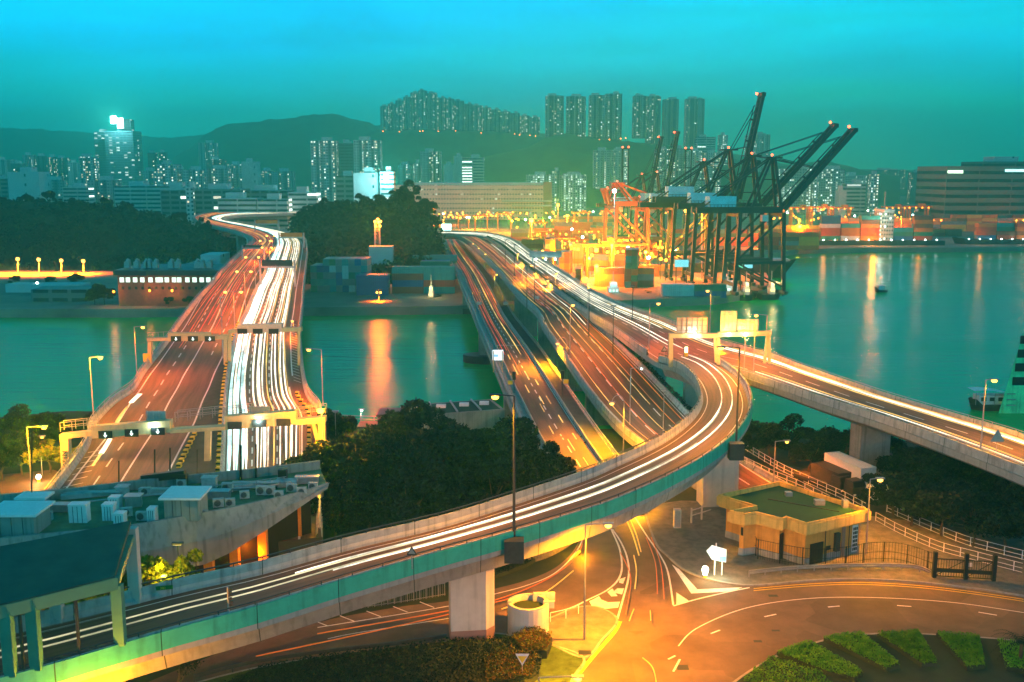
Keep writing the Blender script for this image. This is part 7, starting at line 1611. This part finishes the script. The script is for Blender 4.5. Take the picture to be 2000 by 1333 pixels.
def hut(u0, u1, vb, vt, dep, label, roofm='white', wallm='cwall', z=ZR, over=.4, nm='roof_hut'):
    p = P((u0 + u1) / 2, vb, z); a, b_ = Q(u0, vb, p.y), Q(u1, vb, p.y); zt = Q(u0, vt, p.y).z; t = thing(nm, label, 'hut', (p.x, p.y + dep / 2, z)); w = b_.x - a.x
    MB().box((p.x, p.y + dep / 2, (z + zt) / 2), (w, dep, zt - z)).build('wall', M_[wallm], t); MB().box((p.x, p.y + dep / 2, zt + .1), (w + 2 * over, dep + 2 * over, .22)).build('roof', M_[roofm], t); m = MB()
    for k in range(1, 4): m.box((a.x + w * k / 4, p.y - .02, (z + zt) / 2), (.04, .04, zt - z))
    m.build('panel_joint', M_['dmetal'], t); return t
hut(322, 388, 1018, 975, 3.2, 'hut with a bright pale roof standing among the air conditioners'); hut(-20, 68, 1048, 1008, 3.5, 'larger hut with a bright pale roof at the left edge'); hut(40, 85, 995, 975, 1.5, 'low pale topped box behind the left hut'); 
for u0, u1, vb, vt, l in ((135, 170, 1022, 990, 'tall white cabinet on the roof in the middle left'), (200, 222, 1018, 990, 'leaning white duct box, front one, left of the ladder'), (212, 233, 996, 976, 'white duct box behind the leaning one'), (222, 242, 1030, 1008, 'small white cabinet with a vent cap on the roof'), (288, 303, 1023, 998, 'narrow white cabinet beside the pale roofed hut')): hut(u0, u1, vb, vt, 1.0, l, 'white', 'white', over=.03, nm='roof_cabinet')
# roof poles and dark frame
for k, (u, vb, vt, w) in enumerate([(232, 958, 900, .18), (302, 946, 878, .18), (332, 944, 875, .18), (385, 940, 878, .1), (470, 938, 870, .3), (500, 934, 868, .2), (62, 985, 838, .16), (58, 975, 965, .9)]):
    B = P(u, vb, ZR); T_ = Q(u, vt, B.y); MBx = MB().bar(B, T_, w, n=6); tag(MBx.build('antenna_pole', M_['dark']), ['thin dark pole on the rear roof edge, leftmost of the bare ones', 'dark pole left of the black frame top', 'dark pole above the black frame', 'very thin pole right of the black frame', 'thick dark pole with dark antenna box before the white streaks', 'slim dark pole right of the antenna box', 'tall dark pole rising at the far left of the roof', 'short dark box at the foot of the tall left pole'][k], 'pole')
m = MB(); B = P(320, 950, ZR); g = lambda u, v: Q(u, v, B.y); m.bar(g(278, 935), g(362, 925), .8); m.bar(g(282, 935), g(282, 955), .9); m.bar(g(357, 925), g(357, 948), .9); m.bar(g(318, 930), g(318, 950), .3); tag(m.build('roof_frame', M_['dark']), 'thick black portal frame on the rear roof edge', 'frame')
B = P(553, 940, ZR); tag(MB().box((B.x, B.y, Q(553, 920, B.y).z - .9), (.9, .8, 2.2)).build('roof_box', M_['dark']), 'dark box on the rear roof edge near the trees', 'box'); 
m = MB(); a = P(90, 985, ZR + .4); b_ = P(620, 925, ZR + .4)
q = [P(u, v, ZR + .5) for u, v in smooth([(60, 992), (250, 972), (400, 958), (520, 950), (600, 935), (622, 928)])]
for c, d in zip(q, q[1:]): m.bar(c, d, .22, n=6)
tag(m.build('roof_pipe', M_['metal']), 'long pale pipe running along the back of the curved roof', 'pipe')
fence([(360, 975), (470, 962), (560, 950)], ZR, 1.1, 'thin green railing across the curved roof', mt='metal', rails=(.98, .5), sp=1.5)
# corner of a building at the left edge
t = thing('apartment_corner', 'corner of a lit beige building cut by the left edge', 'building', P(0, 990, GZ)); a, b_ = Q(-60, 990, 165), Q(17, 990, 165); z1 = Q(0, 855, 165).z
FA['beige'] = facade('beige_building_facade', (.34, .28, .22), 3.0, 3.4, .5, .5, .2, (1, .8, .4), 1.0)
MB().box(((a.x + b_.x) / 2, 170, (5 + z1) / 2), (b_.x - a.x, 10, z1 - 5)).build('facade', FA['beige'], t); MB().box((b_.x - .3, 164.7, (5 + z1) / 2), (.8, .8, z1 - 5)).build('corner_pillar', M_['ppaint'], t)
# pump house at the near shore
t = thing('pump_house', 'low flat waterside building with skylights beside the narrow bridge', 'building', P(890, 830, GZ)); rp_ = [P(u, v, 8.2) for u, v in ((797, 791), (960, 780), (985, 800), (800, 814))]
MB().prism([(p.x, p.y) for p in rp_], 3, 8.2).build('wall', M_['cwall'], t); MB().prism([(p.x, p.y) for p in inset(rp_, .6)], 8.0, 8.25).build('roof', M_['uroof'], t)
for f in (.12, .36, .62, .85): c = rp_[0].lerp(rp_[1], f).lerp(rp_[3].lerp(rp_[2], f), .45); MB().box((c.x, c.y, 8.5), (1.7, 1.2, .5)).build('skylight', M_['white'], t)
for f in (.25, .5, .75): a, b_ = rp_[0].lerp(rp_[1], f), rp_[3].lerp(rp_[2], f); MB().bar(a + Vector((0, 0, .2)), b_ + Vector((0, 0, .2)), .25).build('roof_rib', M_['metal'], t)
hut(738, 785, 838, 812, 5, 'dark flat hut with rooftop pipes on the near shore', 'dmetal', 'cwall', GZ, .2, 'shore_hut'); hut(700, 760, 858, 836, 4, 'low pale roofed shed behind the dark tree top', 'pave', 'cwall', GZ, .2, 'shore_hut')
fence([(580, 818), (640, 822), (740, 826), (800, 822)], GZ, 1.2, 'thin railing along the near shore', mt='metal', rails=(.98, .5), sp=2.5)
lamp(705, 822, GZ, 706, 802, 'small starry white lamp on the near shore', 350, style='post', rb=.2, bulb='wlamp', pw=.1, col=(.8, 1, .8)); lamp(790, 822, GZ, 787, 798, 'small yellow lamp by the shore huts', 350, style='post', rb=.2, pw=.2)
lamp(352, 1158, 12, 347, 1066, 'round topped dark garden lamp before the curved wall', 0, style='post', lit=False, pw=.16, col2='dmetal')
MB_g = P(347, 1066, 9)
# ------------------------------------------------------------ glazed noise enclosure at the left front
M_['encl'] = mat('enclosure_paint', (.05, .22, .15), .6, .15, .8); M_['eroof'] = mat('enclosure_roof', (.035, .075, .055), .7, .25, .5, bump=.1)
NE = thing('noise_enclosure', 'green framed noise enclosure with dark roof over the flyover at the bottom left', 'noise barrier', P(120, 1280, 15.5))
iN = [min(range(CC.n), key=lambda i: abs(proj(CC.pt(i, 1, .25, 1))[0] - u)) for u in (-210, -75, 8, 94, 254)]
RT = 5.4
def npt(i, dz): return CC.pt(i, 1, .25, dz)
def fpt(i, dz): return CC.pt(i, 0, -.25, dz)
def yat(p, v): return Q(1000, v, p.y).z
tops = []
for i in iN:
    n0 = npt(i, .85); MB().bar(n0, npt(i, RT), .75, .6).build('post', M_['encl'], NE); 
for j in (.1, .55):
    for a, b_ in zip(iN, iN[1:]): pass
m = MB()
for a, b_ in zip(iN, iN[1:]): m.bar(npt(a, RT + .2), npt(b_, RT + .2), .7, .9); 
m.bar(npt(iN[-1], RT + .2), fpt(iN[-1], RT + .2), .4, .5); m.build('beam', M_['encl'], NE)
m = MB(); A_, B_ = iN[0], iN[-1]
lo1, hi1 = min(iN), max(iN)
rn = [npt(i, RT + .75) + Vector((0, -.3, 0)) for i in range(lo1, hi1 + 1)]; rf = [fpt(i, RT + 1.5) for i in range(lo1, hi1 + 1)]
m.sheet([rn, rf]); m.sheet([[p - Vector((0, 0, .25)) for p in rf], [p - Vector((0, 0, .25)) for p in rn]]); m.sheet([[p - Vector((0, 0, .25)) for p in rn], rn]); m.face([rn[0], rf[0], rf[0] - Vector((0, 0, .3)), rn[0] - Vector((0, 0, .3))]); m.face([rn[-1], rf[-1], rf[-1] - Vector((0, 0, .3)), rn[-1] - Vector((0, 0, .3))]); m.build('roof', M_['eroof'], NE, orient=False)
for a, b_ in zip(iN, iN[1:]):
    for f in (.5,): c = npt(a, 1.0).lerp(npt(b_, 1.0), f); d = npt(a, RT).lerp(npt(b_, RT), f); MB().bar(c, d, .18).build('mullion', M_['dmetal'], NE)
    for z in (1.1, RT - .3): MB().bar(npt(a, z), npt(b_, z), .14).build('window_frame', M_['dmetal'], NE)
mg, ng, bg_ = mat_base('enclosure_glass'); bg_.inputs['Base Color'].default_value = (.75, .95, .85, 1); bg_.inputs['Transmission Weight'].default_value = 1; bg_.inputs['Roughness'].default_value = .03; bg_.inputs['IOR'].default_value = 1.02; bg_.inputs['Alpha'].default_value = .35
M_['glass'] = mg
for a, b_ in zip(iN, iN[1:]):
    c0, c1, d0, d1 = npt(a, 1.1), npt(b_, 1.1), npt(a, RT - .2), npt(b_, RT - .2); MB().face([c0, c1, d1, d0]).build('glass_pane', M_['glass'], NE)
for i in iN:
    f0 = fpt(i, 0); MB().bar(f0, fpt(i, RT + .9), .9, .7).build('post', M_['ppaint'], NE)
# brightness under the near side: an unseen lamp added below the flyover
Lp = thing('street_lamp', 'added lamp below the flyover at the bottom left lighting its side yellow', 'street lamp', P(240, 1420, GZ), 'ground level lamps')
hp = P(185, 1318, 15.5) + Vector((0, 0.6, -4.4)); MB().bar(Lp.location, (Lp.location.x, Lp.location.y, hp.z + .1), .2, n=8).build('pole', M_['metal'], Lp); MB().bar((Lp.location.x, Lp.location.y, hp.z + .1), (hp.x, hp.y - 1.5, hp.z + .1), .12).build('arm', M_['metal'], Lp); MB().box((hp.x, hp.y - 1.2, hp.z), (1, .4, .2)).build('lamp_head', M_['metal'], Lp); light(Lp, (hp.x, hp.y - 1.0, hp.z + .7), 9000, YEL, .2)
lamp(1052, 1395, GZ, 1128, 1326, 'lamp head with pale top at the very bottom edge beside the junction', 14000, col=YEL, pu=1050, col2='metal', group='ground level lamps')

lamp(1800, 1640, GZ, 1760, 1480, 'lamp on the roundabout island below the picture edge', 7000, pt=True, col=(1, .2, .002), group='ground level lamps')
for k, (u, v, E) in enumerate([(1240, 1000, 4500), (1130, 1085, 1500)]):  # unseen uplights, added to give the flyover underside its yellow glow
    B = P(u, v, GZ); t = thing('floodlight', 'added ground floodlight washing the flyover underside, %s one' % ORD[k], 'floodlight', B, 'added floodlights under the flyover')
    MB().box(B + Vector((0, 0, .3)), (.5, .4, .5)).build('housing', M_['dmetal'], t); light(t, B + Vector((0, -.5, .9)), E, YEL, .15)

# ducts, pipes and boxes on the curved roof
rnd = random.Random(21)
for k, (u, v, w, d, h) in enumerate([(110, 1000, 3, 1, .7), (180, 972, 6, .7, .5), (262, 990, 1.6, 1.2, 1.1), (310, 966, 4, .6, .5), (425, 975, 2.6, 1.0, .8), (500, 955, 5, .6, .6), (560, 950, 2.2, 1.4, .5), (240, 968, 1.2, 1.2, .9), (600, 945, 2.5, .8, .7), (410, 955, 1.5, 1, 1.2)]):
    p = P(u, v, ZR); tag(MB().box((p.x, p.y, ZR + h / 2 + .1), (w, d, h), rnd.uniform(-.1, .5)).box((p.x, p.y, ZR + h + .14), (w + .15, d + .15, .08), 0).build('roof_duct', M_['acp'] if k % 2 else M_['metal']), '%s duct or plant box on the curved roof, %s from its list of low ones' % ('faded' if k % 2 else 'metal', ORD[k]) if False else ['flat duct beside the left hut', 'long low duct on the rear left of the curved roof', 'squat plant box right of the white duct boxes', 'low duct behind the pale roofed hut', 'wide plant box right of the pale roofed hut', 'long low duct behind the air conditioner row', 'flat plant box before the dark roof box', 'small cube plant box at the rear left', 'plant box nearest the dark trees', 'upright plant box behind the units'][k], 'duct')
# ------------------------------------------------------------ trees
TP_ = []
for k in range(5):
    t = make_tree(100 + k, 9.0, 4.6, 14 + k, 6000, .27); reg(t); TP_.append([t, False])
TB = []
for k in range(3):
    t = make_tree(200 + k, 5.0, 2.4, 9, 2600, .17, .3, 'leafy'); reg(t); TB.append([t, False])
def tree(u, v, z, h, label, kind=None, w=1.0, group=None, pl=TP_, seed=0):
    rnd = random.Random(int(u * 31 + v)); e = pl[rnd.randrange(len(pl)) if kind is None else kind]; base = 9.0 if pl is TP_ else 5.0
    s = h / base; B = P(u, v, z)
    if not e[1]:
        e[1] = True; o = e[0]; o.location = B; o.rotation_euler = (0, 0, rnd.uniform(0, 6)); o.scale = (s * w, s * w, s); o['label'] = label
        if group: o['group'] = group
        return o
    return dup(e[0], B, rnd.uniform(0, 6), (s * w, s * w, s), label, group)
GRP = 'dark trees around the bridges'
def tv(u, vb, vt, z=GZ):
    B = P(u, vb, z); return Q(u, vt, B.y).z - z
W3 = ['first', 'second', 'third', 'fourth', 'fifth', 'sixth', 'seventh', 'eighth', 'ninth', 'tenth', 'eleventh', 'twelfth', 'thirteenth', 'fourteenth', 'fifteenth', 'sixteenth', 'seventeenth', 'eighteenth', 'nineteenth', 'twentieth', 'twenty-first', 'twenty-second']
mid = [(640, 1000, 860, 1.1), (700, 1010, 850, 1.1), (760, 1020, 845, 1.1), (820, 1010, 830, 1.1), (880, 1000, 830, 1.1), (940, 1000, 840, 1.1), (1000, 985, 855, 1.0), (1060, 960, 850, 1.0), (720, 1050, 910, 1.0), (800, 1060, 910, 1.0), (880, 1045, 900, 1.0), (960, 1030, 890, 1.0), (655, 1075, 950, 1.0), (770, 940, 805, 1.0), (830, 930, 795, 1.1), (905, 940, 805, 1.0), (980, 935, 800, 1.0), (1075, 985, 862, .9), (665, 890, 790, .9), (690, 940, 830, .9), (1040, 1000, 880, 1.0)]
for k, (u, vb, vt, w) in enumerate(sorted(mid)): tree(u, vb, GZ, tv(u, vb, vt), 'big dark leafy tree in the clump behind the flyover, %s from its left side' % W3[k], w=w * 1.0, group=GRP)
rt = [(1500, 900, 825), (1540, 895, 815), (1600, 905, 820), (1650, 915, 830), (1700, 925, 840), (1760, 960, 862), (1800, 985, 870), (1850, 975, 865), (1900, 1000, 880), (1950, 1010, 890), (2000, 1000, 885), (1780, 1030, 930), (1840, 1050, 940), (1900, 1070, 950), (1960, 1085, 960), (2030, 1090, 950), (1745, 1010, 905), (1870, 1010, 885), (1990, 1050, 920), (1580, 925, 850), (1470, 890, 835), (1930, 960, 865)]
for k, (u, vb, vt) in enumerate(sorted(rt)): tree(u, vb, GZ, tv(u, vb, vt), 'dark leafy tree in the grove right of the tall pier, %s from its left side' % W3[k], w=1.15, group=GRP)
lf = [(-20, 900, 800), (30, 890, 798), (75, 880, 805), (120, 880, 812), (160, 870, 810), (205, 845, 790), (5, 940, 840), (45, 930, 850)]
for k, (u, vb, vt) in enumerate(sorted(lf)): tree(u, vb, GZ, tv(u, vb, vt), 'dark tree on the near shore at the far left, %s from the left edge' % W3[k], w=1.1, group=GRP)
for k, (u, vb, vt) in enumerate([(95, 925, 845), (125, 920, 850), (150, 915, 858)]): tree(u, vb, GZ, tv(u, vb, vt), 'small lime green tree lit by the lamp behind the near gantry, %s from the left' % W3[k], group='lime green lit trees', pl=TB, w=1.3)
def tdir(u, vt, Dd, h, label, group, w=1.0):
    T_ = Q(u, vt, Dd); e = TB[int(u) % 3]; sc = (h / 5 * w, h / 5 * w, h / 5); loc = (T_.x, T_.y, T_.z - h)
    if not e[1]: e[1] = True; o = e[0]; o.location = loc; o.rotation_euler = (0, 0, u); o.scale = sc; o['label'] = label; o['group'] = group
    else: dup(e[0], loc, u, sc, label, group)
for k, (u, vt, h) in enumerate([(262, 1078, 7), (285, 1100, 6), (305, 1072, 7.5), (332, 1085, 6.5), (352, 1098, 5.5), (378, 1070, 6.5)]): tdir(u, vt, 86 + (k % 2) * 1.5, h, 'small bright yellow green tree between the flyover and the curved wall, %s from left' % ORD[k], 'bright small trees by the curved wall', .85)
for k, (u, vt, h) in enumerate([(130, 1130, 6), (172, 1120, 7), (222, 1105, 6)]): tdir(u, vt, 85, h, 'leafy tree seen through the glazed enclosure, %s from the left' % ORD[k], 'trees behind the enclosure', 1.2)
for k, (u, vb, vt) in enumerate([(400, 598, 572), (385, 598, 572), (370, 599, 575), (205, 596, 555), (185, 596, 560), (150, 560, 530), (330, 600, 580), (100, 562, 540), (30, 560, 538)]): tree(u, vb, 3, tv(u, vb, vt, 3), 'small dark tree on the far left shore, %s of its row' % W3[k], group='trees on the far left shore')
B = Q(318, 1128, 83.5); t = thing('street_lamp', 'low lamp between the small bright trees and the flyover parapet', 'street lamp', (B.x, B.y, 9)); MB().bar((B.x, B.y, 9), B, .12, n=6).build('pole', M_['dmetal'], t); MB().box(B + Vector((0, .2, 0)), (.4, .5, .12)).build('lamp_head', M_['metal'], t); light(t, B + Vector((0, .1, .5)), 1100, (1, .62, .03), .2)
# bare twigs in front of the flyover at the bottom left
B = P(335, 1395, GZ); t = thing('sapling', 'spindly dark sapling with sparse leaves in front of the flyover', 'sapling', B); m = MB(); rnd = random.Random(9); lf_ = MB()
def twig(p, d, L, w, n):
    q = p + d * L; m.bar(p, q, w, n=5, r2=w * .5)
    for k in range(5 if n < 2 else 2): leaf(lf_, p.lerp(q, rnd.uniform(.3, 1.1)) + Vector((rnd.uniform(-.2, .2), rnd.uniform(-.2, .2), rnd.uniform(-.2, .2))), .1, rnd)
    if n == 0: return
    for k in range(3): twig(p.lerp(q, rnd.uniform(.4, 1)), (d + Vector((rnd.uniform(-.8, .9), rnd.uniform(-.4, .4), rnd.uniform(-.1, .6)))).normalized(), L * rnd.uniform(.45, .7), w * .5, n - 1)
twig(B, Vector((.25, 0, 1)).normalized(), 3.8, .14, 4); m.build('trunk', M_['bark'], t); lf_.build('crown', M_['leaf'], t)

for k, (u, v, h) in enumerate([(560 + 45, 414, 7), (632, 406, 8), (668, 402, 7), (705, 398, 8), (742, 395, 7), (778, 393, 10), (800, 396, 14), (818, 408, 9), (832, 420, 11), (845, 438, 8)]):
    p = Q(u, v, 515); tree_ = dup(TP_[k % 5][0], p - Vector((0, 0, 3)), k * 1.3, (h / 9, h / 9, h / 9), 'dark tree standing up from the headland top between the bridges, %s from the left' % ORD[k], 'trees on the headland top')
for k, u in enumerate((5, 50, 95, 150, 205, 250, 300, 350, 400)):
    vv_ = [393, 391, 393, 398, 402, 410, 420, 430, 446][k]; p = Q(u, vv_, 566); dup(TP_[(k * 2) % 5][0], p - Vector((0, 0, 4)), k * 1.1, (.9, .9, .8 + .15 * (k % 3)), 'dark tree on the crest of the left wooded knoll, %s from the left' % ORD[k], 'trees on the knoll crest')
# ------------------------------------------------------------ haze
m = bpy.data.materials.new('haze'); m.use_nodes = True; n = m.node_tree; n.nodes.clear()
o = nn(n, 'ShaderNodeOutputMaterial'); pv = nn(n, 'ShaderNodeVolumePrincipled')
pv.inputs['Color'].default_value = (0.13, 1.0, 0.66, 1); pv.inputs['Density'].default_value = 0.0005; pv.inputs['Anisotropy'].default_value = 0.6
n.links.new(pv.outputs[0], o.inputs['Volume'])
tag(MB().box((0, 2300, 148.5), (5200, 4760, 303)).build('haze', m), 'thin teal evening haze hanging over the harbour', 'haze', kind='stuff')
for o in bpy.data.objects:
    if '_local' in o: del o['_local']
